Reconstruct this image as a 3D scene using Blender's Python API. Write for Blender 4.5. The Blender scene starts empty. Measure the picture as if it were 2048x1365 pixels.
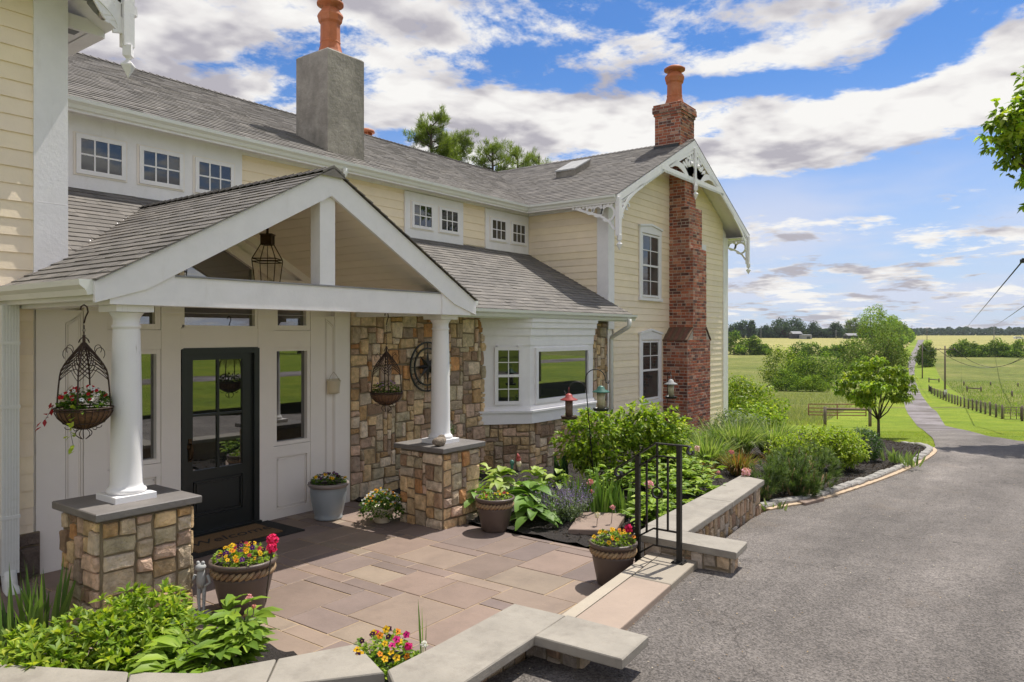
import bpy, math, random
import numpy as np
from mathutils import Vector
R = random.Random(7)
NR = np.random.default_rng(11)
C = bpy.context.scene.collection
# ------------------------------------------------------------------ layout helpers
TH = math.radians(36.8); CT, ST = math.cos(TH), math.sin(TH)
FOC, HZ, CAMH = 1481.0, 668.0, 2.3
TP = [(-60, .2), (6.5, .2), (7.5, .13), (9.6, -.04), (12, -.12), (16.5, -.25), (20, -.5), (30, -1.6), (50, -3.9), (84, -6.1),
      (135, -7.8), (165, -8.0), (247, -7.0), (440, -5.0), (700, -1.6), (1000, -.3), (4000, -.3)]
def T(d):
    for (a, za), (b, zb) in zip(TP, TP[1:]):
        if d <= b:
            k = max(0, (d - a) / (b - a)); return za + (zb - za) * k
    return TP[-1][1]
def dr(d, r): return (CT * d + ST * r, ST * d - CT * r)           # forward / sideways distance to world XY
def dof(x, y): return x * CT + y * ST
def PZ(u, v, z):
    d = FOC * (CAMH - z) / (v - HZ); r = (u - 1024) / FOC * d
    return dr(d, r)
def G(u, v, off=0.0):                                            # spot on the terrain
    lo, hi = 3.0, 3500.0
    for _ in range(60):
        m = (lo + hi) / 2
        if HZ + FOC * (CAMH - T(m) - off) / m > v: lo = m
        else: hi = m
    r = (u - 1024) / FOC * lo
    x, y = dr(lo, r)
    return x, y, T(lo) + off, lo
def AD(u, d, z=None):                                            # bearing + forward distance
    x, y = dr(d, (u - 1024) / FOC * d)
    return x, y, (T(d) if z is None else z)
def pxm(d): return d / FOC                                       # metres per photo pixel at forward distance d
# ------------------------------------------------------------------ object helpers
def tag(o, label=None, cat=None, group=None, kind=None):
    if label: o['label'] = label
    if cat: o['category'] = cat
    if group: o['group'] = group
    if kind: o['kind'] = kind
    return o
def empty(name, loc, label, cat, group=None):
    o = bpy.data.objects.new(name, None); C.objects.link(o); o.location = loc; o.empty_display_size = .1
    return tag(o, label, cat, group)
def absloc(o):
    v = Vector((0, 0, 0))
    while o is not None: v = v + o.location; o = o.parent
    return v
def link(name, me, parent):
    o = bpy.data.objects.new(name, me); C.objects.link(o)
    if parent is not None:
        o.parent = parent; o.location = -absloc(parent)
    return o
def copy_tree(o, parent=None):
    c = o.copy(); C.objects.link(c)
    if parent is not None: c.parent = parent
    for ch in o.children: copy_tree(ch, c)
    return c
class MB:
    def __init__(s): s.v = []; s.f = []; s.c = []; s.m = []; s.col = (1, 1, 1); s.mi = 0; s.s = []; s.sm = False
    def face(s, pts):
        n = len(s.v); s.v += [tuple(p) for p in pts]; s.f.append(tuple(range(n, n + len(pts)))); s._a()
    def _a(s): s.c.append(s.col); s.m.append(s.mi); s.s.append(s.sm)
    def add(s, vs, fs):
        n = len(s.v); s.v += [tuple(p) for p in vs]
        for f in fs: s.f.append(tuple(n + i for i in f)); s._a()
    def box(s, x0, x1, y0, y1, z0, z1):
        s.hexa([(x0, y0, z0), (x1, y0, z0), (x1, y1, z0), (x0, y1, z0), (x0, y0, z1), (x1, y0, z1), (x1, y1, z1), (x0, y1, z1)])
    def hexa(s, p): s.add(p, [(0, 3, 2, 1), (4, 5, 6, 7), (0, 1, 5, 4), (1, 2, 6, 5), (2, 3, 7, 6), (3, 0, 4, 7)])
    def fbox(s, fr, s0, s1, d0, d1, z0, z1):
        s.hexa([fr(s0, d1, z0), fr(s1, d1, z0), fr(s1, d0, z0), fr(s0, d0, z0), fr(s0, d1, z1), fr(s1, d1, z1), fr(s1, d0, z1), fr(s0, d0, z1)])
    def prism(s, pts, vec):
        n = len(pts); q = [(p[0] + vec[0], p[1] + vec[1], p[2] + vec[2]) for p in pts]
        s.add(list(pts) + q, [tuple(range(n - 1, -1, -1)), tuple(range(n, 2 * n))] + [(i, (i + 1) % n, n + (i + 1) % n, n + i) for i in range(n)])
    def vprism(s, pts2, z0, z1): s.prism([(x, y, z0) for x, y in pts2], (0, 0, z1 - z0))
    def bprism(s, pts2, z0, z1, b=.01):          # vertical prism whose top edge is chamfered
        n = len(pts2); cx = sum(p[0] for p in pts2) / n; cy = sum(p[1] for p in pts2) / n
        def ring(k, z):
            out = []
            for x, y in pts2:
                L = math.hypot(x - cx, y - cy) or 1; out.append((x - (x - cx) / L * k, y - (y - cy) / L * k, z))
            return out
        vs = ring(b * .6, z0) + ring(0, z0 + b) + ring(0, z1 - b) + ring(b * 1.3, z1)
        fs = [tuple(range(n - 1, -1, -1)), tuple(range(3 * n, 4 * n))]
        for k in range(3): fs += [(k * n + i, k * n + (i + 1) % n, (k + 1) * n + (i + 1) % n, (k + 1) * n + i) for i in range(n)]
        s.add(vs, fs)
    def tube(s, pts, r, n=8, cap=True):
        pts = [Vector(p) for p in pts]; rs = r if isinstance(r, (list, tuple)) else [r] * len(pts)
        prev = None; rings = []
        for i, p in enumerate(pts):
            t = (pts[min(i + 1, len(pts) - 1)] - pts[max(i - 1, 0)])
            t = t.normalized() if t.length > 1e-9 else Vector((0, 0, 1))
            if prev is None:
                a = Vector((0, 0, 1)) if abs(t.z) < .9 else Vector((1, 0, 0)); x = t.cross(a).normalized()
            else:
                x = (prev - t * prev.dot(t)); x = x.normalized() if x.length > 1e-6 else t.orthogonal().normalized()
            prev = x; y = t.cross(x)
            rings.append([p + (x * math.cos(k * 2 * math.pi / n) + y * math.sin(k * 2 * math.pi / n)) * rs[i] for k in range(n)])
        vs = [q for ring in rings for q in ring]; fs = []
        for i in range(len(pts) - 1):
            for k in range(n): fs.append((i * n + k, i * n + (k + 1) % n, (i + 1) * n + (k + 1) % n, (i + 1) * n + k))
        if cap: fs += [tuple(range(n - 1, -1, -1)), tuple((len(pts) - 1) * n + k for k in range(n))]
        sm = s.sm; s.sm = True; s.add(vs, fs); s.sm = sm
    def lathe(s, cx, cy, prof, n=24, smooth=True):
        vs = []; fs = []
        for r, z in prof:
            for k in range(n): a = 2 * math.pi * k / n; vs.append((cx + r * math.cos(a), cy + r * math.sin(a), z))
        for i in range(len(prof) - 1):
            for k in range(n): fs.append((i * n + k, i * n + (k + 1) % n, (i + 1) * n + (k + 1) % n, (i + 1) * n + k))
        fs += [tuple(range(n - 1, -1, -1)), tuple((len(prof) - 1) * n + k for k in range(n))]
        sm = s.sm; s.sm = smooth; s.add(vs, fs); s.sm = sm
    def ball(s, c, r, n=8, m=5, jit=0, sq=(1, 1, 1)):
        prof = []; vs = []; fs = []
        for j in range(m + 1):
            ph = math.pi * (j + .02) / (m + .04) - math.pi / 2
            for k in range(n):
                a = 2 * math.pi * k / n; q = r * (1 + jit * (R.random() - .5))
                vs.append((c[0] + q * sq[0] * math.cos(ph) * math.cos(a), c[1] + q * sq[1] * math.cos(ph) * math.sin(a), c[2] + q * sq[2] * math.sin(ph)))
        for j in range(m):
            for k in range(n): fs.append((j * n + k, j * n + (k + 1) % n, (j + 1) * n + (k + 1) % n, (j + 1) * n + k))
        fs += [tuple(range(n - 1, -1, -1)), tuple(m * n + k for k in range(n))]
        sm = s.sm; s.sm = True; s.add(vs, fs); s.sm = sm
    def strip(s, fr, pts, w, d0, d1, taper=False):   # flat ribbon drawn in a wall plane, given thickness
        n = len(pts); L = []; Q = []
        for i, (a, b) in enumerate(pts):
            a0, b0 = pts[max(i - 1, 0)]; a1, b1 = pts[min(i + 1, n - 1)]
            tx, tz = a1 - a0, b1 - b0; l = math.hypot(tx, tz) or 1; nx, nz = -tz / l, tx / l
            ww = w * (1 - .75 * i / (n - 1)) if taper else w
            L.append((a + nx * ww / 2, b + nz * ww / 2)); Q.append((a - nx * ww / 2, b - nz * ww / 2))
        for i in range(n - 1):
            p = [L[i], Q[i], Q[i + 1], L[i + 1]]
            s.hexa([fr(a, d1, z) for a, z in p] + [fr(a, d0, z) for a, z in p])
    def build(s, name, mats, parent=None):
        me = bpy.data.meshes.new(name); me.from_pydata(s.v, [], s.f)
        for m in (mats if isinstance(mats, (list, tuple)) else [mats]): me.materials.append(m)
        me.polygons.foreach_set('material_index', s.m); me.polygons.foreach_set('use_smooth', s.s)
        at = me.attributes.new('tint', 'FLOAT_COLOR', 'FACE')
        at.data.foreach_set('color', [q for c in s.c for q in (c[0], c[1], c[2], 1.0)])
        me.update(); return link(name, me, parent)
def frame(ox, oy, ax, ay, nx, ny, oz=0.0):
    return lambda a, d, z: (ox + ax * a + nx * d, oy + ay * a + ny * d, oz + z)
def front(y): return frame(0, y, 1, 0, 0, -1)            # faces -Y, a = world X
def side(x): return frame(x, 0, 0, 1, -1, 0)             # faces -X, a = world Y
# ------------------------------------------------------------------ foliage: arrays of blades and leaves
def unit(a): return a / np.maximum(np.linalg.norm(a, axis=-1, keepdims=True), 1e-9)
def rdirs(n): return unit(NR.normal(size=(n, 3)))
class LV:
    def __init__(s): s.V = []; s.F = []; s.K = []; s.n = 0
    def blades(s, P, D, L, W, K=3, droop=.3, fold=.15, col=None, prof='leaf', roll=.4, up=None):
        N = len(P); P = np.asarray(P, float); D = unit(np.asarray(D, float))
        L = np.broadcast_to(np.asarray(L, float), (N,)); W = np.broadcast_to(np.asarray(W, float), (N,)); dp = np.broadcast_to(np.asarray(droop, float), (N,))
        t = np.linspace(0, 1, K + 1)
        if prof == 'leaf': pr = np.sin(np.pi * np.clip(t * .92 + .06, 0, 1)) ** .8
        elif prof == 'blade': pr = np.minimum(1, (1 - t) * 2.2 + .03) * (.6 + .4 * np.minimum(1, t * 4))
        else: pr = np.sin(np.pi * np.clip(t ** 1.2 * .75 + .12, 0, 1))
        pr = np.maximum(pr, .03)
        z = np.array([0, 0, -1.0])
        pos = P[:, None] + D[:, None] * (L[:, None] * t)[..., None] + z * (dp[:, None] * L[:, None] * t ** 2)[..., None]
        ref = np.tile([0, 0, 1.0], (N, 1)) if up is None else np.asarray(up, float)
        S = np.cross(D, ref); bad = np.linalg.norm(S, axis=1) < .1; S[bad] = np.cross(D[bad], rdirs(int(bad.sum())))
        S = unit(S); U = np.cross(S, D)
        a = NR.normal(size=N) * roll; S = S * np.cos(a)[:, None] + U * np.sin(a)[:, None]; U = np.cross(S, D)
        w = (W[:, None] * pr)[..., None] * .5
        l = pos + S[:, None] * w + U[:, None] * w * fold; r = pos - S[:, None] * w + U[:, None] * w * fold
        V = np.stack([l, pos, r], axis=2).reshape(N, -1, 3); nv = 3 * (K + 1)
        f = []
        for k in range(K): f += [[3 * k, 3 * k + 1, 3 * k + 4, 3 * k + 3], [3 * k + 1, 3 * k + 2, 3 * k + 5, 3 * k + 4]]
        f = np.array(f); F = (f[None] + (np.arange(N) * nv)[:, None, None]).reshape(-1, 4) + s.n
        s.V.append(V.reshape(-1, 3)); s.F.append(F); s.n += N * nv
        col = np.broadcast_to(np.asarray(col, float), (N, 3)); s.K.append(np.repeat(col, 2 * K, axis=0))
    def leaves(s, P, Nr, L, W, col):                     # one folded quad per leaf
        N = len(P); P = np.asarray(P, float); Nr = unit(np.asarray(Nr, float)); a = unit(np.cross(Nr, rdirs(N))); b = np.cross(Nr, a)
        L = np.broadcast_to(np.asarray(L, float), (N,))[:, None]; W = np.broadcast_to(np.asarray(W, float), (N,))[:, None]
        V = np.stack([P - a * L * .5, P + b * W * .5 + Nr * W * .15 + a * L * .05, P + a * L * .5, P - b * W * .5 + Nr * W * .15 + a * L * .05], 1)
        s.V.append(V.reshape(-1, 3)); s.F.append(np.arange(N * 4).reshape(-1, 4) + s.n); s.n += N * 4
        s.K.append(np.broadcast_to(np.asarray(col, float), (N, 3)))
    def build(s, name, mat, parent=None):
        V = np.concatenate(s.V); F = np.concatenate(s.F); K = np.concatenate(s.K)
        me = bpy.data.meshes.new(name); me.vertices.add(len(V)); me.vertices.foreach_set('co', V.astype(np.float32).ravel())
        me.loops.add(F.size); me.loops.foreach_set('vertex_index', F.astype(np.int32).ravel())
        me.polygons.add(len(F)); me.polygons.foreach_set('loop_start', (np.arange(len(F)) * 4).astype(np.int32))
        at = me.attributes.new('tint', 'FLOAT_COLOR', 'FACE'); at.data.foreach_set('color', np.c_[K, np.ones(len(K))].astype(np.float32).ravel())
        me.materials.append(mat); me.update(calc_edges=True); me.validate()
        return link(name, me, parent)
def shades(n, cols, var=.22):
    cols = np.array(cols, float); k = NR.integers(0, len(cols), n); m = NR.random(n)[:, None]
    k2 = NR.integers(0, len(cols), n); c = cols[k] * m + cols[k2] * (1 - m)
    return c * (1 + (NR.random(n)[:, None] - .5) * 2 * var)
def crown_pts(blobs, n, shell=.45):
    b = np.array(blobs, float)                            # x y z rx ry rz
    w = (b[:, 3] * b[:, 4] * b[:, 5]) ** (2 / 3); k = NR.choice(len(b), n, p=w / w.sum())
    D = rdirs(n); q = NR.random(n) ** shell; q = np.minimum(q * (1 + NR.normal(size=n) * .07), 1.18)
    P = b[k, :3] + D * b[k, 3:6] * q[:, None]
    return P, D, k
def rosettes(lv, P, D, m, L, W, cols, droop=.35, K=2, spread=1.0, var=.2, fold=.25, lvar=.25):
    n = len(P); P = np.repeat(P, m, 0); D = np.repeat(D, m, 0)
    d = unit(D * .55 + rdirs(n * m) * spread + np.array([0, 0, .25]))
    lv.blades(P, d, L * (1 + (NR.random(n * m) - .5) * 2 * lvar), W * (1 + (NR.random(n * m) - .5) * .4), K=K, droop=droop, fold=fold, col=shades(n * m, cols, var))
# ------------------------------------------------------------------ materials
def new_mat(name):
    m = bpy.data.materials.new(name); m.use_nodes = True; nt = m.node_tree
    return m, nt, nt.nodes['Principled BSDF'], nt.nodes['Material Output']
def N_(nt, t, **k):
    n = nt.nodes.new(t)
    for a, b in k.items():
        if a.startswith('i_'):
            key = a[2:]; n.inputs[int(key) if key.isdigit() else key.replace('_', ' ')].default_value = b
        else: setattr(n, a, b)
    return n
def noise(nt, co, scale, detail=4, rough=.6, stretch=None):
    n = N_(nt, 'ShaderNodeTexNoise', i_Scale=scale, i_Detail=detail, i_Roughness=rough)
    if stretch:
        mp = N_(nt, 'ShaderNodeMapping'); mp.inputs['Scale'].default_value = stretch; nt.links.new(co, mp.inputs[0]); co = mp.outputs[0]
    nt.links.new(co, n.inputs['Vector']); return n.outputs['Fac']
def ramp(nt, fac, stops):
    r = N_(nt, 'ShaderNodeValToRGB'); e = r.color_ramp.elements
    for i, (p, c) in enumerate(stops):
        q = e[i] if i < 2 else e.new(p); q.position = p; q.color = (c[0], c[1], c[2], 1) if not isinstance(c, (int, float)) else (c, c, c, 1)
    nt.links.new(fac, r.inputs[0]); return r.outputs[0]
def mixc(nt, a, b, fac, mode='MIX'):
    m = N_(nt, 'ShaderNodeMix', data_type='RGBA', blend_type=mode)
    for s, k in ((fac, 0), (a, 6), (b, 7)):
        if isinstance(s, (int, float)): m.inputs[k].default_value = s if k == 0 else (s, s, s, 1)
        elif isinstance(s, (tuple, list)): m.inputs[k].default_value = (s[0], s[1], s[2], 1)
        else: nt.links.new(s, m.inputs[k])
    return m.outputs[2]
def coords(nt): return N_(nt, 'ShaderNodeTexCoord').outputs['Object']
def surf(name, base=(1, 1, 1), rough=.6, var=.15, vs=6, tint=False, bump=.2, bs=30, bd=.01, metal=0, dirt=None, ds=1.5, dstretch=None, dlo=.5, dhi=.75, spec=.5, damt=1.0, vstretch=None, coat=0):
    m, nt, p, out = new_mat(name); co = coords(nt)
    if tint:
        a = N_(nt, 'ShaderNodeAttribute', attribute_name='tint'); c = mixc(nt, a.outputs['Color'], base, 1.0, 'MULTIPLY')
    else: c = base
    n1 = noise(nt, co, vs, 6, .65, vstretch); k = ramp(nt, n1, [(.25, 1 - var), (.75, 1 + var)])
    c = mixc(nt, c, k, 1.0, 'MULTIPLY')
    if dirt:
        n2 = noise(nt, co, ds, 7, .7, dstretch); f = ramp(nt, n2, [(dlo, 0.0), (dhi, float(damt))]); c = mixc(nt, c, dirt, f)
    nt.links.new(c, p.inputs['Base Color']); p.inputs['Roughness'].default_value = rough; p.inputs['Metallic'].default_value = metal
    p.inputs['Specular IOR Level'].default_value = spec; p.inputs['Coat Weight'].default_value = coat
    if bump:
        b = N_(nt, 'ShaderNodeBump', i_Strength=bump, i_Distance=bd); nt.links.new(noise(nt, co, bs, 8, .65), b.inputs['Height']); nt.links.new(b.outputs[0], p.inputs['Normal'])
    return m
def leafmat(name, trans=.42, rough=.5, spec=.35):
    m, nt, p, out = new_mat(name); a = N_(nt, 'ShaderNodeAttribute', attribute_name='tint')
    p.inputs['Roughness'].default_value = rough; p.inputs['Specular IOR Level'].default_value = spec; nt.links.new(a.outputs['Color'], p.inputs['Base Color'])
    t = N_(nt, 'ShaderNodeBsdfTranslucent'); c = mixc(nt, a.outputs['Color'], (1.25, 1.35, .55), 1.0, 'MULTIPLY'); nt.links.new(c, t.inputs[0])
    x = N_(nt, 'ShaderNodeMixShader', i_0=trans); nt.links.new(p.outputs[0], x.inputs[1]); nt.links.new(t.outputs[0], x.inputs[2]); nt.links.new(x.outputs[0], out.inputs[0])
    return m
M = {}
M['white'] = surf('white_paint', (.85, .825, .83), .5, .05, 5, bump=.25, bs=30, dirt=(.50, .45, .38), ds=5, dstretch=(2, 2, .5), dlo=.58, dhi=.85, damt=.3)
M['column'] = surf('old_column_paint', (.83, .815, .81), .6, .03, 3, bump=.1, bs=60, dirt=(.22, .16, .11), ds=7, dstretch=(4, 4, .35), dlo=.655, dhi=.72, damt=.7)
M['siding'] = surf('cream_siding', (.91, .765, .565), .55, .05, 4, tint=True, bump=.15, bs=25, dirt=(.60, .50, .34), ds=1.6, dstretch=(1, 1, 2.5), dlo=.55, dhi=.85, damt=.35)
M['ceiling'] = surf('beadboard_paint', (.86, .75, .61), .5, .04, 3, tint=True, bump=.06)
M['entry'] = surf('entry_paint', (.88, .815, .745), .45, .04, 2, bump=.06, bs=50, dirt=(.45, .4, .33), ds=3, dlo=.66, dhi=.9, damt=.4)
M['gutter'] = surf('gutter_enamel', (.78, .78, .74), .3, .04, 2, bump=.03, dirt=(.55, .53, .43), ds=5, dstretch=(1, 1, 4), dlo=.55, dhi=.8, damt=.35)
M['shingle'] = surf('asphalt_shingle', (1, 1, 1), .9, .22, 90, tint=True, bump=.6, bs=160, bd=.004, dirt=(.20, .185, .17), ds=.9, dlo=.5, dhi=.8, damt=.35)
M['stone'] = surf('field_stone', (1, 1, 1), .8, .42, 11, tint=True, bump=1.0, bs=16, bd=.045, dirt=(.15, .105, .07), ds=6, dlo=.54, dhi=.76, damt=.33)
M['mortar'] = surf('mortar', (.25, .195, .125), .95, .2, 12, bump=.5, bs=60)
M['bmortar'] = surf('lime_mortar', (.50, .43, .36), .95, .2, 12, bump=.5, bs=60)
M['brick'] = surf('old_brick', (1, 1, 1), .85, .3, 18, tint=True, bump=.7, bs=60, bd=.01, dirt=(.40, .34, .30), ds=11, dlo=.6, dhi=.75, damt=.5)
M['stucco'] = surf('grey_stucco', (.31, .28, .24), .9, .35, 3.5, bump=.8, bs=14, bd=.02, dirt=(.13, .12, .10), ds=1.6, dstretch=(1, 1, .35), dlo=.48, dhi=.72, damt=.75)
M['clay'] = surf('terracotta', (.45, .135, .05), .65, .2, 5, bump=.2, dirt=(.55, .30, .18), ds=3, dlo=.5, dhi=.8, damt=.5)
M['bluestone'] = surf('cap_stone', (.31, .28, .235), .75, .2, 3, bump=.45, bs=18, bd=.01, dirt=(.19, .165, .135), ds=4.5, dlo=.5, dhi=.72, damt=.6)
M['darkcap'] = surf('slate_cap', (.17, .155, .145), .6, .14, 4, bump=.4, bs=25, dirt=(.27, .24, .21), ds=3, dlo=.5, dhi=.8, damt=.5)
M['paver'] = surf('flagstone', (1, 1, 1), .62, .14, 2.2, tint=True, bump=.45, bs=9, bd=.012, dirt=(.135, .10, .08), ds=1.7, dlo=.5, dhi=.8, damt=.6)
M['joint'] = surf('sandy_joint', (.40, .29, .18), .95, .15, 20, bump=.4, bs=90)
M['tread'] = surf('step_stone', (1, 1, 1), .7, .1, 3, tint=True, bump=.3, bs=20)
M['black'] = surf('black_paint', (.018, .021, .020), .32, .1, 3, bump=.05, bs=60)
M['iron'] = surf('wrought_iron', (.02, .018, .016), .42, .2, 20, bump=.2, bs=60, metal=.3)
M['rust'] = surf('rusty_iron', (.055, .032, .022), .7, .3, 30, bump=.3, bs=80, metal=.3)
M['coco'] = surf('coco_liner', (.16, .085, .045), .95, .4, 40, bump=.9, bs=90)
M['brass'] = surf('aged_brass', (.06, .035, .016), .45, .3, 10, metal=.8, bump=.1)
M['pot'] = surf('brown_glaze', (.105, .075, .06), .45, .2, 5, bump=.2, bs=30, dirt=(.05, .035, .03), ds=2.5, dlo=.5, dhi=.8, damt=.5)
M['rope'] = surf('rope_glaze', (.34, .23, .12), .55, .25, 14, bump=.3, bs=40, dirt=(.16, .07, .04), ds=9, dlo=.5, dhi=.65, damt=.7)
M['greypot'] = surf('grey_blue_glaze', (.30, .33, .35), .4, .12, 4, bump=.1, dirt=(.2, .21, .2), ds=4, dlo=.5, dhi=.8, damt=.4)
M['potrim'] = surf('rim_glaze', (.25, .21, .19), .45, .12, 4, bump=.1)
M['soil'] = surf('potting_soil', (.04, .03, .02), 1, .4, 40, bump=1, bs=80)
M['mulch'] = surf('bark_mulch', (.032, .025, .021), .95, .6, 30, bump=1.0, bs=45, bd=.04, dirt=(.07, .055, .045), ds=28, dlo=.58, dhi=.68)
M['cobble'] = surf('granite_sett', (.33, .31, .285), .85, .25, 20, bump=.9, bs=28, bd=.015, dirt=(.18, .17, .16), ds=14, dlo=.5, dhi=.7, damt=.7)
M['concrete'] = surf('haunch_concrete', (.50, .38, .26), .95, .2, 8, bump=.6, bs=40)
M['bark'] = surf('bark', (.10, .08, .06), .95, .35, 12, bump=.9, bs=25, bd=.03)
M['wood'] = surf('grey_post_wood', (.18, .14, .105), .9, .35, 8, bump=.6, bs=30, vstretch=(4, 4, .4))
M['tin'] = surf('tin_roof', (.24, .24, .25), .8, .1, 1)
M['leaf'] = leafmat('leaf'); M['gloss'] = leafmat('glossy_leaf', .3, .5, .3); M['petal'] = leafmat('petal', .25, .6, .2)
M['far'] = leafmat('far_leaf', .2, .8, .1)
M['cream'] = surf('cream_ceramic', (.62, .52, .36), .4, .06, 5, bump=.1)
M['steel'] = surf('brushed_steel', (.42, .39, .36), .3, .1, 10, metal=1, bump=.05)
M['red'] = surf('faded_red_enamel', (.40, .07, .06), .45, .1, 10)
M['green'] = surf('green_enamel', (.05, .16, .12), .45, .1, 10)
M['seed'] = surf('bird_seed', (.14, .09, .06), .6, .6, 80, bump=.5, bs=120)
M['tube'] = surf('cloudy_plastic', (.42, .38, .24), .25, .15, 9)
M['statue'] = surf('weathered_plaster', (.38, .38, .37), .7, .2, 8, bump=.3)
M['rock'] = surf('fossil_rock', (.26, .21, .16), .9, .4, 25, bump=1, bs=40, bd=.02)
M['coir'] = surf('coir_mat', (.20, .12, .055), 1, .4, 60, bump=.9, bs=200)
M['rubber'] = surf('rubber_mat', (.012, .012, .012), .8, .2, 40, bump=.4, bs=200)
M['mint'] = surf('wire_grey', (.3, .3, .3), .5)
def plain(name, col, rough=.6, metal=0): return surf(name, col, rough, .08, 10, bump=.05, metal=metal)
# dark glass that mirrors what stands in front of it
def glassmat(name, base=(.012, .014, .013), ior=1.9, tintn=None):
    m, nt, p, out = new_mat(name); p.inputs['Roughness'].default_value = .015; p.inputs['IOR'].default_value = ior
    co = coords(nt); c = ramp(nt, noise(nt, co, 1.1, 3, .6), [(.35, base), (.7, tuple(q * 2.6 for q in base))]); nt.links.new(c, p.inputs['Base Color'])
    b = N_(nt, 'ShaderNodeBump', i_Strength=.012, i_Distance=.02); nt.links.new(noise(nt, co, 2.2, 1), b.inputs['Height']); nt.links.new(b.outputs[0], p.inputs['Normal'])
    return m
M['glass'] = glassmat('window_glass'); M['entryglass'] = glassmat('entry_glass', (.012, .013, .012), 2.9); M['bayglass'] = glassmat('bay_glass', (.02, .022, .02), 3.4); M['curtain'] = glassmat('curtained_glass', (.035, .034, .032), 1.6)
def clearmat(name, col=(.9, .85, .7), fac=.25):
    m, nt, p, out = new_mat(name); t = N_(nt, 'ShaderNodeBsdfTransparent'); t.inputs[0].default_value = (*col, 1)
    g = N_(nt, 'ShaderNodeBsdfGlossy', i_Roughness=.05); x = N_(nt, 'ShaderNodeMixShader', i_0=fac)
    nt.links.new(t.outputs[0], x.inputs[1]); nt.links.new(g.outputs[0], x.inputs[2]); nt.links.new(x.outputs[0], out.inputs[0]); return m
M['lampglass'] = clearmat('lantern_glass', (.93, .9, .84), .07)
# asphalt
def asphalt(name, lo, mid, hi, gravel=False):
    m, nt, p, out = new_mat(name); co = coords(nt)
    c = ramp(nt, noise(nt, co, .45, 6, .6), [(.3, lo), (.7, mid)])
    v = N_(nt, 'ShaderNodeTexVoronoi', i_Scale=85 if not gravel else 14, feature='F1'); nt.links.new(co, v.inputs['Vector'])
    c = mixc(nt, c, ramp(nt, v.outputs['Color'], [(.2, .92 if gravel else .6), (.8, 1.08 if gravel else 1.38)]), 1.0, 'MULTIPLY')
    if not gravel: c = mixc(nt, c, hi, ramp(nt, noise(nt, co, 120, 2, .5), [(.66, 0.0), (.72, .55)]))
    c = mixc(nt, c, ramp(nt, noise(nt, co, 3.0, 5, .7), [(.3, .85), (.7, 1.12)]), 1.0, 'MULTIPLY')
    if not gravel:
        c = mixc(nt, c, (.20, .155, .115), ramp(nt, noise(nt, co, .8, 8, .75), [(.57, 0.0), (.75, .5)]))
        c = mixc(nt, c, ramp(nt, noise(nt, co, .5, 5, .6, (.25, 1.8, 1)), [(.34, .70), (.66, 1.22)]), 1.0, 'MULTIPLY')
        w1 = N_(nt, 'ShaderNodeTexVoronoi', i_Scale=.33, feature='DISTANCE_TO_EDGE'); mp = N_(nt, 'ShaderNodeVectorMath', operation='ADD'); nz = N_(nt, 'ShaderNodeTexNoise', i_Scale=2.2, i_Detail=6.0); nt.links.new(co, nz.inputs['Vector']); nt.links.new(co, mp.inputs[0]); nt.links.new(nz.outputs['Color'], mp.inputs[1]); nt.links.new(mp.outputs[0], w1.inputs['Vector'])
        c = mixc(nt, c, (.05, .042, .038), ramp(nt, w1.outputs['Distance'], [(.0015, .75), (.004, 0.0)]))
    if gravel:
        c = mixc(nt, c, (.085, .07, .055), ramp(nt, noise(nt, co, .16, 6, .75), [(.45, 0.0), (.6, .85)]))
    nt.links.new(c, p.inputs['Base Color']); p.inputs['Roughness'].default_value = .85; p.inputs['Specular IOR Level'].default_value = .3
    b = N_(nt, 'ShaderNodeBump', i_Strength=.15 if gravel else .65, i_Distance=.012); vv = N_(nt, 'ShaderNodeTexVoronoi', i_Scale=55 if not gravel else 20); nt.links.new(co, vv.inputs['Vector'])
    s = N_(nt, 'ShaderNodeMath', operation='ADD'); nt.links.new(vv.outputs['Distance'], s.inputs[0]); nt.links.new(noise(nt, co, 25, 6, .7), s.inputs[1])
    nt.links.new(s.outputs[0], b.inputs['Height'])
    if not gravel: nt.links.new(b.outputs[0], p.inputs['Normal'])
    return m
M['asphalt'] = asphalt('asphalt', (.12, .106, .096), (.205, .182, .165), (.36, .32, .28))
M['gravel'] = asphalt('gravel', (.20, .175, .175), (.28, .25, .25), (.46, .43, .41), True)
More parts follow.
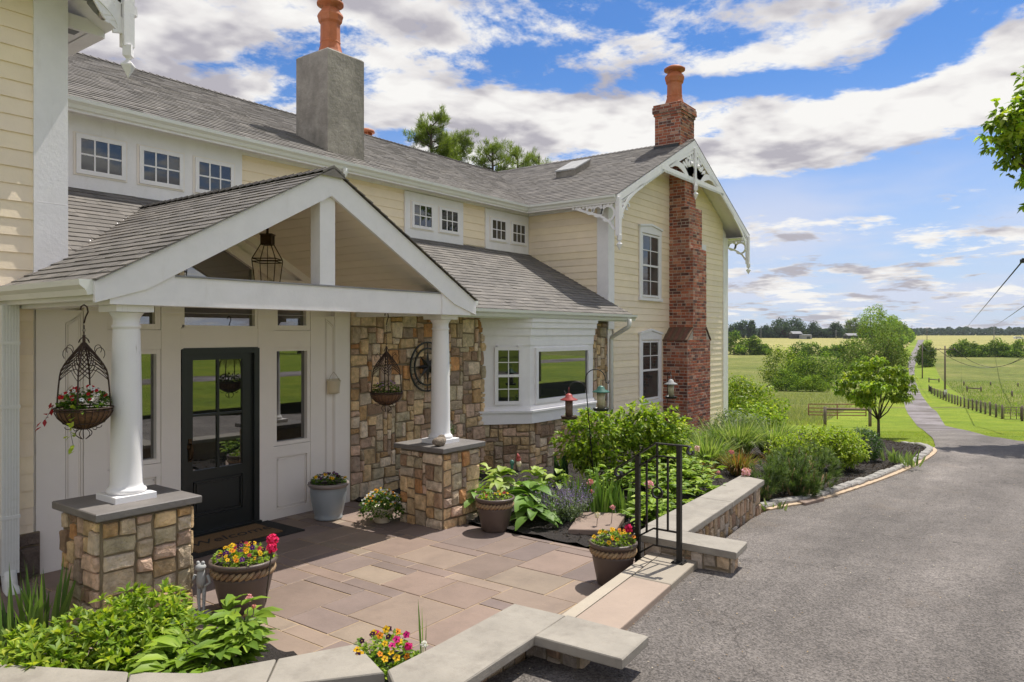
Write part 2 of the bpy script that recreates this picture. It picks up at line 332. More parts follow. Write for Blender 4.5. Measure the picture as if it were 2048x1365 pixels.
def grassmat(name, a, b, c3, s1=.25, s2=3.0, bump=1.0, band=None):
    m, nt, p, out = new_mat(name); co = coords(nt)
    c = ramp(nt, noise(nt, co, s1, 7, .65), [(.3, a), (.5, b), (.72, c3)])
    if band:                                             # drier grass on the far rise
        s = N_(nt, 'ShaderNodeVectorMath', operation='DOT_PRODUCT'); nt.links.new(co, s.inputs[0]); s.inputs[1].default_value = (CT, ST, 0)
        n = N_(nt, 'ShaderNodeMath', operation='MULTIPLY_ADD'); nt.links.new(noise(nt, co, .02, 5, .7), n.inputs[0]); n.inputs[1].default_value = 60; nt.links.new(s.outputs['Value'], n.inputs[2])
        mr = N_(nt, 'ShaderNodeMapRange', interpolation_type='SMOOTHSTEP'); mr.inputs[1].default_value = band[0]; mr.inputs[2].default_value = band[1]; nt.links.new(n.outputs[0], mr.inputs[0])
        dry = ramp(nt, noise(nt, co, .03, 6, .7, (1, 1, 1)), [(.3, (.27, .26, .08)), (.7, (.38, .34, .13))]); c = mixc(nt, c, dry, mr.outputs[0])
    c = mixc(nt, c, ramp(nt, noise(nt, co, s2, 6, .75), [(.25, .6), (.75, 1.4)]), 1.0, 'MULTIPLY')
    c = mixc(nt, c, ramp(nt, noise(nt, co, 25, 4, .7), [(.25, .65), (.75, 1.35)]), 1.0, 'MULTIPLY')
    nt.links.new(c, p.inputs['Base Color']); p.inputs['Roughness'].default_value = .9; p.inputs['Specular IOR Level'].default_value = .1
    bb = N_(nt, 'ShaderNodeBump', i_Strength=bump, i_Distance=.06); nt.links.new(noise(nt, co, 12, 8, .8), bb.inputs['Height']); nt.links.new(bb.outputs[0], p.inputs['Normal']); return m
M['lawn'] = grassmat('mown_grass', (.125, .19, .018), (.18, .245, .022), (.27, .30, .035))
M['field'] = grassmat('meadow', (.10, .13, .03), (.15, .17, .038), (.235, .22, .075), .06, .5, band=(270, 430))
# ================================================================== SETTING
def grid_mesh(name, rows, mat, kind='structure', jit=0.0):          # rows: list of equal-length point lists
    mb = MB(); mb.sm = True; nc = len(rows[0])
    vs = [(p[0], p[1], p[2] + (R.random() - .5) * jit) for r in rows for p in r]
    mb.add(vs, [(i * nc + j, i * nc + j + 1, (i + 1) * nc + j + 1, (i + 1) * nc + j) for i in range(len(rows) - 1) for j in range(nc - 1)])
    o = mb.build(name, mat); o['kind'] = kind; return o
def interp(tab, x):
    if x <= tab[0][0]: return tab[0][1]
    for (a, va), (b, vb) in zip(tab, tab[1:]):
        if x <= b: return va + (vb - va) * (x - a) / (b - a)
    return tab[-1][1]
ds = [-60, -30, -15, -8, -4] + [i * .75 for i in range(0, 40)] + [30 + 2.5 * i for i in range(20)] + [82 + 8 * i for i in range(20)] + [250, 290, 340, 400, 460, 520, 600, 700, 850, 1000, 1400, 2000, 3500]
rs = sorted(set([0] + [s * v for s in (-1, 1) for v in (1, 2, 3, 4.5, 6, 8, 10, 12.5, 15, 18, 22, 27, 33, 40, 50, 65, 85, 120, 180, 260, 400, 700, 1200, 2500, 4000)]))
def gz(d, r):
    x, y = dr(d, r)
    if y > -3.2 and d < 15.5 and r > -40: return T(d) - .4
    return T(d) - .05
rng = random.Random(3)
def und(d, r): return 0 if d < 40 else .35 * math.sin(r / 37 + d / 90) * min(1, (d - 40) / 100)
grid_mesh('ground', [[(*dr(d, r), gz(d, r)) for r in rs] for d in ds], M['field'])
# edges of the drive as (distance, sideways) tables
def tod(x, y): return (x * CT + y * ST, x * ST - y * CT)
def Gd(u, v): g = G(u, v); return tod(g[0], g[1])
curb_px = [(1528, 1012), (1565, 1012), (1600, 1008), (1650, 995), (1700, 979), (1750, 962), (1800, 943), (1840, 923), (1860, 910), (1867, 902), (1858, 896), (1830, 892), (1795, 888)]
curb = [G(u, v)[:2] for u, v in curb_px]
left_pts = [(1.0, -5.0), (2.5, -4.0), (3.4, -1.6)] + [tod(3.0, 2.85), tod(4.4, 2.75), tod(6.4, 2.75), tod(9.6, 3.2)] + [tod(*p) for p in curb[1:9]] + \
           [Gd(u, v) for u, v in [(1871, 893), (1867, 880), (1853, 866), (1842, 857), (1833, 850), (1816, 828), (1809, 809), (1806, 791), (1811, 780), (1817, 768), (1819, 752), (1816, 735), (1816, 720), (1822, 708), (1830, 695), (1836, 680)]]
left_t = []
for p in left_pts:
    if not left_t or p[0] > left_t[-1][0] + .02: left_t.append(p)
right_t = [(1, 3), (5, 6.5), (10, 10.2), (15, 13.6), (18, 15.5)]
for u, v in [(2080, 889), (2048, 884), (1982, 874), (1945, 864), (1908, 856), (1885, 843), (1873, 823), (1855, 807), (1843, 791), (1838, 780), (1833, 768), (1829, 754), (1829, 735), (1833, 722), (1836, 709), (1839, 696), (1849, 680)]:
    p = Gd(u, v)
    if p[0] > right_t[-1][0] + .05: right_t.append(p)
dmax = min(left_t[-1][0], right_t[-1][0])
def ribbon(d0, d1, lf, rf, n, off):
    rows = []; d = d0
    while True:
        l, r = lf(d), rf(d); rows.append([(*dr(d, l + (r - l) * k / n), T(d) + off) for k in range(n + 1)])
        if d >= d1: break
        d = min(d1, d + (.4 if d < 20 else .8 if d < 60 else 3))
    return rows
LF = lambda d: interp(left_t, d); RF = lambda d: interp(right_t, d)
grid_mesh('driveway', ribbon(.8, 29, LF, RF, 24, .0), M['asphalt'])
rows = ribbon(28.9, dmax, LF, RF, 10, -.004)
grid_mesh('gravel_lane', rows, M['gravel'])
# mown grass: left of the drive, verge right of the drive, and the lawn behind the photographer
wl = [(14, 22), (45, 22), (52, 17), (58, 6.5), (120, 6), (300, 5), (700, 4)]
grid_mesh('lawn', ribbon(14.2, dmax, lambda d: LF(d) - interp(wl, d), lambda d: LF(d) + .15, 10, -.02), M['lawn'])
wr = [(14, 16), (30, 11), (48, 9), (70, 6), (160, 6), (700, 6)]
grid_mesh('lawn_verge', ribbon(14.2, dmax, lambda d: RF(d) - .15, lambda d: RF(d) + interp(wr, d), 8, -.02), M['lawn'])
mb = MB(); mb.face([(-60, -70, .215), (60, -70, .215), (60, -3.0, .215), (-60, -3.0, .215)]); mb.build('back_lawn', M['lawn'])['kind'] = 'structure'
mb = MB(); mb.face([(-60, -16.5, .222), (60, -19, .222), (60, -15.4, .222), (-60, -12.6, .222)]); mb.build('back_drive', M['gravel'])['kind'] = 'structure'
# planting beds
ylo_t = [(6.84, 3.28), (9.9, 3.35)] + [(p[0], p[1] + .02) for p in curb[2:9]] + [(curb[9][0] + .05, curb[9][1] + .15), (curb[9][0] + .6, curb[9][1] + .9), (curb[9][0] + .9, curb[9][1] + 2.2)]
ylo_t = sorted(ylo_t); XE = ylo_t[-1][0]
def soilz(x, y): return max(.03 - .2 * min(1, max(0, (x - 8.0) / 8)), T(dof(x, y)) + .05 if x > 9.5 else -9)
rows = []; x = 6.84
while x < XE:
    lo = interp(ylo_t, x); rows.append([(x, lo + (8.1 - lo) * k / 40, soilz(x, lo + (8.1 - lo) * k / 40)) for k in range(41)]); x += .12
grid_mesh('garden_bed', rows, M['mulch'], jit=.045)
bedp = lambda k, j: (1.0 + 2.25 * j / 20 - (.25 if k > 24 else 0) * (k - 24) / 6, 2.7 + 2.75 * k / 30)
grid_mesh('front_bed', [[(*bedp(k, j), .05) for j in range(21)] for k in range(31)], M['mulch'], jit=.04)
# patio of random rectangular flagstones in sandy joints
def rectpack(nx, ny, ws, hs, rnd):
    occ = [[0] * ny for _ in range(nx)]; out = []
    for j in range(ny):
        for i in range(nx):
            if occ[i][j]: continue
            w, h = rnd.choice(ws), rnd.choice(hs); k = 0
            while k < w and i + k < nx and not occ[i + k][j]: k += 1
            w = k
            if i + w < nx and i + w + 1 >= nx and rnd.random() < .9: w = min(w + 1, nx - i) if all(not occ[q][j] for q in range(i, min(i + w + 1, nx))) else w
            h = min(h, ny - j)
            for a in range(i, i + w):
                for b in range(j, j + h): occ[a][b] = 1
            out.append((i, j, w, h))
    return out
rp = random.Random(21)
mb = MB(); pcols = [(.285, .203, .16), (.25, .182, .145), (.30, .222, .17), (.235, .175, .15), (.265, .192, .16), (.305, .235, .175), (.215, .16, .14)]
cs = .17; px0, py0 = .8, 3.0
for (i, j, w, h) in rectpack(37, 30, [2, 3, 3, 4, 4, 5], [2, 3, 3, 4], rp):
    x0, x1, y0, y1 = px0 + i * cs, px0 + (i + w) * cs, py0 + j * cs, py0 + (j + h) * cs
    x1 = min(x1, 6.84); y1 = min(y1, 7.9)
    if x0 >= 6.8 or y0 >= 7.85: continue
    g = .0065; c = rp.choice(pcols); k = .90 + .2 * (rp.random() - .5); mb.col = tuple(q * k for q in c); zt = -.002 + rp.random() * .004
    j4 = [(rp.random() - .5) * .006 for _ in range(8)]
    pts = [(x0 + g + j4[0], y0 + g + j4[1]), (x1 - g + j4[2], y0 + g + j4[3]), (x1 - g + j4[4], y1 - g + j4[5]), (x0 + g + j4[6], y1 - g + j4[7])]
    mb.bprism(pts, -.05, zt, .004)
mb.mi = 1; mb.col = (1, 1, 1); mb.box(.8, 6.85, 3.0, 7.9, -.08, -.005)
mb.build('patio', [M['paver'], M['joint']])['kind'] = 'structure'
# step: a long tread from the drive down to the patio
mb = MB(); mb.col = (.36, .275, .215); mb.bprism([(4.18, 2.44), (5.62, 2.585), (5.62, 2.94), (4.18, 2.80)], .10, .25, .008)
mb.col = (.33, .285, .225); mb.bprism([(5.628, 2.585), (6.36, 2.66), (6.36, 3.02), (5.628, 2.94)], .10, .251, .008)
mb.col = (.42, .36, .28); mb.bprism([(4.18, 2.806), (6.36, 3.026), (6.36, 3.13), (4.18, 2.91)], -.02, .249, .008)
mb.col = (.25, .2, .16); mb.vprism([(4.2, 2.5), (6.3, 2.7), (6.3, 3.0), (4.2, 2.78)], -.02, .11)
mb.build('step', M['tread'])['kind'] = 'structure'
# granite sett kerb with its sandy concrete haunch
def resample(pts, step):
    out = [pts[0]]; acc = 0; P = pts[0]
    for Q in pts[1:]:
        L = math.dist(P, Q); t = step - acc
        while t <= L: out.append((P[0] + (Q[0] - P[0]) * t / L, P[1] + (Q[1] - P[1]) * t / L)); t += step
        acc = L - (t - step); P = Q
    return out
def smooth(pts, it=2):
    for _ in range(it):
        q = [pts[0]]
        for a, b in zip(pts, pts[1:]): q += [(a[0] * .75 + b[0] * .25, a[1] * .75 + b[1] * .25), (a[0] * .25 + b[0] * .75, a[1] * .25 + b[1] * .75)]
        pts = q + [pts[-1]]
    return pts
cs_ = smooth([(9.95, 3.22)] + curb[1:]); mb = MB(); fine = resample(cs_, .27)
for a, b in zip(fine, fine[1:]):
    dx, dy = b[0] - a[0], b[1] - a[1]; L = math.hypot(dx, dy); dx /= L; dy /= L; nx, ny = -dy, dx
    z = T(dof(*a)); w0, w1 = -.02 + R.random() * .02, .12 + R.random() * .025; g = .008; k = .85 + R.random() * .35; mb.col = (1, 1, 1)
    ga, gb = g + R.random() * .008, L - g - R.random() * .008
    pts = [(a[0] + dx * s + nx * w, a[1] + dy * s + ny * w) for s, w in ((ga, w0), (gb, w0 + (R.random() - .5) * .02), (gb, w1), (ga, w1 + (R.random() - .5) * .02))]
    mb.bprism(pts, z - .08, z + .06 + R.random() * .02, .024)
mb.mi = 1
for a, b in zip(fine, fine[1:]):
    dx, dy = b[0] - a[0], b[1] - a[1]; L = math.hypot(dx, dy); nx, ny = -dy / L, dx / L; z = T(dof(*a))
    mb.vprism([(a[0] - nx * .085, a[1] - ny * .085), (b[0] - nx * .085, b[1] - ny * .085), (b[0] + nx * .13, b[1] + ny * .13), (a[0] + nx * .13, a[1] + ny * .13)], z - .1, z + .022)
mb.build('kerb', [M['cobble'], M['concrete']])['kind'] = 'structure'

# ================================================================== MASONRY / CLADDING GENERATORS
SP = [(.50, .35, .19)] * 5 + [(.43, .33, .22)] * 2 + [(.54, .43, .31)] * 3 + [(.40, .20, .08)] * 1 + [(.28, .18, .11)] * 2 + [(.38, .31, .20)] * 2 + [(.47, .32, .225)] * 3 + [(.30, .22, .16)] * 2 + [(.42, .26, .12)]
def stonework(mb, fr, W, H, z0=0.0, cell=.085, seed=1, ws=(2, 2, 3, 3, 4), hs=(1, 2, 2, 3, 3), pal=SP, dmin=.018, dmax=.05, rect=True, shape=None, dark=1.0):
    rd = random.Random(seed); nx = max(2, round(W / cell)); nz = max(2, round(H / cell)); cx, cz = W / nx, H / nz
    J = {}
    def node(i, j):
        if (i, j) not in J:
            jx = 0 if i in (0, nx) else (rd.random() - .5) * cx * .34; jz = 0 if j in (0, nz) else (rd.random() - .5) * cz * .34
            J[(i, j)] = (i * cx + jx, z0 + j * cz + jz)
        return J[(i, j)]
    mb.mi = 0
    for (i, j, w, h) in rectpack(nx, nz, ws, hs, rd):
        if shape and not shape((i + w / 2) * cx, z0 + (j + h / 2) * cz): continue
        c4 = [node(i, j), node(i + w, j), node(i + w, j + h), node(i, j + h)]
        mx = sum(p[0] for p in c4) / 4; mz = sum(p[1] for p in c4) / 4; per = []
        for k in range(4):
            a, b = c4[k], c4[(k + 1) % 4]
            per += [(a[0] * .93 + mx * .07, a[1] * .93 + mz * .07), ((a[0] + b[0]) / 2 + (rd.random() - .5) * .012, (a[1] + b[1]) / 2 + (rd.random() - .5) * .012)]
        D = dmin + rd.random() * (dmax - dmin); n = 8
        def ring(ins, d, jt=0.0):
            out = []
            for (x, z) in per:
                L = math.hypot(x - mx, z - mz) or 1; k = max(0, 1 - ins / L); out.append(fr(mx + (x - mx) * k, d + (rd.random() - .5) * jt, mz + (z - mz) * k))
            return out
        m = .0075
        vs = ring(m, 0) + ring(m, D * .6) + ring(m + .006, D * .9, .006) + ring(m + .02, D, .012) + [fr(mx + (rd.random() - .5) * w * cx * .4, D + rd.random() * .008, mz + (rd.random() - .5) * h * cz * .3)]
        fs = [(k * n + q, k * n + (q + 1) % n, (k + 1) * n + (q + 1) % n, (k + 1) * n + q) for k in range(3) for q in range(n)] + [(3 * n + q, 3 * n + (q + 1) % n, 4 * n) for q in range(n)]
        c = rd.choice(pal); k = dark * (1.08 + .6 * rd.random()); mb.col = tuple(q * k for q in c); mb.add(vs, fs)
    mb.mi = 1; mb.col = (1, 1, 1)
    if not shape: mb.fbox(fr, 0, W, -.03, .006, z0, z0 + H)
def bricks(mb, fr, W, z0, z1, seed=1, bl=.2, bh=.062, m=.011, cap=0):
    rd = random.Random(seed); n = max(1, round((z1 - z0) / (bh + m))); ch = (z1 - z0) / n
    pal = [(.36, .105, .05), (.31, .085, .045), (.42, .14, .07), (.25, .08, .05), (.14, .055, .042), (.38, .155, .085), (.42, .22, .15)]
    mb.mi = 0
    for j in range(n):
        a = -(bl + m) * (.5 if j % 2 else 0); head = (j % 3 == 2)
        while a < W:
            L = (bl if not head else bl * .5); b = min(W, a + L); aa = max(0, a)
            if b - aa > .02:
                c = rd.choice(pal); k = .75 + .5 * rd.random(); mb.col = tuple(q * k for q in c); d = .006 + rd.random() * .006; jz = (rd.random() - .5) * .004
                za, zb = z0 + j * ch + m / 2 + jz, z0 + (j + 1) * ch - m / 2 + jz; e = .003
                p = [fr(aa, d * .3, za), fr(b, d * .3, za), fr(b, d * .3, zb), fr(aa, d * .3, zb), fr(aa + e, d, za + e), fr(b - e, d, za + e), fr(b - e, d, zb - e), fr(aa + e, d, zb - e)]
                mb.add(p, [(4, 5, 6, 7), (0, 1, 5, 4), (1, 2, 6, 5), (2, 3, 7, 6), (3, 0, 4, 7)])
            a += L + m
    mb.mi = 1; mb.col = (1, 1, 1); mb.fbox(fr, 0, W, -.05, .0025, z0, z1)
def lap(mb, fr, z0, z1, xr, expo=.152, seed=1, tb=.017):
    rd = random.Random(seed); z = z0
    while z < z1 - .01:
        zt = min(z + expo, z1); a0, a1 = xr(z); b0, b1 = xr(zt)
        if a1 - a0 > .02:
            k = .95 + rd.random() * .1; mb.col = (k, k, k * (.96 + .08 * rd.random()))
            if b1 <= b0: b0 = b1 = (b0 + b1) / 2
            w = (rd.random() - .5) * .004
            p = [fr(a0, tb + w, z), fr(a1, tb + w, z), fr(b1, .003, zt), fr(b0, .003, zt), fr(a0, 0, z - .001), fr(a1, 0, z - .001)]
            mb.add(p, [(0, 1, 2, 3), (4, 5, 1, 0)])
        z += expo
SHP = [(.155, .141, .127), (.17, .155, .138), (.14, .128, .117), (.185, .168, .15), (.16, .146, .132)]
def shingles(mb, O, S, Tv, L, rng_, TL, expo=.14, seed=1, lift=.004):
    rd = random.Random(seed); O = Vector(O); S = Vector(S).normalized(); Tv = Vector(Tv).normalized(); Nn = S.cross(Tv).normalized()
    if Nn.z < 0: Nn = -Nn
    n = math.ceil(TL / expo); mb.mi = 0
    for r in range(n):
        t0 = r * expo; t1 = min(TL, t0 + expo + .004); lo0, hi0 = rng_(t0); lo1, hi1 = rng_(t1); s = min(lo0, lo1) - rd.random() * .2; hmax = max(hi0, hi1)
        while s < hmax:
            w = rd.choice([.11, .15, .2, .24, .3]); e = s + w
            a0, b0, a1, b1 = max(s, lo0), min(e, hi0), max(s, lo1), min(e, hi1)
            if b0 - a0 > .004 or b1 - a1 > .004:
                b0 = max(b0, a0); b1 = max(b1, a1); h = .007 + rd.random() * .007; sag = (rd.random() - .5) * .006
                c = rd.choice(SHP); k = .85 + rd.random() * .3; mb.col = tuple(q * k for q in c)
                P = lambda ss, tt, hh: O + S * ss + Tv * tt + Nn * (hh + lift)
                q = [P(a0, t0 + sag, h), P(b0, t0 + sag, h), P(b1, t1, .001), P(a1, t1, .001), P(a0, t0 + sag, -.004), P(b0, t0 + sag, -.004), P(b1, t1, -.004), P(a1, t1, -.004)]
                mb.add(q, [(0, 1, 2, 3), (4, 5, 1, 0), (5, 6, 2, 1), (7, 4, 0, 3)])
            s = e
def slab(mb, pts, th=.1):                                   # roof deck hung below a sloped polygon
    mb.prism([(p[0], p[1], p[2] - th) for p in pts], (0, 0, th - .002))
def gutterprof(s=1): return [(0, 0), (0, -.11 * s), (.055 * s, -.12 * s), (.075 * s, -.075 * s), (.115 * s, -.045 * s), (.12 * s, 0), (.105 * s, 0), (.105 * s, -.03 * s), (.065 * s, -.06 * s), (.05 * s, -.1 * s), (.012, -.095 * s), (.012, 0)]
def gutter(mb, A, B, out, s=1.0):                            # A,B back-top line; out = outward unit xy
    A = Vector(A); B = Vector(B); pr = gutterprof(s); n = len(pr)
    vs = [tuple(P + Vector((out[0] * d, out[1] * d, z))) for P in (A, B) for d, z in pr]
    mb.add(vs, [(i, (i + 1) % n, n + (i + 1) % n, n + i) for i in range(n)] )
    for P in (A, B): mb.face([tuple(P + Vector((out[0] * d, out[1] * d, z))) for d, z in pr[:6]])
def miter_gutter(mb, A, B, Cc, o1, o2, s=1.0):               # inside corner A-B-C
    A, B, Cc = Vector(A), Vector(B), Vector(Cc); pr = gutterprof(s); n = len(pr)
    r0 = [A + Vector((o1[0] * d, o1[1] * d, z)) for d, z in pr]; r1 = [B + Vector(((o1[0] + o2[0]) * d, (o1[1] + o2[1]) * d, z)) for d, z in pr]; r2 = [Cc + Vector((o2[0] * d, o2[1] * d, z)) for d, z in pr]
    for P, Q in ((r0, r1), (r1, r2)): mb.add(P + Q, [(i, (i + 1) % n, n + (i + 1) % n, n + i) for i in range(n)])
    for P in (r0, r2): mb.face(P[:6])
# ================================================================== FARMHOUSE
H0 = empty('farmhouse', (8, 9, 0), 'cream clapboard farmhouse with gabled stone porch, dark entry door and gingerbread wing', 'house')
YU, YF, XW, XR, XB = 9.96, 7.85, 13.92, 20.85, 3.18
S49 = .49; zE = 5.17; sec = math.sqrt(1 + S49 * S49)
def P(mb, name, mats, parent=None, label=None):
    o = mb.build(name, mats, parent or H0)
    if label: o['label'] = label
    return o
# --- clapboard walls (solid cores with lapped boards hung on them)
core = MB(); core.box(-7, XB - .01, YF + .02, 17, -.6, 5.5); core.box(XB - .01, XW, YU + .02, 17, -.6, 5.2)
core.box(XB, XW + .1, 8.0, YU + .5, -.6, 2.9); core.box(XW + .015, XR - .015, YF + .015, 17, -1.6, 5.2)
core.prism([(XW + .02, YF + .015, 5.19), (XR - .02, YF + .015, 5.19), (17.42, YF + .015, 6.9)], (0, .2, 0)); P(core, 'wall_core', M['entry'])
w = MB(); lap(w, front(YF), .02, 5.62, lambda z: (-7, 2.905), .160, 1); P(w, 'wall', M['siding'], label='cream clapboard wall of the tall block at the left edge')
w = MB(); lap(w, front(YU), 4.0, 5.1, lambda z: (XB, XW), .155, 2); P(w, 'wall', M['siding'], label='upper clapboard wall above the lower roof')
w = MB(); lap(w, side(XW), 2.75, 5.1, lambda z: (8.09, YU), .150, 3); P(w, 'wall', M['siding'], label='shaded side wall of the gabled wing')
def gx(z):
    if z < 5.0: return (XW + .22, XR - .32)
    q = (z + .12 - zE) / S49; return (max(XW + .22, 13.45 + q), min(XR - .32, 21.39 - q))
w = MB(); lap(w, front(YF), -1.1, 6.95, gx, .148, 4); P(w, 'wall', M['siding'], label='gable wall of the wing beside the brick chimney')
# corner boards and friezes
w = MB(); f = front(YF)
w.fbox(f, 2.90, XB + .02, 0, .034, 2.6, 3.55); w.fbox(f, 2.90, XB + .02, 0, .03, 3.553, 5.6); w.box(XB - .0, XB + .024, YF - .002, YF + .3, 2.6, 5.4)
P(w, 'corner_board', M['white'])
w = MB(); w.box(XW - .028, XW + .23, YF - .03, YF, 2.4, 5.15); w.box(XW - .028, XW, YF, 8.10, 2.6, 5.05); P(w, 'corner_board', M['white'])
w = MB(); w.box(XR - .33, XR + .03, YF - .03, YF, -1.2, 5.05); w.box(XR, XR + .03, YF, YF + .3, -1.2, 5.05); P(w, 'corner_board', M['white'])
w = MB(); w.fbox(front(YU), XB, XW, 0, .045, 5.0, 5.055); w.box(XB, 13.5, 9.64, YU, 5.055, 5.085); w.box(XB, 13.5, 9.64, 9.668, 5.0, 5.16)
w.box(13.47, 13.498, 7.42, 9.64, 5.0, 5.16); w.box(13.498, XW, 7.42, YU, 5.055, 5.083); w.box(XW - .045, XW, 8.10, 9.9, 5.0, 5.054)
P(w, 'soffit', M['white'])
w = MB(); w.box(XR, 21.35, 7.42, 14, 5.03, 5.06); w.box(21.32, 21.35, 7.42, 14, 5.0, 5.15); P(w, 'soffit', M['white'])
# --- roofs
def roof(nm, label, decks, shs, caps=()):
    w = MB()
    for args in shs: shingles(w, *args)
    w.mi = 1; w.col = (1, 1, 1)
    for pts, th in decks: slab(w, pts, th)
    w.mi = 0
    for A, B in caps:                                        # ridge caps: folded pieces along a ridge or hip
        A, B = Vector(A), Vector(B); L = (B - A).length; t = (B - A) / L; sd = Vector((t.y, -t.x, 0)).normalized(); s = 0
        while s < L:
            e = min(L, s + .15); c = R.choice(SHP); k = .8 + R.random() * .3; w.col = tuple(q * k for q in c); h0, h1 = .028, .014
            p0, p1 = A + t * s, A + t * e; dz = Vector((0, 0, 1))
            w.add([p0 + dz * h0, p1 + dz * h1, p1 + sd * .14 - dz * (.14 * .5 - h1), p0 + sd * .14 - dz * (.14 * .5 - h0), p1 - sd * .14 - dz * (.14 * .5 - h1), p0 - sd * .14 - dz * (.14 * .5 - h0)], [(0, 1, 2, 3), (1, 0, 5, 4)])
            w.face([p0 + dz * h0, p0 + sd * .14 - dz * (.07 - h0), p0 + sd * .14 - dz * .09, p0 - sd * .14 - dz * .09, p0 - sd * .14 - dz * (.07 - h0)]); s += .13
    return P(w, nm, [M['shingle'], M['white']], label=label)
RZ = zE + S49 * 3.97
roof('roof', 'long main roof behind the stucco chimney', [([(XB, 9.62, zE), (13.45, 9.62, zE), (17.42, 13.59, RZ), (XB, 13.59, RZ)], .1), ([(XB, 13.59, RZ), (17.42, 13.59, RZ), (17.42, 17.5, 5.2), (XB, 17.5, 5.2)], .1)],
     [((XB, 9.60, zE - .01), (1, 0, 0), (0, 1, S49), 11, lambda t: (0, 10.25 + t / sec), 3.99 * sec, .14, 5)], [((XB, 13.58, RZ), (17.4, 13.58, RZ))])
roof('roof', 'gabled wing roof with skylight', [([(13.45, 7.4, zE), (17.42, 7.4, RZ), (17.42, 13.59, RZ), (13.45, 9.62, zE)], .1), ([(17.42, 7.4, RZ), (21.39, 7.4, zE), (21.39, 17, zE), (17.42, 17, RZ)], .1), ([(17.42, 13.5, RZ), (17.42, 17, RZ), (14, 17, 5.4), (15, 15, 5.95)], .1)],
     [((13.43, 7.37, zE - .01), (0, 1, 0), (1, 0, S49), 7, lambda t: (0, 2.25 + t / sec), 3.99 * sec, .14, 6), ((21.41, 7.37, zE - .01), (0, 1, 0), (-1, 0, S49), 7, lambda t: (0, 6.3), 3.99 * sec, .14, 7)],
     [((17.42, 7.38, RZ), (17.42, 16, RZ))])
kp = .5325; sp = math.sqrt(1 + kp * kp); yv = lambda t: t / sp
pz = lambda y: 2.71 + kp * (y - 7.28)
kq = .551; sq_ = math.sqrt(1 + kq * kq)
roof('roof', 'lower roof over the bay window', [([(7.13, 7.28, 2.71), (13.85, 7.28, 2.71), (13.88, 7.84, pz(7.84)), (XW - .02, YU, pz(YU)), (4.88, YU, pz(YU)), (4.88, 9.6, pz(9.6))], .09)],
     [((7.13, 7.25, 2.694), (1, 0, 0), (0, 1, kp), 9, lambda t: (max(-2.3, -yv(t) / 1.035), 6.76 if yv(t) < .57 else 6.78), 2.72 * sp, .128, 8)])
roof('roof', 'small piece of lower roof in the valley left of the porch', [([(XB, 7.87, pz(7.87)), (4.88, 9.63, pz(9.63)), (4.88, YU, pz(YU)), (XB, YU, pz(YU))], .06)],
     [((XB, 7.87, pz(7.87)), (1, 0, 0), (0, 1, kp), 3, lambda t: (0, min(1.7, (7.87 + yv(t) - 7.3) / 1.035 + 2.63 - XB)), 2.08 * sp, .128, 9)])
hl = lambda t: (0, 1.95) if t / sq_ < .55 else (0, 1.42 + 1.035 * (t / sq_))
roof('roof', 'porch roof', [([(2.63, 5.92, 2.72), (2.63, 7.84, 2.72), (3.17, 7.84, 2.72 + kq * .54), (4.88, 9.63, 3.96), (4.88, 5.92, 3.96)], .1), ([(7.13, 5.92, 2.72), (4.88, 5.92, 3.96), (4.88, 9.63, 3.96), (7.13, 7.30, 2.72)], .1)],
     [((2.61, 5.88, 2.71), (0, 1, 0), (1, 0, kq), 4, hl, 2.27 * sq_, .125, 10), ((7.15, 5.88, 2.71), (0, 1, 0), (-1, 0, kq), 4, lambda t: (0, 1.42 + 1.035 * (t / sq_)), 2.27 * sq_, .125, 11)],
     [((4.88, 5.88, 3.965), (4.88, 9.6, 3.965))])
roof('roof', 'eave of the tall block at the left edge', [([(3.62, 7.3, 5.5), (3.62, 15, 5.5), (-2, 15, 8.3), (-2, 7.3, 8.3)], .09)], [])
w = MB(); w.box(XB, 3.45, 7.98, 15, 5.36, 5.39); w.box(3.44, 3.62, 7.98, 15, 5.36, 5.44); w.box(XB, 3.6, 7.955, 7.98, 5.36, 5.5); w.box(-3, XB + .3, 7.3, 7.9, 5.62, 5.65); P(w, 'soffit', M['white'], label='boxed eave of the tall block')
# --- gutters and downspouts
w = MB(); miter_gutter(w, (XB, 9.668, 5.155), (13.5, 9.668, 5.155), (13.5, 7.4, 5.155), (0, -1), (-1, 0), 1.0); P(w, 'gutter', M['gutter'], label='long upper gutter')
w = MB(); gutter(w, (7.16, 7.27, 2.69), (13.93, 7.27, 2.69), (0, -1)); w.box(7.1, 13.85, 7.272, 7.30, 2.55, 2.70); P(w, 'gutter', M['gutter'], label='gutter over the bay window')
w = MB(); gutter(w, (2.625, 5.94, 2.715), (2.625, 7.83, 2.715), (-1, 0)); w.box(2.627, 2.72, 5.94, 7.84, 2.56, 2.70); P(w, 'gutter', M['gutter'], label='gutter on the left side of the porch')
w = MB(); gutter(w, (7.135, 5.96, 2.715), (7.135, 7.26, 2.715), (1, 0)); P(w, 'gutter', M['gutter'], label='short gutter on the right side of the porch')
def spout(pts, r=.042, straps=(), lab=None):
    w = MB(); pts = [Vector(p) for p in pts]; sm = [pts[0]]
    for i in range(1, len(pts) - 1):
        a, b, c = pts[i - 1], pts[i], pts[i + 1]; k = min(.06, (b - a).length / 2, (c - b).length / 2)
        p, q = b + (a - b).normalized() * k, b + (c - b).normalized() * k; sm += [p * (1 - t) ** 2 + b * 2 * t * (1 - t) + q * t * t for t in (0, .25, .5, .75, 1)]
    w.tube(sm + [pts[-1]], r, 10); o = P(w, 'downspout', M['gutter'], label=lab)
    for x, y, z in straps:
        s = MB(); s.box(x - r - .012, x + r + .012, y - r - .004, y + r + .03, z - .016, z + .016); s.build('strap', M['gutter'], o)
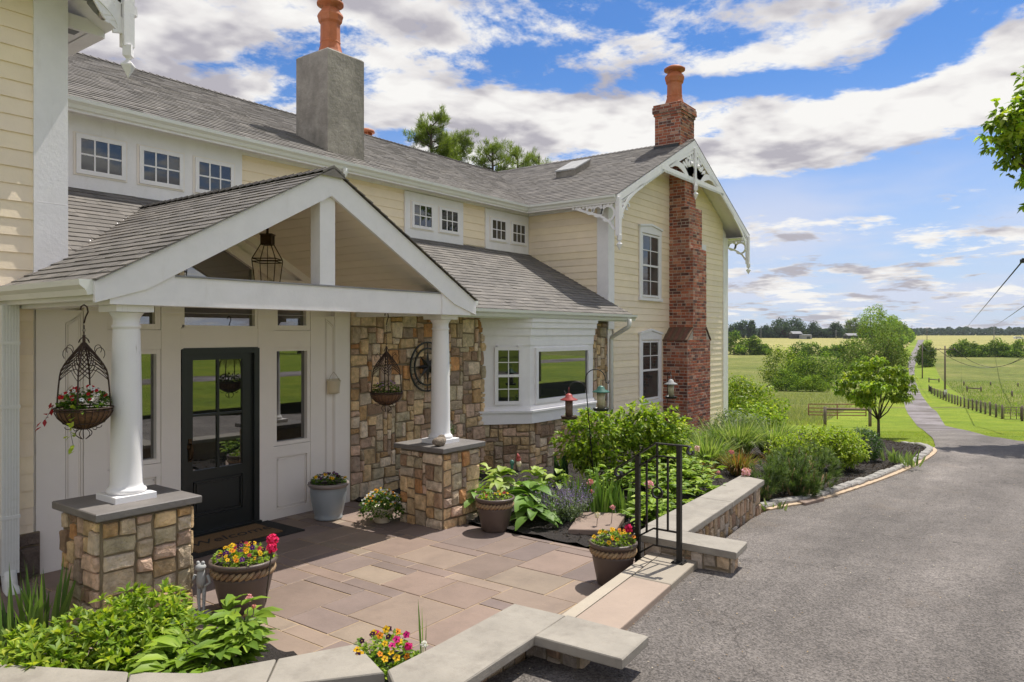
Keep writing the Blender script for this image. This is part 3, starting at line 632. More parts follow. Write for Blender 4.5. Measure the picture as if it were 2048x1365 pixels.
spout([(13.62, 7.18, 2.60), (13.62, 7.18, 2.45), (13.83, 7.72, 2.22), (13.83, 7.72, -.1)], .045, [(13.83, 7.72, .4)], 'downspout between the bay window and the wing')
spout([(8.2, 9.6, 5.05), (8.2, 9.6, 4.93), (8.0, 9.86, 4.78), (8.0, 9.86, 4.0)], .042, (), 'short downspout behind the porch gable')
w = MB()
for k in range(6): w.box(2.585 + k * .0235, 2.585 + k * .0235 + .019, 7.655, 7.66, .12, 2.56)
w.box(2.58, 2.72, 7.66, 7.76, .12, 2.56); w.tube([(2.65, 7.7, .14), (2.65, 7.68, .06), (2.63, 7.6, .0), (2.6, 7.42, -.0)], .065, 8)
ds_ = P(w, 'downspout', M['gutter'], label='square downspout at the left edge')
for z in (.62, 1.62, 2.2):
    s = MB(); s.box(2.572, 2.728, 7.650, 7.77, z, z + .03); s.build('strap', M['gutter'], ds_)
# --- windows
def window(fr, x0, x1, z0, z1, cols=1, rows=1, sw=.05, glass='glass', mt=.018, parent=None, label=None, d=.03, double=False, mw='white'):
    w = MB(); s = sw
    w.fbox(fr, x0, x0 + s, 0, d, z0, z1); w.fbox(fr, x1 - s, x1, 0, d, z0, z1); w.fbox(fr, x0 + s, x1 - s, 0, d - .002, z0, z0 + s); w.fbox(fr, x0 + s, x1 - s, 0, d - .002, z1 - s, z1)
    if double: zm = (z0 + z1) / 2; w.fbox(fr, x0 + s, x1 - s, 0, d + .008, zm - .022, zm + .022)
    o = P(w, 'window', M[mw], parent, label)
    p = MB(); p.fbox(fr, x0 + s - .004, x1 - s + .004, 0, .010, z0 + s - .004, z1 - s + .004); p.build('pane', M[glass], o)
    g = MB(); any_ = False
    def bars(za, zb, cols, rows):
        for c in range(1, cols): x = x0 + s + (x1 - x0 - 2 * s) * c / cols; g.fbox(fr, x - mt / 2, x + mt / 2, .004, d * .75, za, zb)
        for r in range(1, rows): z = za + (zb - za) * r / rows; g.fbox(fr, x0 + s, x1 - s, .004, d * .75 - .002, z - mt / 2, z + mt / 2)
    if double:
        bars(zm + .022, z1 - s, *double[0]); bars(z0 + s, zm - .022, *double[1]); any_ = True
    elif cols * rows > 1: bars(z0 + s, z1 - s, cols, rows); any_ = True
    if any_: g.build('muntins', M[mw], o)
    return o
fu = front(YU - .012)
for a_, b_, c_, d_ in ((3.9, 6.48, 4.10, 5.0), (9.91, 11.58, 4.12, 4.985), (12.32, XW - .03, 4.12, 4.985)): w = MB(); w.fbox(fu, a_, b_, 0, .035, c_, d_); P(w, 'window_surround', M['white'])
fu2 = front(YU - .048)
for a, b in ((4.14, 4.75), (4.93, 5.54), (5.72, 6.33), (10.07, 10.66), (10.84, 11.43), (12.46, 13.03), (13.20, 13.76)):
    s = MB(); s.fbox(fu2, a - .025, b + .025, 0, .012, 4.29, 4.83); P(s, 'window_casing', M['entry'])
    window(front(YU - .060), a, b, 4.31, 4.81, 3, 2, .055, mt=.02, d=.022)
def wingwin(x0, x1, z0, z1, zp, dbl, gl):
    f = front(YF - .016); w = MB(); c = .11
    w.fbox(f, x0 - c, x0, 0, .035, z0 - .02, z1 + .02); w.fbox(f, x1, x1 + c, 0, .035, z0 - .02, z1 + .02); w.fbox(f, x0 - c - .03, x1 + c + .03, 0, .06, z0 - .09, z0 - .02)
    m = (x0 + x1) / 2; w.prism([f(x0 - c, 0, z1 + .02), f(x1 + c, 0, z1 + .02), f(x1 + c, 0, z1 + .14), f(m, 0, zp - .03), f(x0 - c, 0, z1 + .14)], (0, -.04, 0))
    w.prism([f(x0 - c - .04, 0, z1 + .142), f(m, 0, zp - .028), f(x1 + c + .04, 0, z1 + .142), f(x1 + c + .04, 0, z1 + .185), f(m, 0, zp + .02), f(x0 - c - .04, 0, z1 + .185)], (0, -.065, 0))
    P(w, 'window_casing', M['white']); window(front(YF - .018), x0, x1, z0, z1, sw=.045, d=.028, double=dbl, glass=gl)
wingwin(15.43, 16.33, 3.16, 4.62, 4.86, ((2, 2), (2, 2)), 'curtain'); wingwin(15.43, 16.33, .76, 2.14, 2.4, ((2, 2), (1, 1)), 'curtain')
f = front(YF - .016)
for a_, b_ in ((2.9, 4.7), (.6, 2.2)): w = MB(); w.fbox(f, 18.1, 19.22, 0, .03, a_, b_); P(w, 'window_casing', M['white'])
window(front(YF - .04), 18.2, 19.1, 3.0, 4.6, sw=.045, d=.02, double=((2, 2), (2, 2))); window(front(YF - .04), 18.2, 19.1, .7, 2.1, sw=.045, d=.02, double=((2, 2), (1, 1)))
# --- stone facade right of the entry and round the bay
f = front(YF); w = MB(); stonework(w, frame(6.79, YF, 1, 0, 0, -1), 2.95, 2.62, 0, .076, 31); stonework(w, frame(12.9, YF, 1, 0, 0, -1), .95, 2.62, -.1, .075, 32, ws=(2, 3, 3), hs=(2, 3, 3))
w.mi = 1; w.box(6.8, 13.9, YF + .031, 8.2, -.5, 2.7); P(w, 'stone_wall', [M['stone'], M['mortar']], label='brown and tan fieldstone wall between the entry and the bay window')
w = MB(); w.box(7.05, 13.9, 7.30, YF + .03, 2.565, 2.60); P(w, 'soffit', M['white'], label='soffit under the lower roof')
w = MB(); stonework(w, frame(-.5, YF - .03, 1, 0, 0, -1), 3.45, .52, -.1, .1, 77, pal=[(.13, .09, .07), (.10, .075, .06)]); P(w, 'foundation', [M['stone'], M['mortar']])
# bay
BP = [(9.55, 7.88), (10.27, 7.26), (12.42, 7.26), (13.12, 7.88)]
def inset(k): return [(9.55 + k * 1.1, 7.88), (10.27 + k * .45, 7.26 + k), (12.42 - k * .45, 7.26 + k), (13.12 - k * 1.1, 7.88)]
bay = MB(); bay.vprism(inset(.06), .98, 2.19); bay.vprism(inset(.0), .775, .965); bay.vprism(inset(-.035), .965, 1.0); bay.vprism(inset(.035), 1.0, 1.06)
bay.vprism(inset(.045), 2.1, 2.27); bay.vprism(inset(.02), 2.27, 2.40); bay.vprism(inset(-.01), 2.40, 2.50); bay.vprism(inset(-.03), 2.5, 2.566)
bw = P(bay, 'bay_window', M['white'])
b0 = inset(.06); L0 = math.dist(b0[0], b0[1]); ux, uy = (b0[1][0] - b0[0][0]) / L0, (b0[1][1] - b0[0][1]) / L0
lf = frame(b0[0][0] + uy * .0, b0[0][1], ux, uy, uy, -ux)
window(lf, .26, .74, 1.10, 2.08, sw=.06, d=.035, double=((2, 2), (2, 2)), parent=bw, mt=.014)
ff = frame(b0[1][0], b0[1][1], 1, 0, 0, -1); W0 = b0[2][0] - b0[1][0]
window(ff, .13, W0 - .17, 1.10, 2.06, sw=.07, d=.045, parent=bw, glass='bayglass')
for a_ in (.30, .66): hh = MB(); hh.fbox(lf, a_, a_ + .04, .0, .05, 2.08, 2.10); hh.build('hinge', M['white'], bw)
b2 = inset(.09); w = MB(); L1 = math.dist(b2[0], b2[1]); ux, uy = (b2[1][0] - b2[0][0]) / L1, (b2[1][1] - b2[0][1]) / L1
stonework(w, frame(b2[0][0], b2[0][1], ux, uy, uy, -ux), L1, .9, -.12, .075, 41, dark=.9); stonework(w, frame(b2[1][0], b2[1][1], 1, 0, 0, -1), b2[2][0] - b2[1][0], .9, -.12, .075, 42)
w.mi = 1; w.vprism([b2[0], (b2[1][0] + .03, b2[1][1] + .04), (b2[2][0], b2[2][1] + .04), b2[3]], -.3, .77); P(w, 'stone_base', [M['stone'], M['mortar']], bw)
# --- entry: base wall, raised boards, glazing
fe = front(YF + .08); CX = 4.86
def zc(x): return 3.70 - kq * abs(x - 4.88)                      # underside of the vaulted ceiling
e = MB(); e.prism([fe(2.93, 0, 0), fe(6.79, 0, 0), fe(6.79, 0, zc(6.79)), fe(4.88, 0, zc(4.88)), fe(2.93, 0, zc(2.93))], (0, .1, 0)); ent = P(e, 'entry_surround', M['entry'])
b = MB(); D = .08
for s in (-1, 1):
    X = lambda a, c: (CX + s * a, CX + s * c) if s > 0 else (CX - c, CX - a)
    def bd(a, c, z0, z1, d=D): x = X(a, c); b.fbox(fe, x[0], x[1], 0, d, z0, z1)
    bd(.49, .71, 0, 2.9); bd(1.272, 1.50, 0, 2.75); bd(1.672, 1.93, 0, 2.62); bd(1.502, 1.67, 0, 2.53, .066)
    bd(.712, 1.27, 2.13, 2.34, .076); bd(.712, 1.27, 0, .11, .076); bd(.712, 1.27, .76, .90, .076); bd(.712, .76, .11, .76, .07); bd(1.222, 1.27, .11, .76, .07)
    bd(.712, 1.27, .11, .76, .045); bd(.775, 1.207, .135, .735, .056)
    for (a, c, z0, z1) in ((.78, 1.2, .14, .73),):
        for q in ((a, a + .012, z0, z1), (c - .012, c, z0, z1), (a, c, z0, z0 + .012), (a, c, z1 - .012, z1)): bd(q[0], q[1], q[2], q[3], .064)
    tr = [(CX + s * 1.52, .12), (CX + s * 1.66, .12), (CX + s * 1.66, 2.40), (CX + s * 1.52, 2.50), (CX + s * 1.52, .12)]
    b.strip(fe, tr, .012, .05, .078); tr = [(CX + s * 1.54, .14), (CX + s * 1.64, .14), (CX + s * 1.64, 2.385), (CX + s * 1.54, 2.46), (CX + s * 1.54, .14)]; b.strip(fe, tr, .008, .05, .074)
    bd(.712, 1.27, 2.86, 2.98, .076)
b.fbox(fe, CX - .488, CX + .488, 0, .078, 2.125, 2.36)
def slope(x0, x1, k0, k1, d):                                     # boards following the vault
    pts = [(x0, zc(x0) - k0), (x1, zc(x1) - k0), (x1, zc(x1) - k1), (x0, zc(x0) - k1)]; b.prism([fe(a, 0, z) for a, z in pts], (0, -d, 0))
slope(2.93, 4.88, .0, .10, .085); slope(4.88, 6.79, .0, .10, .085); slope(3.4, 4.88, .26, .36, .078); slope(4.88, 6.36, .26, .36, .078)
b.build('trim_boards', M['entry'], ent)
for s in (-1, 1):                                                  # sidelights and small transoms
    x0, x1 = sorted((CX + s * .715, CX + s * 1.268)); o = window(fe, x0, x1, .905, 2.128, sw=.045, d=.072, glass='entryglass', parent=ent, mw='entry'); o.name = 'sidelight'
    o = window(fe, x0, x1, 2.345, 2.855, sw=.06, d=.072, glass='entryglass', parent=ent, mw='entry'); o.name = 'transom_window'
w = MB(); zt = 2.37; x0, x1 = CX - .47, CX + .47
oz = lambda x, k: zc(x) - .36 - k
out = [(x0, zt), (x1, zt), (x1, oz(x1, 0)), (4.88, oz(4.88, 0)), (x0, oz(x0, 0))]; w.strip(fe, out + [out[0]], .055, 0, .072); tw = w.build('transom_window', M['entry'], ent)
p = MB(); p.prism([fe(x0, 0, zt), fe(x1, 0, zt), fe(x1, 0, oz(x1, 0)), fe(4.88, 0, oz(4.88, 0)), fe(x0, 0, oz(x0, 0))], (0, -.012, 0)); p.build('pane', M['entryglass'], tw)
# door
d = MB(); a, c = 4.40, 5.345
d.fbox(fe, a - .02, a + .04, 0, .088, 0, 2.13); d.fbox(fe, c - .05, c + .02, 0, .088, 0, 2.13); d.fbox(fe, a, c, 0, .086, 2.07, 2.14); d.fbox(fe, a - .02, c + .02, 0, .14, -.0, .045)
l0, l1 = a + .04, c - .05; gl0, gl1 = 4.53, 5.16
d.fbox(fe, l0, gl0, .01, .048, .045, 2.07); d.fbox(fe, gl1, l1, .01, .048, .045, 2.07); d.fbox(fe, gl0, gl1, .01, .0475, 2.0, 2.07); d.fbox(fe, gl0, gl1, .01, .0475, .64, .75); d.fbox(fe, gl0, gl1, .01, .0475, .045, .22)
d.fbox(fe, gl0, gl1, .01, .030, .22, .64); d.fbox(fe, gl0 + .05, gl1 - .05, .01, .042, .27, .59)
for q in ((gl0, gl1, .24, .255), (gl0, gl1, .605, .62)): d.fbox(fe, q[0] + .01, q[1] - .01, .03, .052, q[2], q[3])
d.fbox(fe, gl0 + .01, gl0 + .025, .03, .052, .24, .62); d.fbox(fe, gl1 - .025, gl1 - .01, .03, .052, .24, .62)
door = P(d, 'front_door', M['black']); p = MB(); p.fbox(fe, gl0, gl1, .012, .026, .75, 2.0); p.build('pane', M['entryglass'], door)
g = MB(); m = (gl0 + gl1) / 2; g.fbox(fe, m - .013, m + .013, .012, .046, .75, 2.0); g.fbox(fe, gl0, gl1, .012, .044, 1.36, 1.386); g.build('muntins', M['black'], door)
h = MB(); h.fbox(fe, 4.475, 4.515, .048, .056, .86, 1.12); h.tube([fe(4.495, .05, 1.06), fe(4.495, .095, 1.05), fe(4.50, .10, .98), fe(4.495, .09, .90), fe(4.49, .052, .88)], .011, 8); h.lathe(*fe(4.46, .075, 0)[:2], [(.005, 1.0), (.024, 1.005), (.028, 1.03), (.024, 1.05), (.005, 1.055)], 10); h.build('door_handle', M['brass'], door)
# --- porch timberwork
w = MB(); w.box(2.735, 7.055, 5.95, 6.14, 2.53, 2.775); P(w, 'porch_beam', M['white'], label='front beam of the porch')
w = MB(); w.box(2.74, 2.93, 6.142, 7.84, 2.53, 2.70); w.box(6.86, 7.05, 6.142, 7.84, 2.53, 2.70); w.box(2.93, 6.86, 7.76, 7.80, 2.53, 2.532); P(w, 'porch_beam', M['white'], label='side beams of the porch')
w = MB(); w.box(2.725, 7.06, 5.935, 6.16, 2.776, 2.79); P(w, 'beam_flashing', M['tin'])
w = MB()
for s in (-1, 1):
    o_, i_ = 4.88 + s * 2.27, 4.88; k = .262
    w.prism([(o_ - s * .0, 5.912, 2.70 - .0), (i_, 5.912, 2.70 + kq * 2.27), (i_, 5.912, 2.70 + kq * 2.27 - k), (o_ - s * .40, 5.912, 2.70 + kq * .4 - k), (o_, 5.912, 2.70 - k * .62)], (0, .036, 0))
w.box(2.728, 3.25, 5.93, 5.949, 2.53, 2.79); w.box(6.55, 7.062, 5.93, 5.949, 2.53, 2.79)
P(w, 'rake_board', M['white'], label='sloping front boards of the porch gable')
w = MB(); w.box(4.765, 4.955, 5.955, 6.10, 2.79, 3.68); P(w, 'king_post', M['white'])
w = MB(); n = 17
for s in (-1, 1):
    for k in range(n):
        x0 = 4.88 + s * 2.1 * k / n; x1 = 4.88 + s * (2.1 * (k + 1) / n - .006); q = .97 + R.random() * .06; w.col = (q, q, q)
        z0, z1 = zc(x0), zc(x1); w.prism([(x0, 5.95, z0), (x1, 5.95, z1), (x1, 5.95, z1 + .02), (x0, 5.95, z0 + .02)], (0, 1.98, 0))
w.col = (.8, .8, .8); w.prism([(2.78, 5.95, zc(2.78) + .022), (4.88, 5.95, zc(4.88) + .022), (6.98, 5.95, zc(6.98) + .022), (4.88, 5.95, zc(4.88) + .05)], (0, 1.98, 0))
P(w, 'porch_ceiling', M['ceiling'])
def pier(x0, x1, y0, y1, seed, cm):
    w = MB(); i = .065; X0, X1, Y0, Y1 = x0 + i, x1 - i, y0 + i, y1 - i; hz = .90
    w.col = (1, 1, 1)
    stonework(w, frame(X0, Y0, 1, 0, 0, -1), X1 - X0, hz, -.02, .064, seed, ws=(2, 2, 3, 4), hs=(2, 2, 3), dmax=.045); stonework(w, frame(X0, Y1, 0, -1, -1, 0), Y1 - Y0, hz, -.02, .064, seed + 1, ws=(2, 2, 3, 4), hs=(2, 2, 3), dmax=.045)
    stonework(w, frame(X1, Y0, 0, 1, 1, 0), Y1 - Y0, hz, -.02, .1, seed + 2, dmax=.045); w.mi = 1; w.box(X0 + .002, X1 - .002, Y0 + .002, Y1 - .002, -.03, .885)
    o = P(w, 'stone_pier', [M['stone'], M['mortar']]); cp = MB(); cp.bprism([(x0, y0), (x1, y0), (x1, y1), (x0, y1)], .90, .96, .007); cp.build('pier_cap', M[cm], o)
pier(2.54, 3.38, 5.74, 6.50, 51, 'darkcap'); pier(6.42, 7.20, 5.80, 6.62, 61, 'darkcap')
def column(x, y, seed):
    w = MB(); w.bprism([(x - .165, y - .165), (x + .165, y - .165), (x + .165, y + .165), (x - .165, y + .165)], .955, 1.01, .004)
    w.lathe(x, y, [(r_ * .885, z_) for r_, z_ in [(.155, 1.01), (.168, 1.02), (.170, 1.035), (.160, 1.052), (.146, 1.058), (.140, 1.075), (.136, 1.09), (.133, 1.3), (.131, 1.55), (.127, 1.85), (.121, 2.15), (.114, 2.33), (.112, 2.345),
                   (.121, 2.35), (.123, 2.36), (.121, 2.37), (.112, 2.375), (.112, 2.42), (.122, 2.44), (.140, 2.465), (.146, 2.475)]], 40)
    w.box(x - .15, x + .15, y - .15, y + .15, 2.476, 2.529); P(w, 'column', M['column'])
column(2.95, 6.13, 1); column(6.81, 6.20, 2)
# --- stucco chimney with clay pot
def claypot(cx, cy, z, h, r, parent, name='chimney_pot', cap=True, sc=1):
    p = [(1.25, 0), (1.22, .04), (1.0, .14), (.86, .24), (.84, .27), (.88, .29), (.84, .31), (.82, .60), (.98, .64), (1.02, .69), (1.10, .74), (1.02, .78), (.86, .82), (.70, .87)]
    w = MB(); w.lathe(cx, cy, [(r * a, z + h * b) for a, b in p], 8, False)
    if cap: w.lathe(cx, cy, [(r * .62, z + h * .86), (r * .62, z + h * .93), (r * 1.12, z + h * .93), (r * 1.12, z + h * .97), (r * .7, z + h * 1.03), (r * .12, z + h * 1.05)], 20)
    return w.build(name, M['clay'], parent)
w = MB(); cx0, cx1, cy0, cy1 = 8.26, 9.08, 10.12, 10.98
w.bprism([(cx0, cy0), (cx1, cy0), (cx1, cy1), (cx0, cy1)], 5.3, 7.22, .03); ch = P(w, 'chimney', M['stucco'], label='grey stucco chimney on the long roof')
claypot((cx0 + cx1) / 2, (cy0 + cy1) / 2, 7.2, 1.05, .21, ch)
w = MB(); w.lathe((cx0 + cx1) / 2, (cy0 + cy1) / 2, [(.12, 8.12), (.13, 8.3), (.21, 8.3), (.2, 8.36)], 14); w.build('flue_cap', M['black'], ch)
w = MB(); vx, vy = 12.55, 13.9; w.lathe(vx, vy, [(.17, 6.9), (.17, 7.17), (.12, 7.19), (.12, 7.27), (.05, 7.27)], 14)
for k in range(6): a_ = k * 1.047; w.box(vx + .13 * math.cos(a_) - .012, vx + .13 * math.cos(a_) + .012, vy + .13 * math.sin(a_) - .012, vy + .13 * math.sin(a_) + .012, 7.17, 7.29)
w.lathe(vx, vy, [(.2, 7.28), (.21, 7.30), (.19, 7.345), (.1, 7.38), (.02, 7.385)], 18); P(w, 'roof_vent', M['clay'])
# --- brick chimney on the gable
def bstack(x0, x1, y0, y1, z0, z1, seed, ob):
    bricks(ob, frame(x0, y0, 1, 0, 0, -1), x1 - x0, z0, z1, seed); bricks(ob, frame(x0, y1, 0, -1, -1, 0), y1 - y0, z0, z1, seed + 1); bricks(ob, frame(x1, y0, 0, 1, 1, 0), y1 - y0, z0, z1, seed + 2)
    ob.mi = 1; ob.col = (1, 1, 1); ob.box(x0 + .001, x1 - .001, y0 + .001, y1, z0, z1 + .003)
w = MB(); bstack(16.62, 18.02, 7.22, YF, -1.2, 2.16, 71, w); bstack(16.97, 17.77, 7.22, YF, 2.16, 4.38, 74, w); bstack(16.97, 17.73, 7.32, YF, 4.38, 5.40, 77, w); bstack(16.97, 17.60, 7.43, YF, 5.40, 6.5, 80, w)
bstack(16.99, 17.81, 7.56, 8.24, 6.5, 7.72, 84, w)
for k, (a_, b_) in enumerate(((7.72, 7.79), (7.79, 7.94), (7.94, 8.0))):
    q = (.025, .05, .03)[k]; bstack(16.99 - q, 17.81 + q, 7.56 - q, 8.24 + q, a_, b_, 90 + k * 3, w)
w.mi = 0
for s, xa, xb in ((1, 16.61, 16.985), (-1, 18.03, 17.755)):         # sloping brick shoulders
    for k in range(7):
        y0, y1 = 7.2 + k * .094, 7.2 + (k + 1) * .094 - .006; c = (.17, .075, .05) if k % 2 else (.14, .085, .05); w.col = c
        w.prism([(xa - s * .03, y0, 2.13), (xa - s * .03, y1, 2.13), (xb, y1, 2.45), (xb, y0, 2.45)], (0, 0, .028))
w.mi = 1; w.prism([(16.64, 7.225, 2.15), (16.97, 7.225, 2.15), (16.97, 7.225, 2.44)], (0, .6, 0)); w.prism([(18.0, 7.225, 2.15), (17.77, 7.225, 2.15), (17.77, 7.225, 2.4)], (0, .6, 0))
w.mi = 0
bc = P(w, 'brick_chimney', [M['brick'], M['bmortar']]); claypot(17.4, 7.9, 7.98, 1.02, .235, bc)
w = MB(); w.box(16.965, 17.835, 7.60, 8.265, 6.70, 6.98); P(w, 'chimney_flashing', M['black'])
# skylight
w = MB(); zs = lambda x: zE + S49 * (x - 13.45); x0, x1, y0, y1 = 15.55, 16.3, 9.7, 10.25
w.hexa([(x0, y0, zs(x0)), (x1, y0, zs(x1)), (x1, y1, zs(x1)), (x0, y1, zs(x0)), (x0, y0, zs(x0) + .16), (x1, y0, zs(x1) + .16), (x1, y1, zs(x1) + .16), (x0, y1, zs(x0) + .16)]); sk = P(w, 'skylight', M['stucco'])
g = MB(); g.hexa([(x0 - .02, y0 - .02, zs(x0 - .02) + .162), (x1, y0 - .02, zs(x1) + .162), (x1, y1 + .02, zs(x1) + .162), (x0 - .02, y1 + .02, zs(x0 - .02) + .162), (x0 - .02, y0 - .02, zs(x0) + .19), (x1, y0 - .02, zs(x1) + .2), (x1, y1 + .02, zs(x1) + .2), (x0 - .02, y1 + .02, zs(x0) + .19)]); g.build('skylight_lid', M['statue'], sk)
# --- gingerbread
def drop(mb, fr, a, zt, zb, r):                                    # turned pendant with a spear point
    h = zt - zb; pr = [(.55, 0), (.8, .02), (.8, .35), (.35, .42), (.3, .46), (1.0, .60), (1.0, .64), (.04, 1.0)]
    x, y, _ = fr(a, .04, 0); mb.lathe(x, y, [(r * q, zt - h * t) for q, t in pr][::-1], 4, False)
def rakes(fr, xc, half, zap, slope_, d0, d1, wid, scal=True):
    w = MB()
    for s in (-1, 1):
        A = [(xc, zap), (xc + s * half, zap - slope_ * half), (xc + s * half, zap - slope_ * half - wid * .8), (xc, zap - wid)]
        w.prism([fr(a, d1, z) for a, z in A], tuple(Vector(fr(0, d0, 0)) - Vector(fr(0, d1, 0))))
        if scal:
            n = int(half / .085)
            for k in range(n):
                a = (k + .5) / n * half; z = zap - slope_ * a - wid; r = .042
                w.prism([fr(xc + s * (a - r), d1 - .004, z + .02 + slope_ * r), fr(xc + s * (a + r), d1 - .004, z + .02 - slope_ * r), fr(xc + s * (a + r * .7), d1 - .004, z - .03 - slope_ * r), fr(xc + s * (a - r * .7), d1 - .004, z - .03 + slope_ * r)], tuple(Vector(fr(0, d0, 0)) - Vector(fr(0, d1, 0))))
    return w
fg = front(7.40)
w = rakes(fg, 17.42, 3.96, RZ - .02, S49, 0, .03, .20); P(w, 'rake_board', M['white'], label='scalloped gable boards of the wing')
w = MB(); zc0 = 6.06
w.fbox(fg, 15.55, 19.29, .0, .034, zc0, zc0 + .1)
for k in range(44): a_ = 15.6 + k * .085; w.fbox(fg, a_ + .012, a_ + .073, .002, .03, zc0 - .045, zc0)
w.fbox(fg, 17.37, 17.47, .0, .06, 5.98, 6.9); w.strip(fg, [(15.95, 6.19), (17.36, 6.80)], .05, .002, .03); w.strip(fg, [(18.89, 6.19), (17.48, 6.80)], .05, .002, .03)
for s in (-1, 1):
    for ang, L in ((8, 1.2), (20, 1.15), (33, 1.0), (48, .85), (64, .8), (80, .75)):
        t = math.radians(ang); pts = []
        for k in range(7): q = k / 6; r_ = .1 + L * q; tt = t + .35 * q * (1 - q) * 2 - .1; pts.append((17.42 + s * (.06 + r_ * math.cos(tt)), zc0 + .1 + min(r_ * math.sin(tt), 1)))
        pts = [p_ for p_ in pts if p_[1] < RZ - .2 - S49 * abs(p_[0] - 17.42)]
        if len(pts) > 2: w.strip(fg, pts, .25, .004, .028, True)
    w.strip(fg, [(17.42 + s * (.3 + .1 * math.cos(i)), 6.5 + .1 * math.sin(i)) for i in range(8)], .05, .0, .03); w.lathe(*fg(17.42 + s * .2, .02, 0)[:2], [(.05, 6.42), (.06, 6.47), (.05, 6.52)], 8)
drop(w, fg, 17.42, 5.98, 5.62, .085); P(w, 'gable_ornament', M['white'])
def bracket(fr, a0, dirn, zt, nm='eave_bracket', L=.72, Hh=.62, pend=True):
    w = MB(); pts = []
    rs = .49 if pend == 2 else 0
    for k in range(9): q = k / 8; pts.append((a0 + dirn * (.05 + L * q ** 1.7), zt - Hh + (Hh + rs * L - .04) * q ** .75))
    w.strip(fr, pts, .075, 0, .03)
    if rs:
        for q in (.25, .42, .6): a_ = L * q ** 1.7; w.strip(fr, [(a0 + dirn * (.05 + a_), zt - Hh + (Hh + rs * L) * q ** .75), (a0 + dirn * (.02 + a_ * .55), zt - .06)], .05, .003, .027)
    for c, r in (((.22, -.16), .12), ((.40, -.08), .07), ((.13, -.36), .06)):
        w.strip(fr, [(a0 + dirn * (c[0] + r * math.cos(t_)), zt + c[1] + r * math.sin(t_)) for t_ in [i * .6 for i in range(9)]], .035, .002, .026)
    w.fbox(fr, min(a0 - .05, a0 + .05), max(a0 - .05, a0 + .05), -.03, .065, zt - Hh - .12, zt + .05)
    if pend: drop(w, fr, a0, zt - Hh - .1, zt - Hh - .42, .07)
    return w
P(bracket(fg, 13.53, 1, 5.06, pend=2, L=1.05), 'eave_bracket', M['white'], label='pendant bracket at the left eave of the wing')
P(bracket(fg, 21.26, -1, 5.06, pend=2, L=1.05), 'eave_bracket', M['white'], label='pendant bracket at the right eave of the wing')
def sidefret(x):
    f = frame(x, 0, 0, 1, -1, 0); w = MB(); w.fbox(f, 7.48, 8.5, 0, .025, 5.0, 5.045)
    for k in range(12): w.fbox(f, 7.5 + k * .085, 7.56 + k * .085, 0, .022, 4.955, 5.0)
    for y, r, dz in ((7.62, .16, -.2), (7.86, .11, -.13), (8.05, .07, -.10)): w.strip(f, [(y + r * math.cos(t_), 5.0 + dz + r * math.sin(t_)) for t_ in [i * .5 for i in range(12)]], .05, .0, .024)
    w.strip(f, [(7.46, 4.45), (7.56, 4.60), (7.72, 4.72), (7.9, 4.80), (8.15, 4.88), (8.4, 4.97)], .05, .001, .023); return w
P(sidefret(13.52), 'eave_fretwork', M['white'], label='fretwork under the left eave of the wing'); P(sidefret(21.33), 'eave_fretwork', M['white'], label='fretwork under the right eave of the wing')
fb = front(7.32); w = bracket(fb, 3.52, -1, 5.62, L=.42, Hh=.42); w.prism([fb(3.3, 0, 5.3), fb(3.46, 0, 5.2), fb(3.46, 0, 5.75), fb(3.2, 0, 5.75), fb(3.2, 0, 5.45)], (0, -.02, 0)); w.fbox(fb, 3.18, 3.66, -.02, .03, 5.6, 5.8)
P(w, 'eave_bracket', M['white'], label='pendant bracket at the top left of the picture')
w = MB(); x, y = 3.30, 7.62; w.box(x - .05, x + .05, y - .04, y + .04, 5.55, 5.62); w.tube([(x, y, 5.56), (x + .01, y - .05, 5.50)], .02, 8)
w.tube([(x + .0, y - .02, 5.53), (x + .05, y - .08, 5.47), (x + .08, y - .12, 5.42)], [.03, .055, .05], 12); fl = P(w, 'flood_light', M['tin'])
w = MB(); w.tube([(x + .08, y - .12, 5.42), (x + .095, y - .14, 5.40)], [.06, .06], 12); w.build('lamp_lens', M['steel'], fl)
w = MB(); w.box(XB + .02, XB + .2, 8.0, 8.12, 5.354, 5.359); P(w, 'soffit_vent', M['tin'])
w = MB(); w.box(17.6, 17.95, YF - .05, YF - .02, 4.45, 4.5); P(w, 'wall_flashing', M['tin'])
# ================================================================== LOW WALLS, RAILING AND SMALL THINGS
WP = [(.42, .31, .20), (.36, .25, .16), (.45, .36, .27), (.30, .19, .12), (.40, .26, .12), (.27, .22, .17), (.48, .40, .32)]
wallr = empty('retaining_wall', (8, 3.1, 0), 'low stone wall with long smooth cap running beside the flower bed to the kerb', 'wall')
zc_ = .40
def capst(pts, z1, th=.062): mb = MB(); mb.bprism(pts, z1 - th, z1, .007); return mb
A_ = [(6.31, 2.29), (6.70, 2.33), (6.705, 3.32), (6.33, 3.30)]
capst(A_, zc_).build('cap', M['bluestone'], wallr)['label'] = 'short cap slab on the wall end beside the railing'
B1 = [(6.708, 2.915), (8.2, 3.02), (8.2, 3.425), (6.708, 3.36)]; B2 = [(8.206, 3.02), (9.69, 3.145), (9.83, 3.50), (8.206, 3.425)]
capst(B1, zc_ - .002).build('cap', M['bluestone'], wallr); capst(B2, zc_ - .003).build('cap', M['bluestone'], wallr)
w = MB(); hw = .335
def sfr(a, b):                                               # frame along a->b, facing the right-hand side
    L = math.dist(a, b); ux, uy = (b[0] - a[0]) / L, (b[1] - a[1]) / L; return frame(a[0], a[1], ux, uy, uy, -ux), L
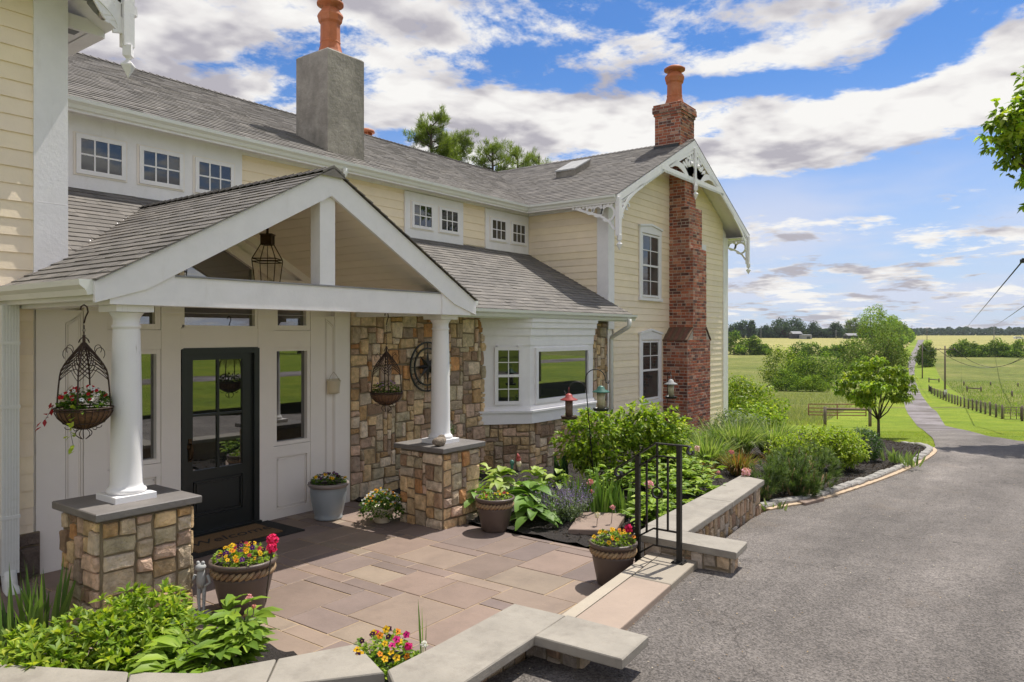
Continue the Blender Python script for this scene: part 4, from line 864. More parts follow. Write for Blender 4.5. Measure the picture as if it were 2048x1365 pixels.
for a, b, sd, z0 in (((6.60, 2.97), (9.66, 3.20), 5, -.25), ((9.66, 3.2), (9.77, 3.48), 6, -.25), ((6.37, 2.37), (6.63, 2.40), 7, -.1), ((6.37, 3.2), (6.37, 2.37), 8, -.1), ((6.63, 2.40), (6.63, 2.98), 9, -.1)):
    f_, L = sfr(a, b); stonework(w, f_, L, hw - z0, z0, .06, sd, ws=(1, 2, 2, 3), hs=(2, 3, 3, 4), pal=WP, dmin=.01, dmax=.028)
w.mi = 1; w.vprism([(6.6, 3.0), (9.64, 3.23), (9.74, 3.46), (6.6, 3.3)], -.3, hw); w.vprism([(6.39, 2.40), (6.61, 2.42), (6.61, 3.2), (6.39, 3.2)], -.1, hw)
w.build('stone_face', [M['stone'], M['mortar']], wallr)
walll = empty('retaining_wall', (3.6, 2.9, 0), 'low wall with pale T-shaped cap slabs at the near end of the steps', 'wall')
capst([(3.84, 2.07), (4.235, 2.10), (4.225, 2.70), (3.81, 2.675)], zc_ + .003).build('cap', M['bluestone'], walll)['label'] = 'short projecting cap slab at the drive'
capst([(2.62, 2.60), (3.805, 2.675), (4.22, 2.705), (4.19, 3.11), (3.36, 3.08), (2.93, 3.07)], zc_).build('cap', M['bluestone'], walll)['label'] = 'long cap slab beside the pansies'
w = MB()
for a, b, sd in (((2.75, 2.80), (3.95, 2.86), 15), ((3.97, 2.85), (3.97, 2.45), 16), ((3.97, 2.45), (4.12, 2.46), 17), ((4.12, 3.03), (2.8, 2.98), 18), ((4.12, 2.46), (4.12, 3.03), 19)):
    f_, L = sfr(a, b); stonework(w, f_, L, .40, -.06, .06, sd, ws=(1, 2, 2, 3), hs=(2, 3, 3), pal=WP, dmin=.01, dmax=.028)
w.mi = 1; w.vprism([(2.77, 2.82), (3.9, 2.88), (4.1, 2.88), (4.1, 3.0), (2.8, 2.96)], -.1, .338); w.vprism([(3.99, 2.47), (4.1, 2.48), (4.1, 2.88), (3.99, 2.88)], -.1, .337)
w.build('stone_face', [M['stone'], M['mortar']], walll)
walle = empty('retaining_wall', (2.4, 3.6, 0), 'curved low wall with pale cap slabs in front of the green shrub at the bottom left', 'wall')
capst([(2.40, 3.46), (2.905, 3.07), (3.075, 3.49), (2.655, 3.70)], zc_ - .004).build('cap', M['bluestone'], walle); capst([(1.87, 3.92), (2.394, 3.465), (2.645, 3.706), (2.28, 3.90), (2.05, 4.22)], zc_ - .005).build('cap', M['bluestone'], walle)
capst([(1.1, 4.9), (1.865, 3.93), (2.045, 4.23), (1.55, 5.1)], zc_ - .004).build('cap', M['bluestone'], walle)
w = MB(); w.vprism([(2.43, 3.5), (2.87, 3.16), (2.98, 3.44), (2.62, 3.64)], -.1, .334); w.vprism([(1.92, 3.93), (2.43, 3.5), (2.62, 3.64), (2.05, 4.14)], -.1, .334); w.vprism([(1.2, 4.9), (1.92, 3.95), (2.03, 4.15), (1.5, 5.05)], -.1, .334); w.build('stone_face', M['stone'], walle)
# railing
rl = empty('hand_railing', (6.2, 2.95, .25), 'black iron hand railing with scrolled ends beside the step', 'railing')
X0 = 6.2; yr, yl = 2.77, 3.18
def part(mb, nm, mt, par, lab=None):
    o = mb.build(nm, mt, par)
    if lab: o['label'] = lab
    return o
for y, z0, z1, nm in ((yr, .25, 1.30, 'post'), (yl, 0, 1.17, 'post')):
    w = MB(); w.box(X0 - .02, X0 + .02, y - .02, y + .02, z0, z1); part(w, nm, M['iron'], rl)
w = MB(); w.box(X0 - .055, X0 + .055, yr - .055, yr + .055, .25, .262)
for sx_ in (-1, 1):
    for sy_ in (-1, 1): w.lathe(X0 + sx_ * .04, yr + sy_ * .04, [(.008, .26), (.008, .272)], 6)
part(w, 'base_plate', M['iron'], rl)
f = side(X0); w = MB()
def sc(cy, cz, r0, r1, a0, a1, n=16): return [(cy + (r0 + (r1 - r0) * i / n) * math.cos(a0 + (a1 - a0) * i / n), cz + (r0 + (r1 - r0) * i / n) * math.sin(a0 + (a1 - a0) * i / n)) for i in range(n + 1)]
top = sc(2.655, 1.255, .012, .045, -math.pi * 1.2, math.pi * .5)[:-1] + [(2.68, 1.30), (3.0, 1.30), (3.4, 1.03)] + sc(3.375, .985, .045, .012, math.pi * .25, -math.pi * 1.6)
w.strip(f, top, .013, -.022, .022); part(w, 'handrail', M['iron'], rl)
for pts_ in ([(yr, 1.185), (3.0, 1.185), (3.4, .92)], [(yr, .52), (3.02, .52), (yl, .42)], [(yr, .37), (3.02, .37), (yl, .26)]): w = MB(); w.strip(f, pts_, .016, -.008, .008); part(w, 'cross_bar', M['iron'], rl)
for y, z0, z1 in ((2.88, .52, 1.19), (3.09, .47, 1.13), (2.985, .37, 1.30)):
    w = MB(); w.box(X0 - .008, X0 + .008, y - .008, y + .008, z0, z1) if y != 2.985 else (w.box(X0 - .008, X0 + .008, y - .008, y + .008, .37, .80), w.box(X0 - .008, X0 + .008, y - .008, y + .008, .90, 1.295), w.strip(f, sc(y, .85, .05, .05, 0, 2 * math.pi, 20), .014, -.01, .01))
    part(w, 'baluster', M['iron'], rl)
# pots
def rope_pot(label, x, y, z, h, r, gp='brown pots with a rope band'):
    t = empty('flower_pot', (x, y, z), label, 'flower pot', gp); w = MB()
    pr = [(.60, 0), (.63, .02), (.66, .06), (.78, .4), (.86, .64), (.875, .70), (.86, .705), (.865, .84), (.885, .86), (.90, .88), (.985, .905), (1.0, .93), (1.0, .965), (.97, .985), (.91, .985), (.88, .95), (.86, .86)]
    w.lathe(x, y, [(r * a, z + h * b) for a, b in pr], 40); w.build('pot_body', M['pot'], t)
    w = MB(); n = 30
    for k in range(n):
        a0 = 2 * math.pi * k / n; pts = []
        for i in range(5): q = i / 4; a = a0 + .30 * q; rr = r * (.872 + .03 * math.sin(math.pi * q)); pts.append((x + rr * math.cos(a), y + rr * math.sin(a), z + h * (.71 + .125 * q)))
        w.tube(pts, [.010, .016, .019, .016, .010], 6)
    w.build('rope_band', M['rope'], t); w = MB(); w.lathe(x, y, [(r * .87, z + h * .86), (r * .4, z + h * .90), (.01, z + h * .91)], 20); w.build('soil', M['soil'], t); return t
rope_pot('brown rope banded pot of pansies beside the left stone pier', 3.62, 5.52, 0, .43, .275)
rope_pot('brown rope banded pot with short stems beside the right stone pier', 6.83, 5.36, 0, .40, .235)
rope_pot('brown rope banded pot behind the iron railing', 6.02, 3.34, 0, .40, .225)
t = empty('flower_pot', (6.02, 7.36, 0), 'tall grey-blue glazed pot with tan rim by the white entry wall', 'flower pot'); w = MB(); r, h, x, y = .25, .46, 6.02, 7.36
w.lathe(x, y, [(r * a, h * b) for a, b in ((.55, 0), (.68, .02), (.70, .05), (.66, .08), (.72, .2), (.84, .5), (.89, .75), (.885, .86), (.9, .87))], 40); w.build('pot_body', M['greypot'], t)
w = MB(); w.lathe(x, y, [(r * a, h * b) for a, b in ((.89, .86), (.98, .90), (1.02, .94), (1.0, .98), (.92, .99), (.88, .95), (.85, .88))], 40); w.build('rim', M['potrim'], t)
w = MB(); w.lathe(x, y, [(r * .87, h * .9), (.01, h * .93)], 20); w.build('soil', M['soil'], t)
px_, py_, _ = AD(765, 9.05, 0); t = empty('flower_pot', (px_, py_, 0), 'small squat cream pot at the foot of the right pier', 'flower pot'); w = MB()
w.lathe(px_, py_, [(.09, 0), (.10, .015), (.085, .03), (.12, .09), (.14, .15), (.145, .19), (.13, .19), (.12, .16)], 28); w.build('pot_body', M['cream'], t); w = MB(); w.lathe(px_, py_, [(.13, .165), (.01, .175)], 18); w.build('soil', M['soil'], t)
px4, py4 = 3.16, 3.34; t = empty('flower_pot', (px4, py4, 0), 'dark low planter half hidden behind the pale cap slab', 'flower pot'); w = MB(); w.lathe(px4, py4, [(.14, 0), (.2, .25), (.215, .27), (.2, .27), (.19, .23)], 24); w.build('pot_body', M['black'], t); w = MB(); w.lathe(px4, py4, [(.19, .24), (.01, .25)], 18); w.build('soil', M['soil'], t)
# hanging baskets
def basket(label, x, y, zr, R0, zhook, lab2=None):
    t = empty('hanging_basket', (x, y, zr), label, 'hanging basket', 'iron hanging baskets in the porch'); w = MB(); H = zhook - zr
    n = 26
    for k in range(n):
        a = 2 * math.pi * k / n; ca, sa = math.cos(a), math.sin(a)
        pts = [(x + ca * R0 * q, y + sa * R0 * q, zr - R0 * .82 * d) for q, d in ((1.0, 0), (1.0, .18), (.9, .42), (.68, .7), (.38, .9), (.12, 1.0))]; w.tube(pts, .0035, 4)
    for q, d in ((1.02, -.02), (1.01, .1), (.72, .68)): w.tube([(x + math.cos(i * .3307) * R0 * q, y + math.sin(i * .3307) * R0 * q, zr - R0 * .82 * d) for i in range(20)], .007 if d < 0 else .004, 6)
    w.build('bowl_cage', M['rust'], t)
    w = MB(); w.lathe(x, y, [(R0 * .10, zr - R0 * .80), (R0 * .37, zr - R0 * .72), (R0 * .66, zr - R0 * .55), (R0 * .87, zr - R0 * .33), (R0 * .96, zr - R0 * .12), (R0 * .97, zr - .01), (R0 * .85, zr - .03), (.01, zr - .02)], 28); w.build('liner', M['coco'], t)
    w = MB(); za = zr + R0 * 2.55
    legs = []
    for k in range(4):
        a = math.pi / 4 + k * math.pi / 2 + .15; pts = []
        for i in range(13):
            q = i / 12; rr = R0 * (.94 - .16 * q - .2 * q ** 3 - .56 * max(0, q - .55) ** 1.3 / .45 ** 1.3) if q < 1 else .01; pts.append((rr, zr + (za - zr) * q))
        pts = [(max(.006, p), z) for p, z in pts]; legs.append((a, pts)); w.tube([(x + math.cos(a) * p, y + math.sin(a) * p, z) for p, z in pts], .006, 6)
    def rad(z): return interp([(zz, pp) for pp, zz in legs[0][1]], z)
    for k in range(4):                                        # lattice arches between neighbouring legs
        a0, a1 = legs[k][0], legs[k][0] + math.pi / 2
        for j in range(7):
            zb = zr + (za - zr) * (.42 + .07 * j); zt = zb + (za - zr) * .17; pts = []
            for i in range(9):
                q = i / 8; z = zb + (zt - zb) * math.sin(math.pi * q); z = min(z, za - .01); a = a0 + (a1 - a0) * q; rr = rad(z) * (1 - .28 * math.sin(math.pi * q)); pts.append((x + math.cos(a) * rr, y + math.sin(a) * rr, z))
            w.tube(pts, .0032, 4, False)
        for j in range(6):
            for sg in (0, 1):
                pts = []
                for i in range(6): q = i / 5; z = zr + (za - zr) * (.50 + .07 * j + .2 * q); z = min(z, za - .01); qq = q * .5 if sg == 0 else 1 - q * .5; a = a0 + (a1 - a0) * qq; rr = rad(z) * (1 - .28 * math.sin(math.pi * qq)); pts.append((x + math.cos(a) * rr, y + math.sin(a) * rr, z))
                w.tube(pts, .003, 4, False)
        a = a0; r2 = rad(zr + (za - zr) * .8)                     # scroll ears
        for rr, zz, c in ((1.25, .83, .035), (1.1, .9, .025)): w.tube([(x + math.cos(a) * (r2 * rr + c * math.cos(t_)), y + math.sin(a) * (r2 * rr + c * math.cos(t_)), zr + (za - zr) * zz + c * 1.4 * math.sin(t_)) for t_ in [i * .6 - .8 for i in range(9)]], .003, 4, False)
    w.build('arched_frame', M['rust'], t)
    w = MB(); zz = za
    for s_ in (-1, 1): w.tube([(x + s_ * (.01 + .03 * math.sin(q * 2.4)), y, zz + .02 + .02 * math.cos(q * 5)) for q in [i / 8 for i in range(9)]], .004, 4, False)
    w.tube([(x, y, za - .02), (x, y, za + .06)], .012, 8); k = 0; z = za + .07
    while z < zhook - .14:                                     # chain links
        pts = [((x + .008 * math.cos(t_)) if k % 2 else x, y if k % 2 else y + .008 * math.cos(t_), z + .017 * math.sin(t_)) for t_ in [i * 1.0472 for i in range(7)]]; w.tube(pts, .0026, 4, False); z += .027; k += 1
    w.tube([(x, y, z), (x + .012, y - .0, z + .05), (x + .03, y, z + .09), (x + .022, y, z + .13), (x - .0, y, z + .145), (x - .022, y, z + .13), (x - .026, y, z + .105)], .006, 6); w.tube([(x, y, z + .14), (x, y, zhook + .02)], .0018, 4)
    w.build('chain', M['rust'], t)
    w = MB()
    for k in range(5):
        a = k * 1.2566; b = zr - R0 * .9
        w.tube([(x + math.cos(a) * (.01 + .05 * math.sin(q * 3)), y + math.sin(a) * (.01 + .05 * math.sin(q * 3)), b + .03 - .09 * q) for q in [i / 8 for i in range(9)]], .0035, 4, False)
        w.tube([(x + math.cos(a) * (R0 * .55 + .025 * math.cos(t_)), y + math.sin(a) * (R0 * .55 + .025 * math.cos(t_)), zr - R0 * .72 + .02 * math.sin(t_)) for t_ in [i * .7 + 2 for i in range(7)]], .003, 4, False)
    w.build('scroll_finial', M['rust'], t); return t
bx1, by1 = AD(168, 5.78)[:2]; basket('rusty iron hanging basket with red and white flowers left of the near column', bx1, by1, 1.72, .20, 2.50)
bx2, by2 = AD(773, 8.6)[:2]; basket('rusty iron hanging basket in front of the stone wall', bx2, by2, 1.62, .185, 2.52)
# lantern
lx, ly = 4.86, 6.96; t = empty('porch_lantern', (lx, ly, 2.9), 'tapered brass and glass lantern hanging in the porch gable', 'lantern'); w = MB()
za, zb, zw, zt_ = 2.62, 2.62, 3.11, 3.37
def sq(r, z): return [(lx + r * a, ly + r * b, z) for a, b in ((-1, -1), (1, -1), (1, 1), (-1, 1))]
rot = lambda p, a=.64: (lx + (p[0] - lx) * math.cos(a) - (p[1] - ly) * math.sin(a), ly + (p[0] - lx) * math.sin(a) + (p[1] - ly) * math.cos(a), p[2])
lv_ = [[rot(p) for p in sq(r_, z_)] for r_, z_ in ((.075, 2.60), (.125, 3.08), (.125, 3.11), (.055, 3.27), (.055, 3.37))]
for i in range(4):
    for j in range(4): w.tube([lv_[i][j], lv_[i + 1][j]], .006, 4)
for q in (0, 1, 2, 3):
    for j in range(4): w.tube([lv_[q][j], lv_[q][(j + 1) % 4]], .006, 4)
w.add(lv_[3] + lv_[4], [(0, 1, 5, 4), (1, 2, 6, 5), (2, 3, 7, 6), (3, 0, 4, 7), (4, 5, 6, 7)]); w.add([rot(p) for p in sq(.078, 2.585)] + [rot(p) for p in sq(.078, 2.605)], [(0, 1, 2, 3), (4, 5, 6, 7), (0, 1, 5, 4), (1, 2, 6, 5), (2, 3, 7, 6), (3, 0, 4, 7)]); w.add([rot(p) for p in sq(.066, 3.385)] + [rot(p) for p in sq(.066, 3.37)], [(0, 1, 2, 3), (4, 5, 6, 7), (0, 1, 5, 4), (1, 2, 6, 5), (2, 3, 7, 6), (3, 0, 4, 7)])
w.build('lantern_frame', M['brass'], t); w = MB()
for i in (0, 2): w.add(lv_[i] + lv_[i + 1], [(0, 1, 5, 4), (1, 2, 6, 5), (2, 3, 7, 6), (3, 0, 4, 7)])
w.build('glass_panes', M['lampglass'], t)
w = MB()
for k in range(3):
    a = k * 2.09; cx_, cy_ = lx + .03 * math.cos(a), ly + .03 * math.sin(a); w.lathe(cx_, cy_, [(.009, 2.62), (.009, 2.80)], 8); w.lathe(cx_, cy_, [(.008, 2.80), (.014, 2.83), (.009, 2.87), (.001, 2.90)], 8)
w.build('candle_bulbs', M['cream'], t); w = MB(); w.tube([(lx, ly, 2.6), (lx, ly, 3.27)], .004, 5); w.tube([(lx, ly, 3.38), (lx, ly, 3.48)], .014, 8); z = 3.49; k = 0
while z < 3.72: w.tube([((lx + .01 * math.cos(q)) if k % 2 else lx, ly if k % 2 else ly + .01 * math.cos(q), z + .02 * math.sin(q)) for q in [i * 1.0472 for i in range(7)]], .003, 4, False); z += .032; k += 1
w.build('chain', M['brass'], t)
# compass star on the stone wall
sx_, sz_ = 8.24, 1.80; t = empty('wall_star', (sx_, 7.78, sz_), 'black metal compass star in a double ring on the stone wall', 'wall ornament'); f = frame(sx_, 7.775, 1, 0, 0, -1, sz_); w = MB()
for r_ in (.37, .28): w.strip(f, [(r_ * math.cos(i * math.pi / 18), r_ * math.sin(i * math.pi / 18)) for i in range(37)], .024, 0, .02)
for k in range(8):
    a = k * math.pi / 4; w.strip(f, [(.28 * math.cos(a), .28 * math.sin(a)), (.37 * math.cos(a), .37 * math.sin(a))], .012, .002, .01)
w.build('ring', M['iron'], t); w = MB()
for k in range(8):
    a = k * math.pi / 4; L = .29 if k % 2 == 0 else .24; b1, b2 = a + .39, a - .39
    w.add([f(0, .05, 0), f(.09 * math.cos(b1), .012, .09 * math.sin(b1)), f(L * math.cos(a), .012, L * math.sin(a)), f(.09 * math.cos(b2), .012, .09 * math.sin(b2)), f(.09 * math.cos(a), .04, .09 * math.sin(a))], [(0, 1, 4), (1, 2, 4), (2, 3, 4), (3, 0, 4)])
w.build('star', M['iron'], t)
# wall pockets
def pocket(label, x):
    t = empty('wall_pocket', (x, 7.80, 1.6), label, 'wall planter', 'cream wall pockets beside the entry'); w = MB(); f = frame(x, 7.84, 1, 0, 0, -1)
    n = 12
    for (z0, z1, r0, r1, q0, q1) in ((1.50, 1.52, .075, .09, .05, .065), (1.52, 1.66, .09, .105, .065, .085), (1.66, 1.675, .11, .112, .09, .09)):
        lo = [f(r0 * math.cos(math.pi * i / n), q0 * math.sin(math.pi * i / n), z0) for i in range(n + 1)]; hi = [f(r1 * math.cos(math.pi * i / n), q1 * math.sin(math.pi * i / n), z1) for i in range(n + 1)]
        w.add(lo + hi, [(i, i + 1, n + 2 + i, n + 1 + i) for i in range(n)]); w.face(lo)
    w.box(x - .105, x + .105, 7.832, 7.84, 1.5, 1.70); w.build('pocket', M['cream'], t)
    w = MB(); w.tube([f(-.095, .02, 1.67), f(-.05, .012, 1.74), f(0, .008, 1.79), f(.05, .012, 1.74), f(.095, .02, 1.67)], .003, 4); w.build('hanger', M['rope'], t)
pocket('cream wall pocket hanging on the white panel between the sidelight and the stone wall', 6.49); pocket('cream wall pocket hanging behind the flowering basket at the left', 3.24)
# mats
t = empty('door_mat', (4.9, 7.5, 0), 'tan coir mat with dark writing on a black rubber mat at the door', 'door mat'); w = MB(); w.bprism([(4.08, 7.12), (5.48, 7.12), (5.48, 7.84), (4.08, 7.84)], .0, .014, .003); w.build('rubber_mat', M['rubber'], t)
w = MB(); w.bprism([(4.22, 7.24), (5.26, 7.24), (5.26, 7.76), (4.22, 7.76)], .013, .032, .004); w.build('coir_mat', M['coir'], t)
cu = bpy.data.curves.new('lettering', 'FONT'); cu.body = 'Welcome'; cu.size = .25; cu.extrude = .001; cu.align_x = 'CENTER'; cu.shear = .25; tmp = bpy.data.objects.new('tmp', cu); C.objects.link(tmp); bpy.context.view_layer.update()
me = bpy.data.meshes.new_from_object(tmp); bpy.data.objects.remove(tmp); me.materials.clear(); me.materials.append(M['rubber']); lt = link('lettering', me, t); lt.location = (4.76 - 4.9, 7.42 - 7.5, .0335)
w = MB(); w.bprism([(1.9, 5.9), (2.38, 5.9), (2.38, 7.3), (1.9, 7.3)], .0, .014, .003); tag(w.build('rubber_mat', M['rubber']), 'black rubber mat on the patio at the far left behind the iris leaves', 'door mat')
# frog statue
fx, fy, fd = 0, 0, 6.02; fx, fy = AD(403, 6.05)[:2]; w = MB(); U = Vector((ST, -CT, 0)); F = Vector((-CT, -ST, 0))
def q_(u, f_, z): return Vector((fx, fy, z)) + U * u + F * f_
w.lathe(fx, fy, [(.075, 0), (.078, .015), (.07, .03), (.03, .035)], 18)
for s_ in (-1, 1):
    w.tube([q_(s_ * .018, .03, .04), q_(s_ * .018, 0, .05), q_(s_ * .022, .005, .16), q_(s_ * .02, -.005, .25)], [.014, .011, .016, .02], 8); w.tube([q_(s_ * .05, 0, .33), q_(s_ * .075, .01, .27), q_(s_ * .04, .04, .25 if s_ > 0 else .33)], [.014, .011, .009], 8)
w.tube([q_(0, 0, .23), q_(0, .008, .28), q_(0, .004, .34), q_(0, 0, .38)], [.03, .038, .036, .022], 10); w.ball(q_(0, .02, .40), .042, 12, 8, sq=(1.05, 1.05, .75)); w.ball(q_(-.02, .02, .435), .016); w.ball(q_(.02, .02, .435), .016)
tag(w.build('frog_statue', M['statue']), 'slim grey standing frog statue between the left pier and the pansy pot', 'garden statue')
# fossil rock on the far pier
w = MB(); rx_, ry_ = 6.55, 5.98; w.ball((rx_, ry_, 1.015), .085, 12, 8, .35, (1.1, .7, .7)); w.ball((rx_ + .06, ry_ + .02, 1.03), .06, 10, 6, .4, (1, .8, .9)); tag(w.build('rock', M['rock']), 'knobbly brown rock on the far pier at the column base', 'rock')
# stepping stone, saucepan, garden stake
w = MB(); w.bprism([(7.08, 4.50), (7.36, 4.05), (8.12, 4.32), (7.86, 4.82)], .03, .095, .008); w.col = (1, 1, 1); tag(w.build('stepping_stone', M['tread']), 'flat brown paving slab lying on the mulch beside the patio', 'paving slab')
M['step2'] = surf('brown_slab', (.26, .19, .15), .8, .2, 4, bump=.3); bpy.data.objects['stepping_stone'].data.materials[0] = M['step2']
w = MB(); w.bprism([(10.55, 2.86), (11.05, 2.74), (11.15, 3.05), (10.7, 3.15)], -.08, -.02, .008); tag(w.build('stepping_stone', M['step2']), 'flat brown slab beside the kerb below the dwarf pines', 'paving slab')
kx, ky = AD(1130, 8.93)[:2]; t = empty('saucepan', (kx, ky, .095), 'old steel saucepan left on the paving slab', 'saucepan'); w = MB(); w.lathe(kx, ky, [(.066, .096), (.072, .1), (.074, .18), (.078, .182), (.07, .182), (.068, .11), (.01, .105)], 24); w.build('pan', M['steel'], t)
w = MB(); w.tube([Vector((kx, ky, .17)) - U * .07, Vector((kx, ky, .178)) - U * .12, Vector((kx, ky, .168)) - U * .2], [.008, .011, .013], 8); w.build('handle', M['steel'], t)
gx_, gy_ = AD(1032, 9.3)[:2]; t = empty('garden_stake', (gx_, gy_, 0), 'thin garden stake topped by a small red and green figure above the hostas', 'garden ornament'); w = MB(); w.tube([(gx_, gy_, 0), Vector((gx_, gy_, .36)), Vector((gx_, gy_, .66)) + U * .0], .004, 5); w.build('stake', M['iron'], t)
w = MB(); w.ball(Vector((gx_, gy_, .68)) - U * .05, .03, sq=(1, 1, 1.3)); w.tube([Vector((gx_, gy_, .60)) - U * .05, Vector((gx_, gy_, .66)) - U * .05], .018, 8); w.build('green_ornament', M['green'], t)
w = MB(); w.ball(Vector((gx_, gy_, .72)) + U * .03, .032); w.tube([Vector((gx_, gy_, .74)) + U * .03, Vector((gx_, gy_, .80)) + U * .02], [.03, .004], 8); w.build('red_cap', M['red'], t); w = MB(); w.ball(Vector((gx_, gy_, .67)) + U * .035, .035, sq=(1, 1, 1.2)); w.build('figure_body', M['cream'], t)
# bird feeders and shepherd hooks
def hook(label, u, d, arms, lean=.0):
    x, y, _ = AD(u, d, 0); t = empty('shepherd_hook', (x, y, 0), label, 'garden hook'); B = Vector((x, y, 0)); w = MB()
    for side_, zb, r, dr_ in arms:
        top = zb; pts = [B, B - U * lean * zb * .5 + Vector((0, 0, zb * .5)), B - U * lean * zb + Vector((0, 0, zb))]; c = pts[-1] + U * side_ * r
        pts += [c + U * (-side_) * r * math.cos(a) + Vector((0, 0, r * 1.05 * math.sin(a))) for a in [i * math.pi / 9 for i in range(1, 10)]] + [c + U * side_ * (r + .01) + Vector((0, 0, -dr_)), c + U * side_ * (r + .04) + Vector((0, 0, -dr_ - .01)), c + U * side_ * (r + .05) + Vector((0, 0, -dr_ + .03))]
        w.tube(pts, .007, 8)
    w.build('hook_pole', M['iron'], t); return t
hook('double black shepherd hook holding the red and green feeders', 1192, 10.0, [(-1, 1.52, .125, .02), (1, 1.68, .135, .04)], .085)
def feeder(label, u, d, ztop, cap, tube_, rc, sc_=1, group='bird feeders on garden hooks'):
    x, y, _ = AD(u, d, 0); t = empty('bird_feeder', (x, y, ztop), label, 'bird feeder', group); k = sc_
    w = MB(); w.lathe(x, y, [(r_ * k, ztop - z_ * k) for r_, z_ in ((.01, -.02), (.03, -.01), (.045, .0), (.05, .03), (.115, .06), (.118, .072), (.05, .07), (.05, .08))], 24); w.tube([(x, y, ztop), (x, y, ztop + .1 * k)], .003, 4); w.build('feeder_roof', cap, t)
    w = MB(); w.lathe(x, y, [(rc * k, ztop - .08 * k), (rc * k * .92, ztop - .29 * k)], 20); w.build('seed_tube', tube_, t)
    w = MB(); w.lathe(x, y, [(rc * k, ztop - .29 * k), (.105 * k, ztop - .30 * k), (.11 * k, ztop - .285 * k), (.112 * k, ztop - .29 * k), (.1 * k, ztop - .325 * k), (.04 * k, ztop - .33 * k)], 24); w.build('seed_tray', M['rust'] if tube_ is M['seed'] else M['black'], t)
feeder('red roofed bird feeder with dark seed tube on the double hook', 1138, 9.95, 1.48, M['red'], M['seed'], .052)
feeder('green roofed bird feeder with a cloudy tube beside the downspout', 1202, 10.15, 1.57, M['green'], M['tube'], .058)
hook('single black shepherd hook in front of the brick chimney', 1332, 13.4, [(1, 1.58, .03, .1)], -.02); feeder('pale roofed bird feeder in front of the brick chimney', 1342, 13.35, 1.46, M['statue'], M['tube'], .055)
# ================================================================== PLANTS AND TREES
LIME = [(.40, .50, .05), (.30, .42, .04), (.22, .34, .035)]; MID = [(.16, .27, .03), (.12, .21, .028), (.22, .32, .04)]; DARK = [(.055, .115, .025), (.075, .15, .03), (.04, .085, .022)]
YEL = [(.50, .54, .055), (.40, .48, .05), (.30, .40, .04)]; OLIVE = [(.20, .23, .05), (.15, .18, .04), (.25, .27, .06)]
def stems(mb, base, tips, r=.006, n=5, bow=.15):
    for t_ in tips:
        b = Vector(base) + Vector(((R.random() - .5) * .12, (R.random() - .5) * .12, 0)) * max(1, r / .01); t_ = Vector(t_); m = b.lerp(t_, .5) + Vector(((R.random() - .5) * bow, (R.random() - .5) * bow, abs(t_.z - b.z) * .1))
        mb.tube([b, b.lerp(m, .5) + Vector((0, 0, .02)), m, m.lerp(t_, .5) + Vector((0, 0, .02)), t_], [r * 1.25, r * 1.1, r, r * .8, r * .5], n, False)
def shrub(name, label, cat, loc, blobs, n, m, L, W, cols, K=2, droop=.3, group=None, mat='leaf', spread=1.0, shell=.4, stem_r=.008, fold=.25, var=.2, single=False, nst=9):
    x, y, z = loc; t = empty(name, loc, label, cat, group); B = [(x + b[0], y + b[1], z + b[2], b[3], b[4], b[5]) for b in blobs]
    P_, D_, k = crown_pts(B, n, shell); ok = P_[:, 2] > z + .01; P_, D_ = P_[ok], D_[ok]; lv = LV()
    if single: lv.leaves(P_, D_ * .7 + rdirs(len(P_)) * .8 + np.array([0, 0, .5]), L * (.7 + .6 * NR.random(len(P_))), W, shades(len(P_), cols, var))
    else: rosettes(lv, P_, D_ + np.array([0, 0, .4]), m, L, W, cols, droop, K, spread, var, fold)
    lv.build('foliage', M[mat], t); mb = MB(); stems(mb, (x, y, z - .05), [(b[0] + (R.random() - .5) * b[3], b[1] + (R.random() - .5) * b[4], b[2] + b[5] * (R.random() - .2)) for b in B for _ in range(max(1, nst // len(B)))], stem_r)
    mb.build('stems', M['bark'], t); return t
def bl(*a): return [tuple(q) for q in a]
# ---- front bed (bottom left)
x, y, _ = AD(205, 4.75, .05)
shrub('azalea_shrub', 'bright green small leaved shrub filling the bed behind the curved wall', 'shrub', (x, y, .05), bl((-.40, -.0, .22, .30, .30, .20), (-.05, .02, .27, .34, .32, .22), (.27, .08, .30, .30, .30, .22), (.1, -.32, .16, .30, .22, .2), (-.35, .32, .18, .3, .25, .18), (.46, .2, .24, .2, .22, .2), (.4, -.2, .18, .25, .22, .2)), 950, 7, .082, .027, LIME + MID + YEL[:1], spread=.9)
def peony(label, x, y, z, h, rad, nst, cols=MID + LIME[1:], group='leafy peony plants', L=.15, cat='peony'):
    t = empty('peony_plant', (x, y, z), label, cat, group); lv = LV(); mb = MB(); tips = []
    for k in range(nst):
        a = R.random() * 6.283; q = R.random() ** .5; tx, ty, tz = x + math.cos(a) * rad * q, y + math.sin(a) * rad * q, z + h * (1 - .35 * q * q) * (.85 + .2 * R.random()); tips.append((tx, ty, tz))
        b = Vector((x, y, z)); tp = Vector((tx, ty, tz))
        P_ = []; D_ = []
        for j in range(6):
            f_ = .4 + .6 * j / 5; c = b.lerp(tp, f_); c.z = z + (tz - z) * (f_ ** .8); aa = j * 2.4 + a
            for q2 in (-.55, -.2, .2, .55): P_.append(c + Vector((math.cos(aa), math.sin(aa), .3)) * .04); D_.append((math.cos(aa + q2), math.sin(aa + q2), .35 + .3 * R.random()))
        n = len(P_); lv.blades(np.array(P_), np.array(D_), L * (.7 + .6 * NR.random(n)), L * .36, K=3, droop=.35, fold=.3, col=shades(n, cols, .15), roll=.3)
    lv.build('foliage', M['gloss'], t); stems(mb, (x, y, z), tips, .004, 4, .05); mb.build('stems', M['bark'], t); return t
